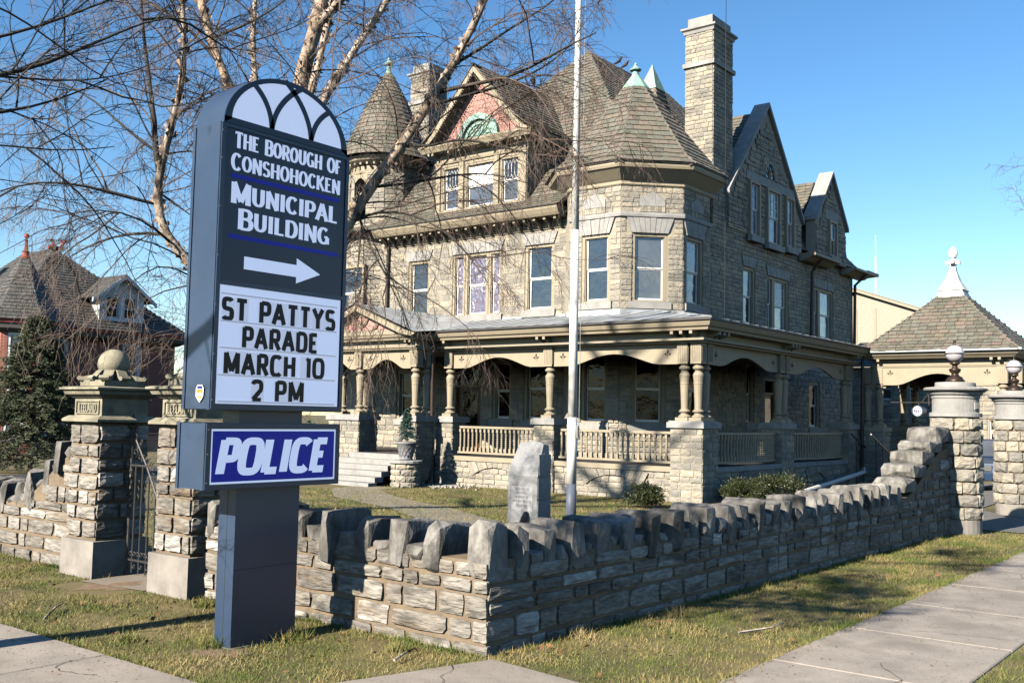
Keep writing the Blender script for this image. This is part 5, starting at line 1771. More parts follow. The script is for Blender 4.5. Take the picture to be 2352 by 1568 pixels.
MT['brick'] = brickmat()
MT['scallop'] = M('fish_scale_slate', [(0.10, 0.098, 0.088), (0.155, 0.15, 0.135), (0.12, 0.115, 0.105), (0.18, 0.17, 0.15)], rough=0.55, var=0.3, ns=5, bump=0.3, bs=20, spec=0.5)
MT['redtrim'] = M('red_terracotta_trim', (0.36, 0.075, 0.05), rough=0.6, var=0.15, bump=0.05)
MT['gutterbox'] = M('grey_box_gutter', (0.17, 0.155, 0.145), rough=0.7, var=0.2, bump=0.1)
BH = thing('brick_house', 'red brick house with corner turret and scalloped slate roof on the left', 'house', (22, 50, -.5))
bw = MB()
fb = Fr((18.3, 46, 0), (0, -1, 0))
bh = [(5.95, 7.05, 3.25, 5.3), (1.9, 2.9, 3.25, 5.3), (5.95, 7.05, .3, 2.3), (1.9, 2.9, .3, 2.3)]
sheet(bw, fb, 0, 9.2, -.7, 5.5, bh)
bw.quad((27.5, 46, -.7), (27.5, 57, -.7), (27.5, 57, 5.5), (27.5, 46, 5.5)); bw.quad((18.3, 57, -.7), (18.3, 46, -.7), (18.3, 46, 5.5), (18.3, 57, 5.5)); bw.quad((27.5, 57, -.7), (18.3, 57, -.7), (18.3, 57, 5.5), (27.5, 57, 5.5))
tc = V(18.25, 45.1, 0)
P = ringpts(1.35, 0, 6, tc)
TW = []
for k in range(6):
    a, b = P[k], P[(k + 1) % 6]
    t_ = unit(b - a); nv = V(t_[1], -t_[0], 0)
    fr = Fr((a[0], a[1], 0), nv); L = np.linalg.norm(b - a)
    hs = [(.3, L - .3, 3.25, 5.3), (.3, L - .3, .3, 2.6)]
    sheet(bw, fr, 0, L, -.7, 5.5, hs)
    if nv[1] < .3:
        TW.append((fr, hs))
bw.build('wall', MT['brick'], BH)
for fr, hs in TW:
    for q in hs:
        window(BH, fr, *q, trim='white', pane='blind' if fr.n[0] < -.5 else 'pane', sill=True, tw=.13)
for q in bh:
    window(BH, fb, *q, trim='white', pane='pane', tw=.12)
MB().sweep([(18.3, 46), (27.5, 46), (27.5, 57)], [(-.2, 5.3), (.1, 5.32), (.45, 5.5), (.5, 5.75), (-.2, 5.78)]).build('box_gutter', MT['gutterbox'], BH)
MB().sweep([(18.3, 46), (27.5, 46), (27.5, 57)], [(.3, 5.74), (.58, 5.76), (.56, 5.92), (.3, 5.93)]).build('red_fascia', MT['redtrim'], BH)
hexp = [(q[0], q[1]) for q in P]
MB().sweep(hexp, [(-.2, 5.3), (.1, 5.32), (.35, 5.5), (.38, 5.75), (-.2, 5.78)], close=True).build('box_gutter', MT['gutterbox'], BH)
MB().sweep(hexp, [(.2, 5.74), (.44, 5.76), (.42, 5.94), (.2, 5.95)], close=True).build('red_fascia', MT['redtrim'], BH)
FS_ = Store('scale_slate', SLATES, MT['scallop'], 'slate')
ru = MB()
e = 5.9
pk, pk2 = (22.05, 49.8, 10.55), (22.05, 53.2, 10.55)
c1, c2, c3, c4 = (17.6, 45.45, e), (28.1, 45.45, e), (28.1, 57.6, e), (17.6, 57.6, e)
ru.add([c1, c2, pk], [(0, 1, 2)]); ru.quad(c2, c3, pk2, pk); ru.add([c3, c4, pk2], [(0, 1, 2)]); ru.quad(c4, c1, pk, pk2)
slate_face(FS_, c1, c2, pk, pk, exp=.22, w=(.22, .3), thick=.035); slate_face(FS_, c4, c1, pk, pk2, exp=.22, w=(.22, .3), thick=.035)
for (a0, h0), (a1, h1) in zip([(1.85, 5.92), (1.25, 6.75), (.12, 9.2)][:-1], [(1.85, 5.92), (1.25, 6.75), (.12, 9.2)][1:]):
    A, B = ringpts(a0, h0, 6, tc), ringpts(a1, h1, 6, tc)
    for k in range(6):
        j = (k + 1) % 6
        ru.quad(A[k], A[j], B[j], B[k]); slate_face(FS_, A[k], A[j], B[j], B[k], exp=.2, w=(.2, .28), thick=.035)
        ridge_caps(BH, A[k], B[k], MT['copper'], .03, 3)
# dormer
fd = Fr((22.75, 45.95, 0), (0, -1, 0))
dh = [(.35, 1.25, 6.6, 7.85), (1.4, 2.3, 6.6, 7.85)]
d_ = MB(); sheet(d_, fd, 0, 2.65, 6.3, 8.0, dh)
d_.prism(fd, [(0, 8.0), (2.65, 8.0), (1.33, 8.85)], -.05, 0)
for s in (0, 2.65):
    d_.quad(fd.p(s, 6.2, 0), fd.p(s, 6.2, -2.5), fd.p(s, 8.0, -2.5), fd.p(s, 8.0, 0))
dmo = d_.build('dormer', MT['white'], BH)
for q in dh:
    window(BH, fd, *q, trim='white', pane='pane', sill=False, tw=.08)
for g in (-1, 1):
    a, b, c, d = (24.08, 45.6, 9.05), (24.08 + g * 1.85, 45.6, 7.62), (24.08 + g * 1.85, 48.0, 7.62), (24.08, 49.2, 9.05)
    if g < 0:
        ru.quad(b, a, d, c); slate_face(FS_, c, b, a, d, exp=.22, w=(.22, .3), thick=.03)
    else:
        ru.quad(a, b, c, d)
    MB().strip_prism(fd, [(1.33, 9.05), (1.33 + g * 1.9, 7.6)], [(1.33, 8.82), (1.33 + g * 1.9, 7.4)], .25, .36).build('bargeboard', MT['white'], BH)
rr = ru.build('roof', MT['slateunder'], BH)
FS_.finish(rr, 300, 'slates')
MB().lathe((tc[0], tc[1], 9.1), [(.22, 0), (.24, .06), (.16, .14), (.15, .3), (.2, .34), (.1, .4), (.06, .85), (.1, .9), (.05, .94), (.05, 1.0), (.11, 1.06), (.13, 1.14), (.1, 1.22), (.01, 1.27)], 10).build('turret_finial', MT['redtrim'], BH)
cr = MB(); cr.tube([(21.95, 49.7, 10.5), (21.95, 49.7, 10.9), (21.8, 49.7, 11.05)], .1, 6); cr.tube([(22.4, 49.7, 10.5), (22.5, 49.7, 10.95), (22.65, 49.7, 11.1)], .1, 6); cr.tube([(21.7, 49.75, 10.6), (22.6, 49.75, 10.6)], .12, 6)
cr.build('roof_crest', MT['redtrim'], BH)
MB().wbox(19.2, 19.9, 53, 53.7, 7, 10.4).build('chimney', MT['white'], BH)
fe = thing('chain_link_fence', 'grey chain-link fence in front of the brick house', 'fence', (18, 33, -.5))
MT['wire'] = M('galvanised_wire', (0.28, 0.28, 0.28), rough=0.5, var=0.1, bump=0, metal=0.5)
for x in np.arange(10, 26, 2.5):
    MB().tube([(x, 33, -.6), (x, 33, .75)], .03, 6).build('post', MT['wire'], fe)
MB().tube([(10, 33, .72), (25, 33, .72)], .02, 5).build('top_rail', MT['wire'], fe)
mw = MB()
ps_ = []
for x in np.arange(10, 25, .12):
    ps_.append([(x, 33, -.5), (x + 1.2, 33, .7)]); ps_.append([(x + 1.2, 33, -.5), (x, 33, .7)])
v, f = tubes(np.array(ps_, float), np.full((len(ps_), 2), .004), 3)
o = link(bpy.data.objects.new('wire_mesh', mesh_from('wire_mesh', v - BASE[fe.name], f, MT['wire'])), fe)
o['kind'] = 'stuff'

# ------------------------------------------------------------------ the sign
SG = thing('municipal_sign', 'tall dark blue borough sign with arched top, arrow, message board and police panel', 'sign', (-.89, 1.5, 0))
fr = Fr((-.89, 1.33, 0), (0, -1, 0))          # s = 0 at the sign's middle
yb_ = 1.66
def shell(x0, x1, z0, z1, y0=1.33, y1=1.66):
    m = MB()
    m.wbox(x0, x1, y0 + .035, y1 - .035, z0, z1)                       # body
    for a, b in ((y0, y0 + .03), (y1 - .03, y1)):                     # retainers, with a dark groove between
        m.wbox(x0 - .006, x1 + .006, a, b, z0 - .004, z1 + .004)
    return m
MB().wbox(-1.18, -.595, 1.415, 1.61, -.1, 1.17).wbox(-1.18, -.595, 1.415, 1.61, 1.6, 1.73).build('post', MT['navy'], SG)
cab = shell(-1.495, -.278, 1.715, 3.76).build('cabinet', MT['navy'], SG)
n = 30
el = lambda rx, rz, z0=3.765: [(rx * math.cos(math.pi * i / n), z0 + rz * math.sin(math.pi * i / n)) for i in range(n + 1)]
MB().prism(fr, el(.588, .448), -.33, 0.0).build('arched_top', MT['navy'], SG)
fan_o = MB().prism(fr, el(.545, .395, 3.80), 0, .003).build('fan_window_panel', MT['vinyl'], SG)
rib = MB()
rib.strip_prism(fr, el(.588, .448), el(.525, .378, 3.80), .003, .008)
rib.box(fr, -.588, .588, 3.765, 3.812, .003, .008)
def bez(p, c, q, w=.021, k=12):
    P = np.array([[(1 - t) ** 2 * p[i] + 2 * t * (1 - t) * c[i] + t * t * q[i] for i in (0, 1)] for t in np.linspace(0, 1, k)])
    T = np.gradient(P, axis=0); T /= np.linalg.norm(T, axis=1, keepdims=True)
    N_ = np.column_stack([-T[:, 1], T[:, 0]]) * w
    rib.strip_prism(fr, [tuple(x) for x in P + N_], [tuple(x) for x in P - N_], .003, .0075)
X_ = lambda u: -.56 + 1.12 * u
Z_ = lambda h: 3.80 + .42 * h
bez((X_(.352), Z_(0)), (X_(.345), Z_(.45)), (X_(.20), Z_(.72)))
bez((X_(.352), Z_(0)), (X_(.37), Z_(.55)), (X_(.60), Z_(.94)))
bez((X_(.690), Z_(0)), (X_(.675), Z_(.55)), (X_(.45), Z_(.97)))
bez((X_(.690), Z_(0)), (X_(.71), Z_(.45)), (X_(.86), Z_(.68)))
rib.build('tracery', MT['navyface'], fan_o)
MB().box(fr, -.565, .578, 2.62, 3.735, .0, .003).build('name_panel', MT['navyface'], cab)
fm = MB()
for a, b, c, e in ((-.605, -.57, 1.715, 3.76), (.582, .612, 1.715, 3.76), (-.57, .582, 3.735, 3.76), (-.57, .582, 1.715, 1.752), (-.57, .582, 2.60, 2.63)):
    fm.box(fr, a, b, c, e, .0, .012)
fm.build('face_frame', MT['navy'], cab)
T = lambda x: x + .89
def lettering(s, x0, x1, z, cap, **k):
    text(fr, s, T(x0), z, cap, x1 - x0, d=.0042, **k).build('lettering', MT['vinyl'], cab)
lettering('THE BOROUGH OF', -1.377, -.364, 3.603, .112, thick=.25, thin=.11, serif=True, big_first=1.06)
lettering('CONSHOHOCKEN', -1.40, -.366, 3.44, .112, thick=.25, thin=.11, serif=True, big_first=1.12)
lettering('MUNICIPAL', -1.39, -.384, 3.205, .13, thick=.31, thin=.125, serif=True, big_first=1.18)
lettering('BUILDING', -1.323, -.462, 3.023, .128, thick=.31, thin=.125, serif=True, big_first=1.18)
for z in (3.378, 2.94):
    MB().box(fr, T(-1.402), T(-.364), z, z + .031, .003, .0045).build('blue_rule', MT['signblue'], cab)
MB().prism(fr, [(T(-1.258), 2.73), (T(-.775), 2.73), (T(-.775), 2.822), (T(-1.258), 2.822)], .003, .0045).prism(fr, [(T(-.7749), 2.682), (T(-.54), 2.777), (T(-.7749), 2.874)], .003, .0045).build('arrow', MT['vinyl'], cab)
bd = MB().box(fr, T(-1.47), T(-.322), 1.755, 2.597, .0, .006).build('message_board', MT['vinyl'], SG)
MT['track'] = backlit(M('clear_letter_track', (0.6, 0.6, 0.62), rough=0.2, var=0.05, bump=0, spec=0.6), (0.56, 0.64, 0.92), 0.12)
for z in (2.53, 2.335, 2.145, 1.952, 1.765):
    MB().box(fr, T(-1.44), T(-.36), z, z + .012, .006, .014).build('letter_track', MT['track'], bd)
MT['tile'] = backlit(M('clear_letter_tile', (0.76, 0.76, 0.77), rough=0.25, var=0.04, bump=0, spec=0.6), (0.56, 0.64, 0.92), 0.18)
def board(s, x0, x1, z, cap):
    def each(mb, ch, x, w):
        lo = mb.build('letter', MT['black'], bd)
    text(fr, s, T(x0), z, cap, x1 - x0, thick=.265, thin=.215, d=.0125, e=3.2, gap=.16, each=each)
board('ST PATTYS', -1.435, -.38, 2.353, .152); board('PARADE', -1.253, -.55, 2.163, .146); board('MARCH 10', -1.402, -.477, 1.97, .148); board('2 PM', -1.157, -.67, 1.782, .147)
for s, x0, x1, z in (('ST PATTYS', -1.435, -.38, 2.353), ('PARADE', -1.253, -.55, 2.163), ('MARCH 10', -1.402, -.477, 1.97), ('2 PM', -1.157, -.67, 1.782)):
    k = len(s)
    for i, c in enumerate(s):
        if c != ' ':
            a = T(x0) + (x1 - x0) * i / k; b = a + (x1 - x0) / k - .006
            MB().box(fr, a, b, z - .012, z + .162, .006, .0095 + .0004 * (i % 2)).build('letter_tile', MT['tile'], bd)
pb = shell(-1.52, -.288, 1.155, 1.615).build('police_box', MT['navy'], SG)
pw = MB().box(fr, T(-1.478), T(-.325), 1.19, 1.577, .0, .003).build('white_border', MT['vinyl'], pb)
MB().box(fr, T(-1.463), T(-.34), 1.205, 1.562, .003, .0045).build('blue_panel', MT['signblue'], pb)
text(fr, 'POLICE', T(-1.425), 1.262, .238, .985, thick=.31, thin=.225, d=.006, e=3.4, slant=.18, gap=.11).build('lettering', MT['vinyl'], pb)
fm = MB()
for a, b, c, e in ((-.63, -.59, 1.155, 1.615), (.568, .602, 1.155, 1.615), (-.59, .568, 1.58, 1.615), (-.59, .568, 1.155, 1.188)):
    fm.box(fr, a, b, c, e, 0, .012)
fm.build('face_frame', MT['navy'], pb)
scr = local(MB().lathe((0, 0, 0), [(.007, 0), (.007, .003), (.004, .0045)], 8), 'screw', MT['wire'])
for (x, z) in [(x, z) for x in (-1.487, -.286) for z in (1.78, 2.1, 2.45, 2.8, 3.15, 3.5, 3.7)] + [(x, z) for x in (-1.505, -.3) for z in (1.2, 1.4, 1.57)]:
    o = put('screw', scr, SG, (x, 1.3175, z))
    o.matrix_basis = o.matrix_basis @ Matrix.Rotation(math.pi / 2, 4, 'X')
MB().wbox(-1.1812, -1.179, 1.508, 1.512, 0, 1.14).wbox(-1.1815, -.594, 1.4135, 1.416, .56, .563).build('weld_seam', MT['gutter'], SG)
MB().wbox(-1.2, -.575, 1.395, 1.63, -.05, .012).build('base_plate', MT['plinth'], SG)
MT['sticker'] = M('yellow_sticker', (0.55, 0.42, 0.08), rough=0.5, var=0.4, ns=60, bump=0)
fl = Fr((-1.5, 1.50, 0), (-1, 0, 0))
stk = MB().prism(fl, [(.06, 1.76), (.1, 1.8), (.105, 1.86), (.085, 1.885), (.03, 1.885), (.012, 1.86), (.015, 1.8)], 0.004, .006).build('sticker', MT['white'], cab)
MB().box(fl, .022, .096, 1.828, 1.852, .006, .007).box(fl, .035, .085, 1.79, 1.805, .006, .007).build('sticker_band', MT['sticker'], stk)
MB().box(fl, .03, .088, 1.858, 1.875, .006, .007).build('sticker_blue', MT['signblue'], stk)


# ------------------------------------------------------------------ things in the yard
MT['granite'] = M('grey_granite', (0.38, 0.39, 0.40), rough=0.5, var=0.28, ns=60, bump=0.15, bs=90, stain=((0.22, 0.23, 0.25), 2.0, 0.55))
MT['granitel'] = M('polished_granite_panel', (0.50, 0.505, 0.52), rough=0.4, var=0.08, ns=60, bump=0)
MT['engrave'] = M('engraved_grey', (0.20, 0.20, 0.22), rough=0.7, var=0.1, bump=0)
MT['poleshade'] = M('grey_blue_pole_shade', (0.17, 0.20, 0.27), rough=0.5, var=0.08, bump=0)  # shadow on the pole's foot, put into the colour
mz = float(tz(9.0, 6.6))
MO = thing('granite_monument', 'grey granite memorial stone with engraved white plaque beside the flagpole', 'monument', (9.2, 6.6, mz))
fm_ = Fr((9.0, 6.93, 0), (-1, 0, 0))
W = .67
MB().box(fm_, 0, W, mz - .1, .62, -.42, 0).build('lower_block', MT['granite'], MO)
ub = MB()
rng = np.random.default_rng(5)
tops = [(.085, 1.19), (.14, 1.235), (.25, 1.25), (.36, 1.275), (.48, 1.262), (.58, 1.245), (W - .02, 1.21)]
bots = [(0.0, .622), (.12, .622), (.24, .622), (.35, .622), (.46, .622), (.57, .622), (W, .622)]
n = len(tops)
vs = [fm_.p(s, h, -.01) for s, h in bots] + [fm_.p(s, h, -.22 if 0 < i < n - 1 else -.2) for i, (s, h) in enumerate(tops)] + [fm_.p(s, h, -.41) for s, h in bots] + [fm_.p(s, h - .01, -.36) for s, h in tops]
mid = [fm_.p(s * .97 + .02, .8, -.03 + rng.uniform(-.004, .004)) for s, h in bots]
fs = []
for i in range(n - 1):
    fs += [(i, i + 1, 4 * n + i + 1, 4 * n + i), (4 * n + i, 4 * n + i + 1, n + i + 1, n + i), (n + i, n + i + 1, 3 * n + i + 1, 3 * n + i), (2 * n + i + 1, 2 * n + i, 3 * n + i, 3 * n + i + 1)]
fs += [(0, 4 * n, n, 3 * n, 2 * n), (n - 1, 3 * n - 1, 4 * n - 1, 2 * n - 1, 5 * n - 1)]
ub.add(vs + mid, fs).build('upper_block', MT['granite'], MO)
rk = Store('wall_stone', BLOCKS, MT['granite'], 'rough_side')
lay(rk, Fr((9.0, 6.26, 0), (0, -1, 0)), [(.01, .41, mz, .2), (.01, .41, .2, .62), (.03, .4, .63, 1.05)], .02)
rk.finish(MO, 9, 'rough_side')
pl = MB().box(fm_, .08, .57, .0, .44, 0, .004).build('plaque', MT['granitel'], MO)
for s, x0, w, z in (('DEDICATED TO', .17, .31, .375), ('BATTERY-C', .20, .25, .30), ('IN MEMORY OF', .18, .29, .225), ('MR & MRS NICKLAS', .115, .42, .15), ('DELLIPONTI', .19, .26, .07)):
    text(fm_, s, x0, z, .045, w, thick=.15, thin=.11, d=.0055).build('engraving', MT['engrave'], pl)

fz = float(tz(11.3, 7.1))
FPO = thing('flagpole', 'tall white tapering flagpole standing on the lawn in front of the porch', 'flagpole', (11.3, 7.1, fz))
MB().tube([(11.3, 7.1, fz - .2), (11.3, 7.1, .37)], [.105, .103], 18).build('shaded_lower_shaft', MT['poleshade'], FPO, True)  # same white pole, tinted here to stand for a cast shadow
MB().tube([(11.3, 7.1, .371), (11.3, 7.1, 1.72)], [.103, .10], 18).build('lower_shaft', MT['white'], FPO, True)
MB().tube([(11.3, 7.1, 1.721), (11.3, 7.1, 5.6)], [.092, .085], 18).build('middle_shaft', MT['white'], FPO, True)
MB().tube([(11.3, 7.1, 5.601), (11.3, 7.1, 13.5)], [.08, .05], 18).build('upper_shaft', MT['white'], FPO, True)
MB().tube([(11.35, 6.97, 1.45), (11.36, 6.96, 13.4)], .007, 5).build('halyard', MT['lime'], FPO)
rp = [(11.33, 6.96 + .035 * math.cos(a), 1.42 + .1 * math.sin(a)) for a in np.linspace(0, 6.28 * 3, 40)]
cl = MB().tube(rp, .009, 5); cl.wbox(11.29, 11.33, 6.955, 7.0, 1.3, 1.55); cl.build('cleat_with_rope', MT['lime'], FPO)

sx, sy = 6.0, 4.25
sz = float(tz(sx, sy))
SPL = thing('spotlight', 'small black garden spotlight below the granite monument', 'spotlight', (sx, sy, sz))
MB().tube([(sx, sy, sz - .1), (sx, sy, .2)], .015, 6).build('stake', MT['black'], SPL)
MB().tube([(sx - .06, sy - .03, .16), (sx + .02, sy, .24), (sx + .07, sy + .03, .31)], [.075, .07, .04], 12).build('lamp_head', MT['black'], SPL)
UB = thing('metal_utility_box', 'low dark louvred metal box just behind the corner of the wall', 'utility box', (4.0, 3.7, float(tz(4, 3.7))))
MB().wbox(3.8, 4.3, 3.4, 4.0, -.15, .22).build('case', MT['navy'], UB)
MB().wbox(3.77, 4.33, 3.37, 4.03, .22, .25).build('lid', MT['wire'], UB)
for i in range(8):
    MB().wbox(3.785, 3.8, 3.44 + i * .07, 3.47 + i * .07, -.08, .19).build('louvre', MT['gutterbox'], UB)

# urn with dwarf conifer on its pier
ux, uy = 16.75, 17.05
uz = float(tz(ux, uy))
PI = thing('stone_pier', 'low round stone pier with slab top at the foot of the porch steps', 'pier', (ux, uy, uz))
MB().lathe((ux, uy, -.7), [(.42, 0), (.42, .92)], 14).build('mortar_core', MT['mortar'], PI)
st = Store('house_stone', HBLOCKS, MT['stone'], 'stone')
for j in range(4):
    for i in range(8):
        a = (i + .5 * (j % 2)) * math.pi / 4
        nv = V(math.cos(a), math.sin(a), 0)
        st.add(m4(V(ux, uy, -.42 + j * .19) + nv * .38, np.cross(UP, nv) * .32, -nv * .08, UP * .175), .05, nv)
st.finish(PI, 32, 'rubble')
MB().lathe((ux, uy, .22), [(.5, 0), (.52, .02), (.52, .08), (.5, .1)], 16).build('slab', MT['lime'], PI)
MT['urn'] = M('grey_cast_urn', (0.34, 0.345, 0.35), rough=0.8, var=0.15, ns=6, bump=0.2, bs=40)
UR = thing('garden_urn', 'grey lattice-patterned urn on the stone pier by the steps', 'urn', (ux, uy, .33))
MB().lathe((ux, uy, .325), [(.2, 0), (.21, .05), (.19, .07), (.25, .3), (.3, .48), (.33, .5), (.34, .54), (.31, .56), (.27, .54)], 20).build('bowl', MT['urn'], UR, True)
la = MB()
for k in range(14):
    for g in (-1, 1):
        pts = []
        for i in range(6):
            t = i / 5
            a = k * 2 * math.pi / 14 + g * t * .7
            r = .205 + t * .085
            pts.append((ux + r * math.cos(a), uy + r * math.sin(a), .42 + t * .36))
        la.tube(pts, .009, 4)
la.build('lattice', MT['urn'], UR)


def scatter_leaves(pos, size, rng, aspect=.5, nrm=None):
    """leaf quads at pos; returns verts, faces"""
    n = len(pos)
    d = rng.normal(size=(n, 3)) if nrm is None else nrm + rng.normal(size=(n, 3)) * .5
    d /= np.linalg.norm(d, axis=1, keepdims=True)
    u = np.cross(d, rng.normal(size=(n, 3)))
    u /= np.linalg.norm(u, axis=1, keepdims=True)
    w = np.cross(d, u)
    s = (size * rng.uniform(.6, 1.3, n))[:, None]
    v = np.stack([pos - d * s * .0, pos + d * s * .5 + u * s * aspect * .5, pos + d * s, pos + d * s * .5 - u * s * aspect * .5 + w * s * .1], 1).reshape(-1, 3)
    f = np.arange(4 * n).reshape(n, 4)
    return v, f


def stuff_mesh(name, v, f, m, parent, stuff=True):
    o = link(bpy.data.objects.new(name, mesh_from(name, v - (BASE[parent.name] if parent else 0), f, m)), parent)
    if stuff:
        o['kind'] = 'stuff'
    return o


def conifer(name, label, x, y, z0, H, R, m, nb, nl, size, seed, group=None):
    rng = np.random.default_rng(seed)
    t = thing(name, label, 'tree', (x, y, z0), group)
    MB().tube([(x, y, z0 - .1), (x, y, z0 + H * .98)], [H * .018, .006], 7).build('trunk', MT['bark'], t)
    k = np.sort(rng.random(nb)) ** .85
    a = rng.uniform(0, 6.283, nb)
    L = R * (1 - k) ** .8 * rng.uniform(.7, 1.15, nb) + .06 * R
    h = z0 + H * (.06 + .94 * k)
    S = 6
    tt = np.linspace(0, 1, S)
    P = np.zeros((nb, S, 3))
    P[..., 0] = x + np.cos(a)[:, None] * L[:, None] * tt
    P[..., 1] = y + np.sin(a)[:, None] * L[:, None] * tt
    P[..., 2] = h[:, None] + L[:, None] * (.30 * tt - .75 * tt ** 2 + .35 * tt ** 3) * (1.2 - k[:, None])
    v, f = tubes(P, np.linspace(.012, .003, S)[None].repeat(nb, 0) * H / 4, 3)
    stuff_mesh('branches', v, f, MT['bark'], t)
    b = rng.integers(nb, size=nl)
    q = rng.uniform(.15, 1.0, nl) ** .7
    i0 = np.minimum((q * (S - 1)).astype(int), S - 2)
    fr_ = (q * (S - 1) - i0)[:, None]
    pos = P[b, i0] * (1 - fr_) + P[b, i0 + 1] * fr_ + rng.normal(size=(nl, 3)) * np.array([.05, .05, .03]) * R * .5
    d = P[b, -1] - P[b, 0]
    d /= np.linalg.norm(d, axis=1, keepdims=True)
    side = np.cross(d, UP) * rng.choice([-1, 1], nl)[:, None]
    v, f = scatter_leaves(pos, size, rng, .22, d * .9 + side * .9 + np.array([0, 0, .15]))
    stuff_mesh('needles', v, f, m, t)
    return t


MT['bark'] = M('brown_bark', (0.10, 0.075, 0.055), var=0.3, ns=10, bump=0.6, bs=30, stretch=(1, 1, .3))
MT['spruce'] = M('spruce_needles', [(0.05, 0.064, 0.034), (0.08, 0.094, 0.05), (0.036, 0.05, 0.028), (0.10, 0.11, 0.06)], rough=.7, var=.2, bump=0)
MT['dwarf'] = M('blue_green_needles', [(0.03, 0.075, 0.065), (0.05, 0.11, 0.09), (0.022, 0.055, 0.05)], rough=.7, var=.2, bump=0)
conifer('spruce_tree', 'dark green spruce tree in front of the brick house', 10.2, 27.3, -.4, 5.0, 2.1, MT['spruce'], 520, 70000, .12, 21)
conifer('potted_conifer', 'dwarf blue-green conifer growing in the urn', ux, uy, .86, 1.0, .32, MT['dwarf'], 150, 9000, .06, 22)
conifer('potted_conifer', 'dwarf conifer at the far side of the steps, half hidden by the sign', 17.0, 21.9, .5, .95, .27, MT['dwarf'], 120, 4000, .05, 23)

MT['boxleaf'] = M('evergreen_bush_leaf', [(0.035, 0.055, 0.014), (0.07, 0.09, 0.022), (0.025, 0.04, 0.012), (0.11, 0.12, 0.035)], rough=.45, var=.2, bump=0, spec=.5)


def bush(label, c, r, seed, n=6500):
    rng = np.random.default_rng(seed)
    z0 = float(tz(c[0], c[1]))
    t = thing('evergreen_bush', label, 'bush', (c[0], c[1], z0), 'clipped bushes along the porch')
    stem = MB()
    for k in range(7):
        a = rng.uniform(0, 6.28)
        stem.tube([(c[0], c[1], z0 - .05), (c[0] + .3 * r[0] * math.cos(a), c[1] + .3 * r[1] * math.sin(a), z0 + r[2] * .6), (c[0] + .7 * r[0] * math.cos(a), c[1] + .7 * r[1] * math.sin(a), z0 + r[2] * 1.3)], [.02, .014, .006], 5)
    stem.build('stems', MT['bark'], t)
    cl = rng.normal(size=(60, 3)); cl /= np.linalg.norm(cl, axis=1, keepdims=True)
    cl *= rng.uniform(.55, .95, 60)[:, None]
    k = rng.integers(60, size=n)
    p = cl[k] + rng.normal(size=(n, 3)) * .16
    p = p[p[:, 2] > -.55]
    pos = np.array([c[0], c[1], z0 + r[2] * .75]) + p * np.array(r) * np.array([1, 1, .8])
    v, f = scatter_leaves(pos, .055, rng, .55, p)
    stuff_mesh('foliage', v, f, MT['boxleaf'], t)


bush('small rounded evergreen bush left of the porch corner pedestal', (16.3, 8.35), (.5, .45, .38), 31)
bush('dark clipped bush at the right foot of the porch corner pedestal', (19.6, 7.2), (.75, .55, .42), 32)
bush('larger clipped bush in front of the shaded side porch', (21.2, 7.0), (1.3, .65, .5), 33, 9000)

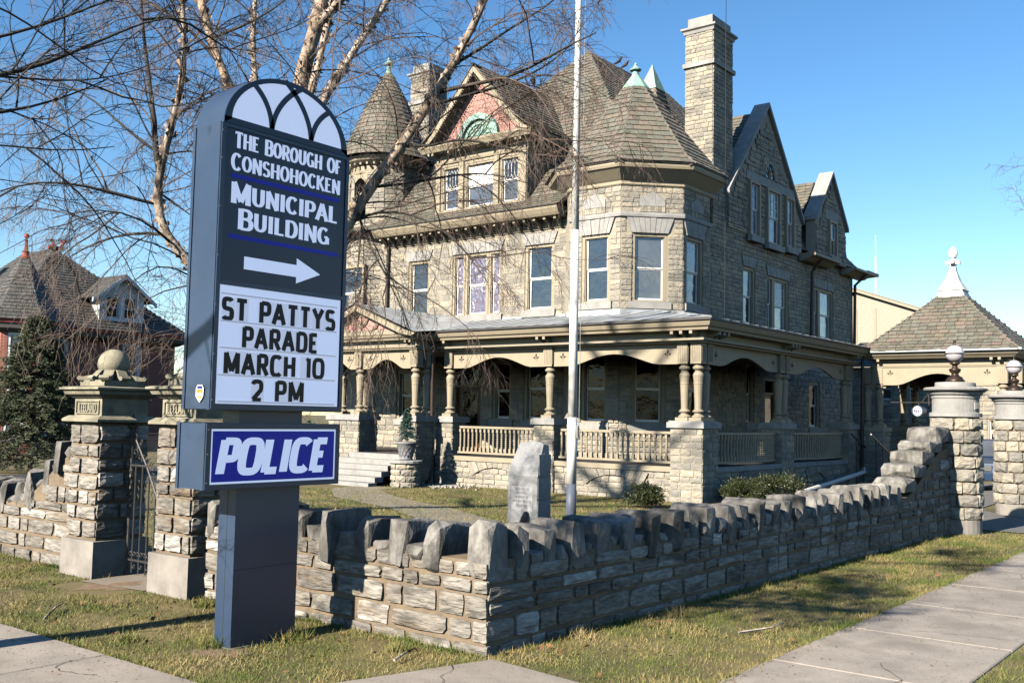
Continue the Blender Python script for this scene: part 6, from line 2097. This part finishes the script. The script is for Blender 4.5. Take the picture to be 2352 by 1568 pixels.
# ------------------------------------------------------------------ trees
BIRCH_LIMBS = [
    ([(2.66, 5.98, -0.06), (2.55, 5.96, 0.56), (2.42, 5.94, 1.40), (2.02, 5.84, 2.49), (1.55, 5.86, 3.26), (1.35, 5.92, 3.51), (1.24, 6.03, 3.69), (1.13, 6.16, 3.83), (1.08, 6.20, 4.03), (1.05, 6.19, 4.35), (1.04, 6.17, 4.58), (1.02, 6.02, 4.77), (0.99, 5.86, 5.07), (0.97, 5.67, 5.42), (0.93, 5.53, 5.77), (0.83, 5.44, 6.17), (0.76, 5.45, 6.77)], 0.15, 0.03),
    ([(1.05, 6.17, 4.56), (1.06, 6.28, 4.86), (1.08, 6.37, 5.27), (1.08, 6.48, 5.68), (1.08, 6.60, 6.03), (1.08, 6.71, 6.47), (1.06, 6.81, 7.13)], 0.05, 0.02),
    ([(2.66, 5.98, -0.06), (2.66, 6.04, 0.83), (2.63, 6.19, 2.54), (2.56, 6.39, 4.30), (2.42, 6.55, 5.73), (2.40, 6.69, 6.14), (2.27, 6.82, 6.46), (2.24, 6.98, 6.85), (2.18, 7.15, 7.37), (2.07, 7.36, 8.13)], 0.17, 0.07),
    ([(2.59, 6.43, 4.91), (2.69, 6.52, 5.85), (2.80, 6.65, 6.28), (2.79, 6.77, 6.73), (2.83, 6.83, 7.14), (2.89, 6.87, 7.55), (2.93, 6.91, 8.21)], 0.08, 0.04),
    ([(2.66, 5.98, -0.06), (2.63, 5.90, 0.84), (2.51, 5.69, 2.52), (2.42, 5.45, 4.18), (2.34, 5.22, 5.48), (2.35, 5.16, 5.89), (2.38, 5.09, 6.22), (2.43, 4.98, 6.58), (2.45, 4.91, 6.91), (2.52, 4.88, 7.73), (2.68, 4.86, 8.84)], 0.21, 0.1),
    ([(2.43, 4.98, 6.58), (2.43, 4.64, 6.72), (2.47, 4.39, 6.96), (2.50, 3.97, 7.46)], 0.09, 0.05),
    ([(2.49, 5.38, 5.31), (2.77, 5.44, 5.91), (2.93, 5.51, 6.39), (3.02, 5.50, 6.77), (3.12, 5.48, 7.28), (3.19, 5.46, 8.04)], 0.08, 0.05),
    ([(2.53, 5.69, 3.65), (3.02, 5.84, 5.34), (3.26, 5.78, 6.02), (3.54, 5.69, 6.53), (3.73, 5.56, 6.94), (3.98, 5.32, 7.54), (4.24, 5.08, 8.15)], 0.12, 0.06),
    ([(2.66, 5.98, -0.06), (2.76, 5.93, 0.55), (2.93, 5.87, 1.97), (3.20, 5.68, 3.44), (3.45, 5.42, 4.28), (3.61, 5.16, 4.75), (3.76, 4.92, 5.17), (3.90, 4.70, 5.51), (3.90, 4.50, 5.78), (4.00, 4.35, 6.03), (4.04, 4.09, 6.37), (4.07, 3.85, 6.75), (4.17, 3.67, 7.20), (4.18, 3.43, 7.68)], 0.17, 0.06),
    ([(4.00, 4.35, 6.03), (4.08, 3.75, 6.06), (4.21, 3.27, 6.07), (4.28, 2.83, 6.20), (4.31, 2.45, 6.36), (4.37, 2.04, 6.45)], 0.045, 0.012),
    ([(3.91, 4.48, 5.81), (4.39, 4.33, 6.06), (4.83, 4.07, 6.25), (5.09, 3.89, 6.38), (5.53, 3.61, 6.70), (5.90, 3.42, 7.12)], 0.04, 0.012),
    ([(3.85, 4.77, 5.36), (3.85, 4.32, 5.20), (3.85, 3.98, 5.29), (3.87, 3.79, 5.34), (3.91, 3.58, 5.22), (4.01, 3.30, 5.12), (4.11, 3.02, 5.08), (4.20, 2.61, 4.91)], 0.035, 0.01),
    ([(3.46, 5.41, 4.28), (3.56, 4.94, 4.43), (3.71, 4.43, 4.34), (3.79, 4.04, 4.14), (3.90, 3.76, 3.90), (4.07, 3.44, 3.40)], 0.03, 0.008),
    ([(3.52, 5.31, 4.47), (3.39, 5.03, 4.06), (3.40, 4.74, 3.69), (3.46, 4.55, 3.34), (3.56, 4.32, 2.89), (3.63, 4.26, 2.55)], 0.028, 0.006),
    ([(3.61, 5.16, 4.76), (4.22, 4.86, 4.91), (4.65, 4.60, 5.08), (5.14, 4.30, 5.17), (5.61, 4.03, 5.07)], 0.03, 0.008),
    ([(1.06, 6.19, 4.19), (0.69, 6.34, 4.24), (0.32, 6.48, 4.32), (-0.07, 6.64, 4.34), (-0.36, 6.86, 4.24), (-0.55, 6.96, 4.11)], 0.035, 0.01),
    ([(1.13, 6.16, 3.83), (1.06, 6.56, 3.90), (0.94, 7.04, 3.85), (0.85, 7.49, 3.74), (0.76, 7.96, 3.54)], 0.03, 0.007),
    ([(1.21, 6.07, 3.72), (0.76, 5.97, 3.95), (0.45, 6.02, 4.01), (0.15, 6.24, 4.00), (-0.10, 6.42, 3.85)], 0.026, 0.007),
    ([(1.05, 6.19, 4.35), (1.32, 6.04, 4.16), (1.41, 5.94, 4.06)], 0.025, 0.01),
    ([(1.02, 6.02, 4.77), (1.24, 5.89, 4.85), (1.43, 5.81, 4.86)], 0.02, 0.01),
    ([(1.06, 6.28, 4.86), (0.88, 6.64, 5.13), (0.67, 7.02, 5.53), (0.47, 7.41, 5.77), (0.20, 7.89, 5.93)], 0.03, 0.008),
    ([(2.27, 6.82, 6.46), (2.09, 7.30, 7.01), (1.86, 7.71, 7.34), (1.60, 8.18, 7.55)], 0.04, 0.015),
    ([(2.24, 6.98, 6.80), (2.34, 6.36, 6.87), (2.48, 5.83, 7.03), (2.61, 5.47, 7.34)], 0.03, 0.012),
    ([(4.04, 4.09, 6.37), (4.42, 3.90, 6.68), (4.80, 3.69, 7.06), (5.20, 3.46, 7.38), (5.48, 3.22, 7.74)], 0.035, 0.012),
]
STREET_LIMBS = [
    ([(-4.40, 2.92, -0.05), (-4.40, 2.90, 1.50), (-4.38, 2.90, 3.10), (-4.45, 2.95, 5.00), (-4.30, 2.80, 7.00), (-4.40, 2.90, 9.00)], 0.27, 0.1),
    ([(-4.40, 2.90, 3.40), (-5.20, 1.60, 4.60), (-6.20, 0.30, 5.60), (-7.20, -0.80, 6.60)], 0.16, 0.06),
    ([(-5.20, 1.60, 4.60), (-5.60, 0.30, 5.40), (-6.20, -0.90, 6.00)], 0.11, 0.04),
    ([(-4.40, 2.90, 4.60), (-5.80, 3.20, 6.00), (-7.40, 3.40, 7.00)], 0.07, 0.03),
    ([(-4.40, 2.90, 5.20), (-4.60, 1.40, 6.60), (-5.00, -0.20, 7.60), (-5.40, -1.60, 8.40)], 0.12, 0.04),
    ([(-4.40, 2.90, 3.10), (-3.08, 4.06, 3.76), (-2.46, 4.18, 4.24), (-1.85, 4.01, 4.54), (-1.55, 3.94, 4.65), (-1.30, 3.92, 4.88), (-0.96, 3.79, 5.10), (-0.75, 3.66, 5.30), (-0.47, 3.46, 5.43), (-0.20, 3.29, 5.33)], 0.08, 0.012),
    ([(-3.08, 4.06, 3.76), (-2.33, 4.13, 4.65), (-1.87, 4.01, 4.84), (-1.46, 3.94, 5.11), (-1.11, 3.79, 5.36), (-0.77, 3.65, 5.60)], 0.05, 0.012),
    ([(-2.94, 4.04, 3.69), (-2.33, 4.04, 4.05), (-1.82, 4.02, 4.20), (-1.55, 3.98, 4.33), (-1.27, 3.93, 4.47), (-0.96, 3.84, 4.72)], 0.05, 0.01),
    ([(-2.95, 4.04, 3.86), (-2.25, 3.89, 4.42), (-1.66, 3.94, 4.54), (-1.13, 3.90, 4.64), (-0.64, 3.73, 4.87), (-0.39, 3.55, 5.12)], 0.03, 0.006),
    ([(-3.19, 4.08, 3.34), (-2.51, 3.97, 3.78), (-1.90, 3.83, 3.91), (-1.75, 3.80, 3.91), (-1.59, 3.77, 3.88), (-1.40, 3.69, 3.89), (-1.24, 3.64, 3.95), (-1.04, 3.54, 4.02)], 0.026, 0.008),
    ([(-0.75, 3.66, 5.30), (-0.55, 3.70, 5.49), (-0.28, 3.68, 5.53), (-0.02, 3.69, 5.36), (0.22, 3.73, 5.26), (0.63, 3.70, 5.28)], 0.03, 0.008),
    ([(-2.46, 4.18, 4.24), (-1.83, 4.02, 4.28), (-1.27, 3.97, 4.18), (-0.88, 3.98, 3.99), (-0.52, 3.89, 3.76)], 0.018, 0.004),
    ([(-2.86, 3.99, 4.63), (-2.20, 3.92, 4.98), (-1.72, 3.91, 5.33)], 0.04, 0.02),
    ([(-3.18, 3.98, 2.68), (-2.35, 3.86, 3.12), (-1.91, 3.74, 3.38), (-1.77, 3.73, 3.35), (-1.61, 3.69, 3.41)], 0.02, 0.004),
]



def resample(pts, n):
    P = np.array(pts, float)
    d = np.concatenate([[0], np.cumsum(np.linalg.norm(np.diff(P, axis=0), axis=1))])
    t = np.linspace(0, d[-1], n)
    Q = np.stack([np.interp(t, d, P[:, i]) for i in range(3)], 1)
    for _ in range(2):
        Q[1:-1] = .25 * Q[:-2] + .5 * Q[1:-1] + .25 * Q[2:]
    return Q, d[-1]


def grow(P0, D0, L, segs, wob, droop, rng):
    N = len(P0)
    P = np.zeros((N, segs + 1, 3)); P[:, 0] = P0
    d = D0.copy()
    st = (L / segs)[:, None]
    for i in range(segs):
        d = d + rng.normal(size=(N, 3)) * wob + np.array([0, 0, -1.0]) * (droop if np.isscalar(droop) else droop[:, None])
        d /= np.linalg.norm(d, axis=1, keepdims=True)
        P[:, i + 1] = P[:, i] + d * st
    return P


def spawn(P, per, rng, ang, lo=.15, hi=1.0, up=0.0):
    N, S, _ = P.shape
    b = np.repeat(np.arange(N), per)
    q = rng.uniform(lo, hi, len(b)) * (S - 1)
    i = np.minimum(q.astype(int), S - 2); fr_ = (q - i)[:, None]
    p = P[b, i] * (1 - fr_) + P[b, i + 1] * fr_
    t = P[b, i + 1] - P[b, i]
    t /= np.linalg.norm(t, axis=1, keepdims=True) + 1e-9
    r = rng.normal(size=t.shape)
    r -= t * (r * t).sum(1, keepdims=True)
    r /= np.linalg.norm(r, axis=1, keepdims=True)
    a = rng.uniform(*ang, len(b))[:, None]
    d = np.cos(a) * t + np.sin(a) * r + np.array([0, 0, up])
    d /= np.linalg.norm(d, axis=1, keepdims=True)
    return p, d, b, q / (S - 1)


def bare_tree(name, label, limbs, base, seed, barkm, twigm, per=(2.6, 8, 6, 2), droop=.12, l1=(1.0, 2.4), stems_n=8, flakes=None, extra_l1=1.0, rs=1.0):
    rng = np.random.default_rng(seed)
    t = thing(name, label, 'tree', base)
    lv, lf, k0 = [], [], 0
    P1s, lens = [], []
    for j, (pts, r0, r1) in enumerate(limbs):
        L = resample(pts, 3)[1]
        n = max(6, int(L / .22))
        Q, L = resample(pts, n)
        r0, r1 = r0 * rs, r1 * rs
        rad = np.linspace(r0, r1, n) * (1 + .1 * rng.normal(size=n))
        rad[-1] = r1
        v, f = tubes(Q[None], rad[None], 9 if r0 > .06 else 6)
        nm = 'stem' if r0 > .06 else 'limb'
        o = link(bpy.data.objects.new(nm, mesh_from(nm, v - BASE[t.name], f, barkm if r0 > .042 else MT['dbark'], True)), t)
        m = max(2, int(L * per[0] * extra_l1))
        p, d, b, q = spawn(Q[None], m, rng, (.5, 1.2), .18 if r0 > .1 else .05, 1.0, .1)
        keep = p[:, 2] > 1.6
        P1s.append((p[keep], d[keep], rng.uniform(*l1, keep.sum())))
        if flakes is not None and r0 > .045:
            nf = int(L * 40)
            i = rng.integers(n - 1, size=nf)
            a = rng.uniform(0, 6.283, nf)
            tt = Q[i + 1] - Q[i]; tt /= np.linalg.norm(tt, axis=1, keepdims=True)
            u = np.cross(tt, np.array([.3, .5, .1])); u /= np.linalg.norm(u, axis=1, keepdims=True)
            w = np.cross(tt, u)
            nr_ = np.cos(a)[:, None] * u + np.sin(a)[:, None] * w
            c = Q[i] + (Q[i + 1] - Q[i]) * rng.random((nf, 1)) + nr_ * rad[i][:, None] * 1.01
            s = np.cross(nr_, tt)
            wd, ht = rng.uniform(.02, .07, (nf, 1)), rng.uniform(.02, .06, (nf, 1))
            cu_ = rng.uniform(.005, .045, (nf, 1))
            vv = np.stack([c - tt * ht, c + s * wd * .2 - tt * ht * .5 + nr_ * cu_ * .2, c + s * wd + tt * ht * .3 + nr_ * cu_, c + s * wd * .3 + tt * ht + nr_ * cu_ * .3], 1).reshape(-1, 3)
            lv.append(vv); lf.append(np.arange(4 * nf).reshape(nf, 4) + k0); k0 += 4 * nf
    if lv:
        stuff_mesh('peeling_bark', np.concatenate(lv), np.concatenate(lf), flakes, t)
    p = np.concatenate([a[0] for a in P1s]); d = np.concatenate([a[1] for a in P1s]); L1 = np.concatenate([a[2] for a in P1s])
    B1 = grow(p, d, L1, 9, .13, droop * .6, rng)
    V_, F_, k0 = [], [], 0

    def push(B, r0, r1, k):
        nonlocal k0
        S = B.shape[1]
        rr = np.linspace(1, 0, S)[None] * (r0 - r1)[:, None] + r1[:, None]
        v, f = tubes(B, rr, k)
        V_.append(v); F_.append(f + k0); k0 += len(v)
    push(B1, .003 + .0043 * L1, np.full(len(L1), .003), 5)
    p, d, b, q = spawn(B1, per[1], rng, (.45, 1.1), .1, 1.0)
    L2 = L1[b] * rng.uniform(.25, .6, len(b)) * (1.1 - .5 * q)
    B2 = grow(p, d, L2, 7, .15, droop, rng)
    push(B2, np.full(len(L2), .0042), np.full(len(L2), .0022), 3)
    p, d, b, q = spawn(B2, per[2], rng, (.4, 1.0), .1, 1.0)
    L3 = np.maximum(.1, L2[b] * rng.uniform(.3, .65, len(b)))
    B3 = grow(p, d, L3, 5, .14, droop * 1.1, rng)
    push(B3, np.full(len(L3), .0025), np.full(len(L3), .0015), 3)
    if per[3]:
        p, d, b, q = spawn(B3, per[3], rng, (.4, .9), .2, 1.0)
        B4 = grow(p, d, rng.uniform(.05, .16, len(p)), 2, .1, droop, rng)
        push(B4, np.full(len(p), .0018), np.full(len(p), .0013), 3)
    stuff_mesh('twigs', np.concatenate(V_), np.concatenate(F_), twigm, t)
    return t


def birchbark():
    m = M('river_birch_bark', [(0.42, 0.30, 0.21), (0.60, 0.52, 0.43), (0.32, 0.20, 0.125)], var=.55, ns=7, bump=.9, bs=18, stretch=(1, 1, .8), stain=((0.06, 0.042, 0.032), 5.5, .50))
    return m


MT['birch'] = birchbark()
MT['flake'] = M('peeling_birch_flake', [(0.42, 0.25, 0.14), (0.55, 0.42, 0.31), (0.16, 0.085, 0.045), (0.62, 0.54, 0.45)], var=.25, ns=20, bump=.2)
MT['twig'] = M('reddish_birch_twig', [(0.10, 0.07, 0.056), (0.14, 0.10, 0.08), (0.075, 0.055, 0.047)], rough=.7, var=.2, bump=0)
MT['dtwig'] = M('dark_twig', [(0.04, 0.036, 0.032), (0.065, 0.056, 0.048)], rough=.8, var=.2, bump=0)
MT['dbark'] = M('dark_smooth_bark', (0.06, 0.056, 0.048), var=.35, ns=9, bump=.5, bs=25, stretch=(1, 1, .3))
bare_tree('birch_tree', 'bare multi-stemmed river birch with peeling bark behind the blue sign', BIRCH_LIMBS, (2.66, 5.98, 0), 41, MT['birch'], MT['twig'], per=(2.7, 8, 6, 2), droop=.14, flakes=MT['flake'], rs=.7)
STREET = bare_tree('street_tree', 'bare dark-limbed street tree whose branches reach in at the upper left', STREET_LIMBS, (-4.4, 2.9, 0), 42, MT['dbark'], MT['dtwig'], per=(1.8, 6, 5, 1), droop=.0, l1=(.7, 1.8), rs=.52)
BT = [([(-6.5, 13.0, 0), (-6.4, 12.9, 5), (-6.5, 13.1, 10), (-6.3, 12.8, 15), (-6.4, 13.0, 19), (-6.3, 12.9, 23)], .34, .09)]
rb_ = np.random.default_rng(9)
for k in range(16):
    z = 10.5 + k * .68
    a = k * 2.4
    L = 4.8 - .12 * k
    q = V(-6.4, 13.0, z)
    d = V(math.cos(a) * .8, math.sin(a), .62)
    BT.append(([tuple(q), tuple(q + d * L * .35), tuple(q + d * L * .7 + V(0, 0, .35)), tuple(q + d * L + V(*rb_.normal(size=3) * .3))], .15 - .004 * k, .04))
bare_tree('street_tree', 'tall bare street tree beyond the left edge, its shadows falling on the porch', BT, (-6.5, 12.5, 0), 45, MT['dbark'], MT['dtwig'], per=(1.3, 5, 3, 0), droop=.0, l1=(1.0, 2.4))
RL = [([(16.5, -3.6, 0.0), (16.5, -3.6, 3.0), (16.4, -3.4, 6.0), (16.2, -3.2, 9.0)], .16, .06), ([(16.45, -3.5, 4.5), (15.6, -2.6, 6.0), (14.7, -1.6, 7.2)], .06, .015), ([(16.45, -3.5, 4.0), (15.9, -2.3, 5.0), (15.0, -1.5, 5.8)], .05, .012), ([(16.4, -3.4, 6.0), (15.9, -2.6, 7.4), (15.3, -2.1, 8.6)], .05, .015), ([(16.4, -3.4, 5.0), (15.0, -2.0, 6.3), (13.95, -0.95, 6.7)], .03, .008), ([(16.4, -3.4, 4.2), (15.0, -1.9, 5.2), (14.0, -0.95, 5.5)], .03, .008)]
bare_tree('street_tree', 'bare tree beyond the right edge with only twig ends showing', RL, (16.5, -3.6, 0), 43, MT['dbark'], MT['twig'], per=(2.2, 6, 5, 1), droop=.02, l1=(.6, 1.1))

# ------------------------------------------------------------------ grass and litter
def grassmat():
    """straw and green blades: which one depends on the patch of lawn and on the blade"""
    m = bpy.data.materials.new('late_winter_grass')
    m.use_nodes = True
    t = m.node_tree
    N, L = t.nodes, t.links
    b = N['Principled BSDF']
    geo = N.new('ShaderNodeNewGeometry')
    nz = N.new('ShaderNodeTexNoise'); nz.inputs['Scale'].default_value = 1.5; nz.inputs['Detail'].default_value = 4
    L.new(geo.outputs['Position'], nz.inputs['Vector'])
    ad = N.new('ShaderNodeMath'); ad.operation = 'MULTIPLY_ADD'; ad.inputs[1].default_value = .55
    L.new(geo.outputs['Random Per Island'], ad.inputs[0])
    sb = N.new('ShaderNodeMath'); sb.operation = 'MULTIPLY_ADD'; sb.inputs[1].default_value = 1.9; sb.inputs[2].default_value = -.78
    L.new(nz.outputs['Fac'], sb.inputs[0]); L.new(sb.outputs[0], ad.inputs[2])
    cr = N.new('ShaderNodeValToRGB')
    e = cr.color_ramp.elements
    e[0].color = (.048, .085, .015, 1); e[1].color = (.32, .245, .125, 1)
    for p, c in ((.28, (.08, .105, .021)), (.48, (.14, .14, .042)), (.66, (.25, .20, .085)), (.82, (.21, .16, .07))):
        x = e.new(p); x.color = (*c, 1)
    L.new(ad.outputs[0], cr.inputs[0]); L.new(cr.outputs[0], b.inputs['Base Color'])
    b.inputs['Roughness'].default_value = .7
    b.inputs['Specular IOR Level'].default_value = .2
    return m


MT['grass'] = grassmat()


def blades(pts, h, w, rng):
    n = len(pts)
    a = rng.uniform(0, 6.283, n)
    lean = rng.uniform(.3, 1.3, n)
    b = rng.uniform(0, 6.283, n)
    hh = h * rng.uniform(.45, 1.25, n) * (1 + .5 * np.maximum(0, np.sin(pts[:, 0] * 2.3 + 1) * np.sin(pts[:, 1] * 2.9)))
    z = tz(pts[:, 0], pts[:, 1])
    p = np.column_stack([pts, z - .004])
    u = np.column_stack([np.cos(a), np.sin(a), np.zeros(n)]) * (w * rng.uniform(.6, 1.4, n))[:, None]
    tip = p + np.column_stack([np.cos(b) * np.sin(lean), np.sin(b) * np.sin(lean), np.cos(lean)]) * hh[:, None]
    return np.stack([p - u, p + u, tip], 1).reshape(-1, 3)


rng = np.random.default_rng(77)


def fill(x0, x1, y0, y1, dens, keep=None):
    n = int((x1 - x0) * (y1 - y0) * dens)
    p = np.column_stack([rng.uniform(x0, x1, n), rng.uniform(y0, y1, n)])
    cl = np.sin(p[:, 0] * 5.1 + np.sin(p[:, 1] * 3.7) * 2) * np.sin(p[:, 1] * 4.3 + np.sin(p[:, 0] * 2.9) * 2)
    p = p[rng.random(n) < np.clip(.66 + .5 * cl, .12, 1)]
    return p[keep(p[:, 0], p[:, 1])] if keep is not None else p


notgate = lambda x, y: ~((y > 3.97) & (y < 4.88) & (x > -.75)) & ~((np.abs(x + .89) < .28) & (np.abs(y - 1.51) < .09))
corner = lambda x, y: (y > .06 + (-.9 - x) * .29 + np.where(x > -.9, (-.9 - x) * .0, 0) - np.where(x > -.9, (x + .9) * .29, 0))
edge_ = lambda t: .035 * np.sin(t * 7.3) + .02 * np.sin(t * 19.1)
G = [blades(fill(-1.91, -.1, -.2, 9.5, 6500, lambda x, y: notgate(x, y) & corner(x, y) & (x > -1.86 + edge_(y))), .038, .0028, rng),
     blades(fill(-.3, 7, -1.69, -.06, 6000, lambda x, y: (x > -.14 + (y + .16) * .13) & (y > -1.63 + edge_(x))), .038, .0028, rng),
     blades(fill(7, 12.1, -1.67, -.2, 3600, lambda x, y: y > -1.63 + edge_(x)), .042, .0036, rng),
     blades(fill(1.5, 9, -4.35, -2.91, 2600), .05, .003, rng),
     blades(fill(.4, 8, .3, 12, 420), .06, .005, rng),
     blades(fill(8, 18.5, 1.5, 18, 420), .065, .006, rng)]
tuft = np.concatenate([np.column_stack([rng.normal(cx_, .05, 220), rng.normal(cy_, .05, 220)]) for cx_, cy_ in ((6.3, -1.0), (5.6, -1.15), (-.6, 1.36), (-.75, 1.34), (-1.2, 1.55), (-1.5, 2.2), (-.4, .5), (2.2, -.35), (.9, -.2), (-.3, 2.3), (-.35, 2.9))])
G.append(blades(tuft, .1, .003, rng))
nt = 420
line = np.concatenate([np.column_stack([np.full(nt, -.13) + rng.normal(0, .015, nt), rng.uniform(0, 8.5, nt)]), np.column_stack([rng.uniform(0, 11, nt), rng.uniform(-.16, -.1, nt) - .012 * 0]), np.column_stack([np.full(nt, -1.86) + rng.normal(0, .012, nt), rng.uniform(.5, 9, nt)]), np.column_stack([rng.uniform(-.2, 11.5, nt), -1.64 + rng.normal(0, .012, nt)])])
line[nt:2 * nt, 1] -= line[nt:2 * nt, 0] * .0198
line = line[notgate(line[:, 0], line[:, 1])]
ed = (line[:, None, :] + rng.normal(size=(len(line), 14, 2)) * .018).reshape(-1, 2)
G.append(blades(ed, .06, .0028, rng))
v = np.concatenate(G)
f = np.arange(len(v)).reshape(-1, 3)
stuff_mesh('grass', v, f, MT['grass'], None)
MT['leaf'] = M('dry_brown_leaf', [(0.25, 0.11, 0.05), (0.32, 0.17, 0.08), (0.18, 0.085, 0.04)], rough=.8, var=.2, bump=0)
n = 260
pp = np.concatenate([np.column_stack([rng.uniform(-1.8, -.1, 90), rng.uniform(.3, 8, 90)]), np.column_stack([rng.uniform(-.1, 9, 90), rng.uniform(-1.6, -.1, 90)]), np.column_stack([rng.uniform(5, 17, 80), rng.uniform(3, 16, 80)])])
pos = np.column_stack([pp, tz(pp[:, 0], pp[:, 1]) + .03])
v, f = scatter_leaves(pos, .042, rng, .7, np.column_stack([rng.normal(size=(n, 2)), np.full(n, .12)]))
stuff_mesh('fallen_leaves', v, f, MT['leaf'], None)
for k, (a, b, c) in enumerate(((( -1.62, 3.22), (-1.35, 3.55), (-1.2, 3.72)), ((1.8, -1.1), (2.1, -1.25), (2.5, -1.2)), ((-.7, .25), (-.5, .32), (-.35, .38)))):
    tag(MB().tube([(*a, .035), (*b, .05), (*c, .04)], [.009, .008, .004], 5).build('fallen_twig', MT['birch']), ['short brown stick lying on the grass by the left sidewalk', 'crooked dry twig on the grass by the side street sidewalk', 'small twig on the grass near the wall corner'][k], 'twig', 'sticks on the grass')
MT['pebble'] = M('pale_gravel', [(0.45, 0.42, 0.38), (0.6, 0.56, 0.52), (0.3, 0.26, 0.22)], var=.2, bump=.2)
st = Store('pebble', CUBES, MT['pebble'], 'pebble')
for _ in range(260):
    x, y = rng.normal(17.8, .35), rng.normal(16.7, .6)
    s = rng.uniform(.03, .08)
    q = np.eye(4); q[:3, :3] = np.diag([s, s * 1.3, s * .7]); q[:3, 3] = (x, y, float(tz(x, y)) + .03)
    st.add(q, s * s, None)
gv = bpy.data.objects.new('gravel', None)
COL.objects.link(gv); BASE[gv.name] = V(0, 0, 0); gv['kind'] = 'stuff'
st.finish(gv, 0, 'gravel_patch')

MT['baresoil'] = M('bare_soil', (0.30, 0.21, 0.135), var=.3, ns=9, bump=.6, bs=30)
for nm, c, r in (('bare_soil', (-1.22, 1.42), .24), ('bare_soil', (-.2, 4.4), .42)):
    n = 24
    vs = [(c[0], c[1], .012)] + [(c[0] + r * (1 + .25 * math.sin(3 * a) + .15 * math.sin(7 * a)) * math.cos(a), c[1] + r * .75 * (1 + .2 * math.sin(4 * a)) * math.sin(a), .002) for a in np.linspace(0, 2 * math.pi, n, endpoint=False)]
    MB().add(vs, [(0, i + 1, (i + 1) % n + 1) for i in range(n)]).build(nm, MT['baresoil'])['kind'] = 'structure'

# unseen leaf clumps added to the street tree to shadow the side verge
cl_ = []
for c in ((-6.4, .75, 5.4), (-6.2, .3, 5.9), (-6.8, .9, 6.1), (-6.5, .0, 6.6), (-6.0, .55, 6.9), (-7.0, .2, 7.0), (-6.3, 1.1, 6.5), (-6.6, -.3, 5.9), (-5.6, .4, 8.6), (-6.2, -.1, 8.2)):
    cl_.append(np.array(c) + rng.normal(size=(260, 3)) * np.array([.28, .22, .16]))
v, f = scatter_leaves(np.concatenate(cl_), .11, rng, .6)
stuff_mesh('shadow_leaf_clumps', v, f, MT['leaf'], STREET)

# hairline cracks and grit on the paving
MT['crack'] = M('dirt_in_cracks', (0.10, 0.085, 0.07), var=.3, bump=0)
ck = MB()
for (x, y, a, L) in ((-2.6, 3.0, .3, .9), (-2.2, 1.4, 2.4, .6), (2.9, -2.1, -.9, .8), (4.4, -2.4, .5, 1.0), (6.6, -2.0, -1.3, .7), (1.0, -2.5, .2, .7), (-1.1, -.6, 1.0, .9), (8.8, -2.3, .9, .9)):
    p = np.array([x, y]); pts = [p.copy()]
    for i in range(12):
        a += rng.normal(0, .35)
        p = p + np.array([math.cos(a), math.sin(a)]) * L / 12
        pts.append(p.copy())
    for q, r in zip(pts[:-1], pts[1:]):
        d = (r - q) / np.linalg.norm(r - q); w = np.array([-d[1], d[0]]) * rng.uniform(.0015, .0035)
        ck.add([(*(q - w), .0225), (*(q + w), .0225), (*(r + w), .0225), (*(r - w), .0225)], [(0, 1, 2, 3)])
o = ck.build('paving_cracks', MT['crack']); o['kind'] = 'stuff'
ng = 900
gp = np.concatenate([np.column_stack([rng.uniform(-3.0, -1.9, ng // 3), rng.uniform(.4, 6, ng // 3)]), np.column_stack([rng.uniform(-.2, 11, ng // 3), -1.66 - rng.exponential(.12, ng // 3)]), np.column_stack([rng.uniform(-1.8, 9, ng // 3), rng.uniform(-2.85, -1.7, ng // 3)])])
v, f = scatter_leaves(np.column_stack([gp, np.full(len(gp), .024)]), .02, rng, .35, np.column_stack([rng.normal(size=(len(gp), 2)), np.full(len(gp), .05)]))
stuff_mesh('paving_litter', v, f, MT['leaf'], None)

# small things on the roofs
for k, (x, y, z, lab) in enumerate(((25.5, 19.0, 14.5, 'dark roof lamp on a stalk behind the front dormer ridge'), (26.9, 12.9, 12.6, 'dark roof lamp on a stalk beside the tall chimney'))):
    t = thing('roof_lamp', lab, 'lamp', (x, y, z), 'roof lamps')
    MB().tube([(x, y, z - .3), (x, y, z + .45)], .02, 5).build('stalk', MT['gutter'], t)
    MB().tube([(x, y, z + .4), (x - .06, y, z + .5), (x - .1, y, z + .62), (x - .08, y, z + .72)], [.03, .1, .11, .05], 8).build('lamp_head', MT['gutter'], t)
for k, x in enumerate((30.2, 30.75)):
    t = thing('bird', ['left one of two dark birds perched on the main ridge', 'right one of two dark birds perched on the main ridge'][k], 'bird', (x, 18.05, 16.92), 'birds on the ridge')
    MB().tube([(x, 18.3, 16.97), (x, 18.15, 17.02), (x, 18.0, 17.08), (x, 17.93, 17.17), (x, 17.88, 17.22), (x, 17.82, 17.2)], [.015, .05, .075, .06, .045, .01], 8).build('body', MT['gutter'], t, True)
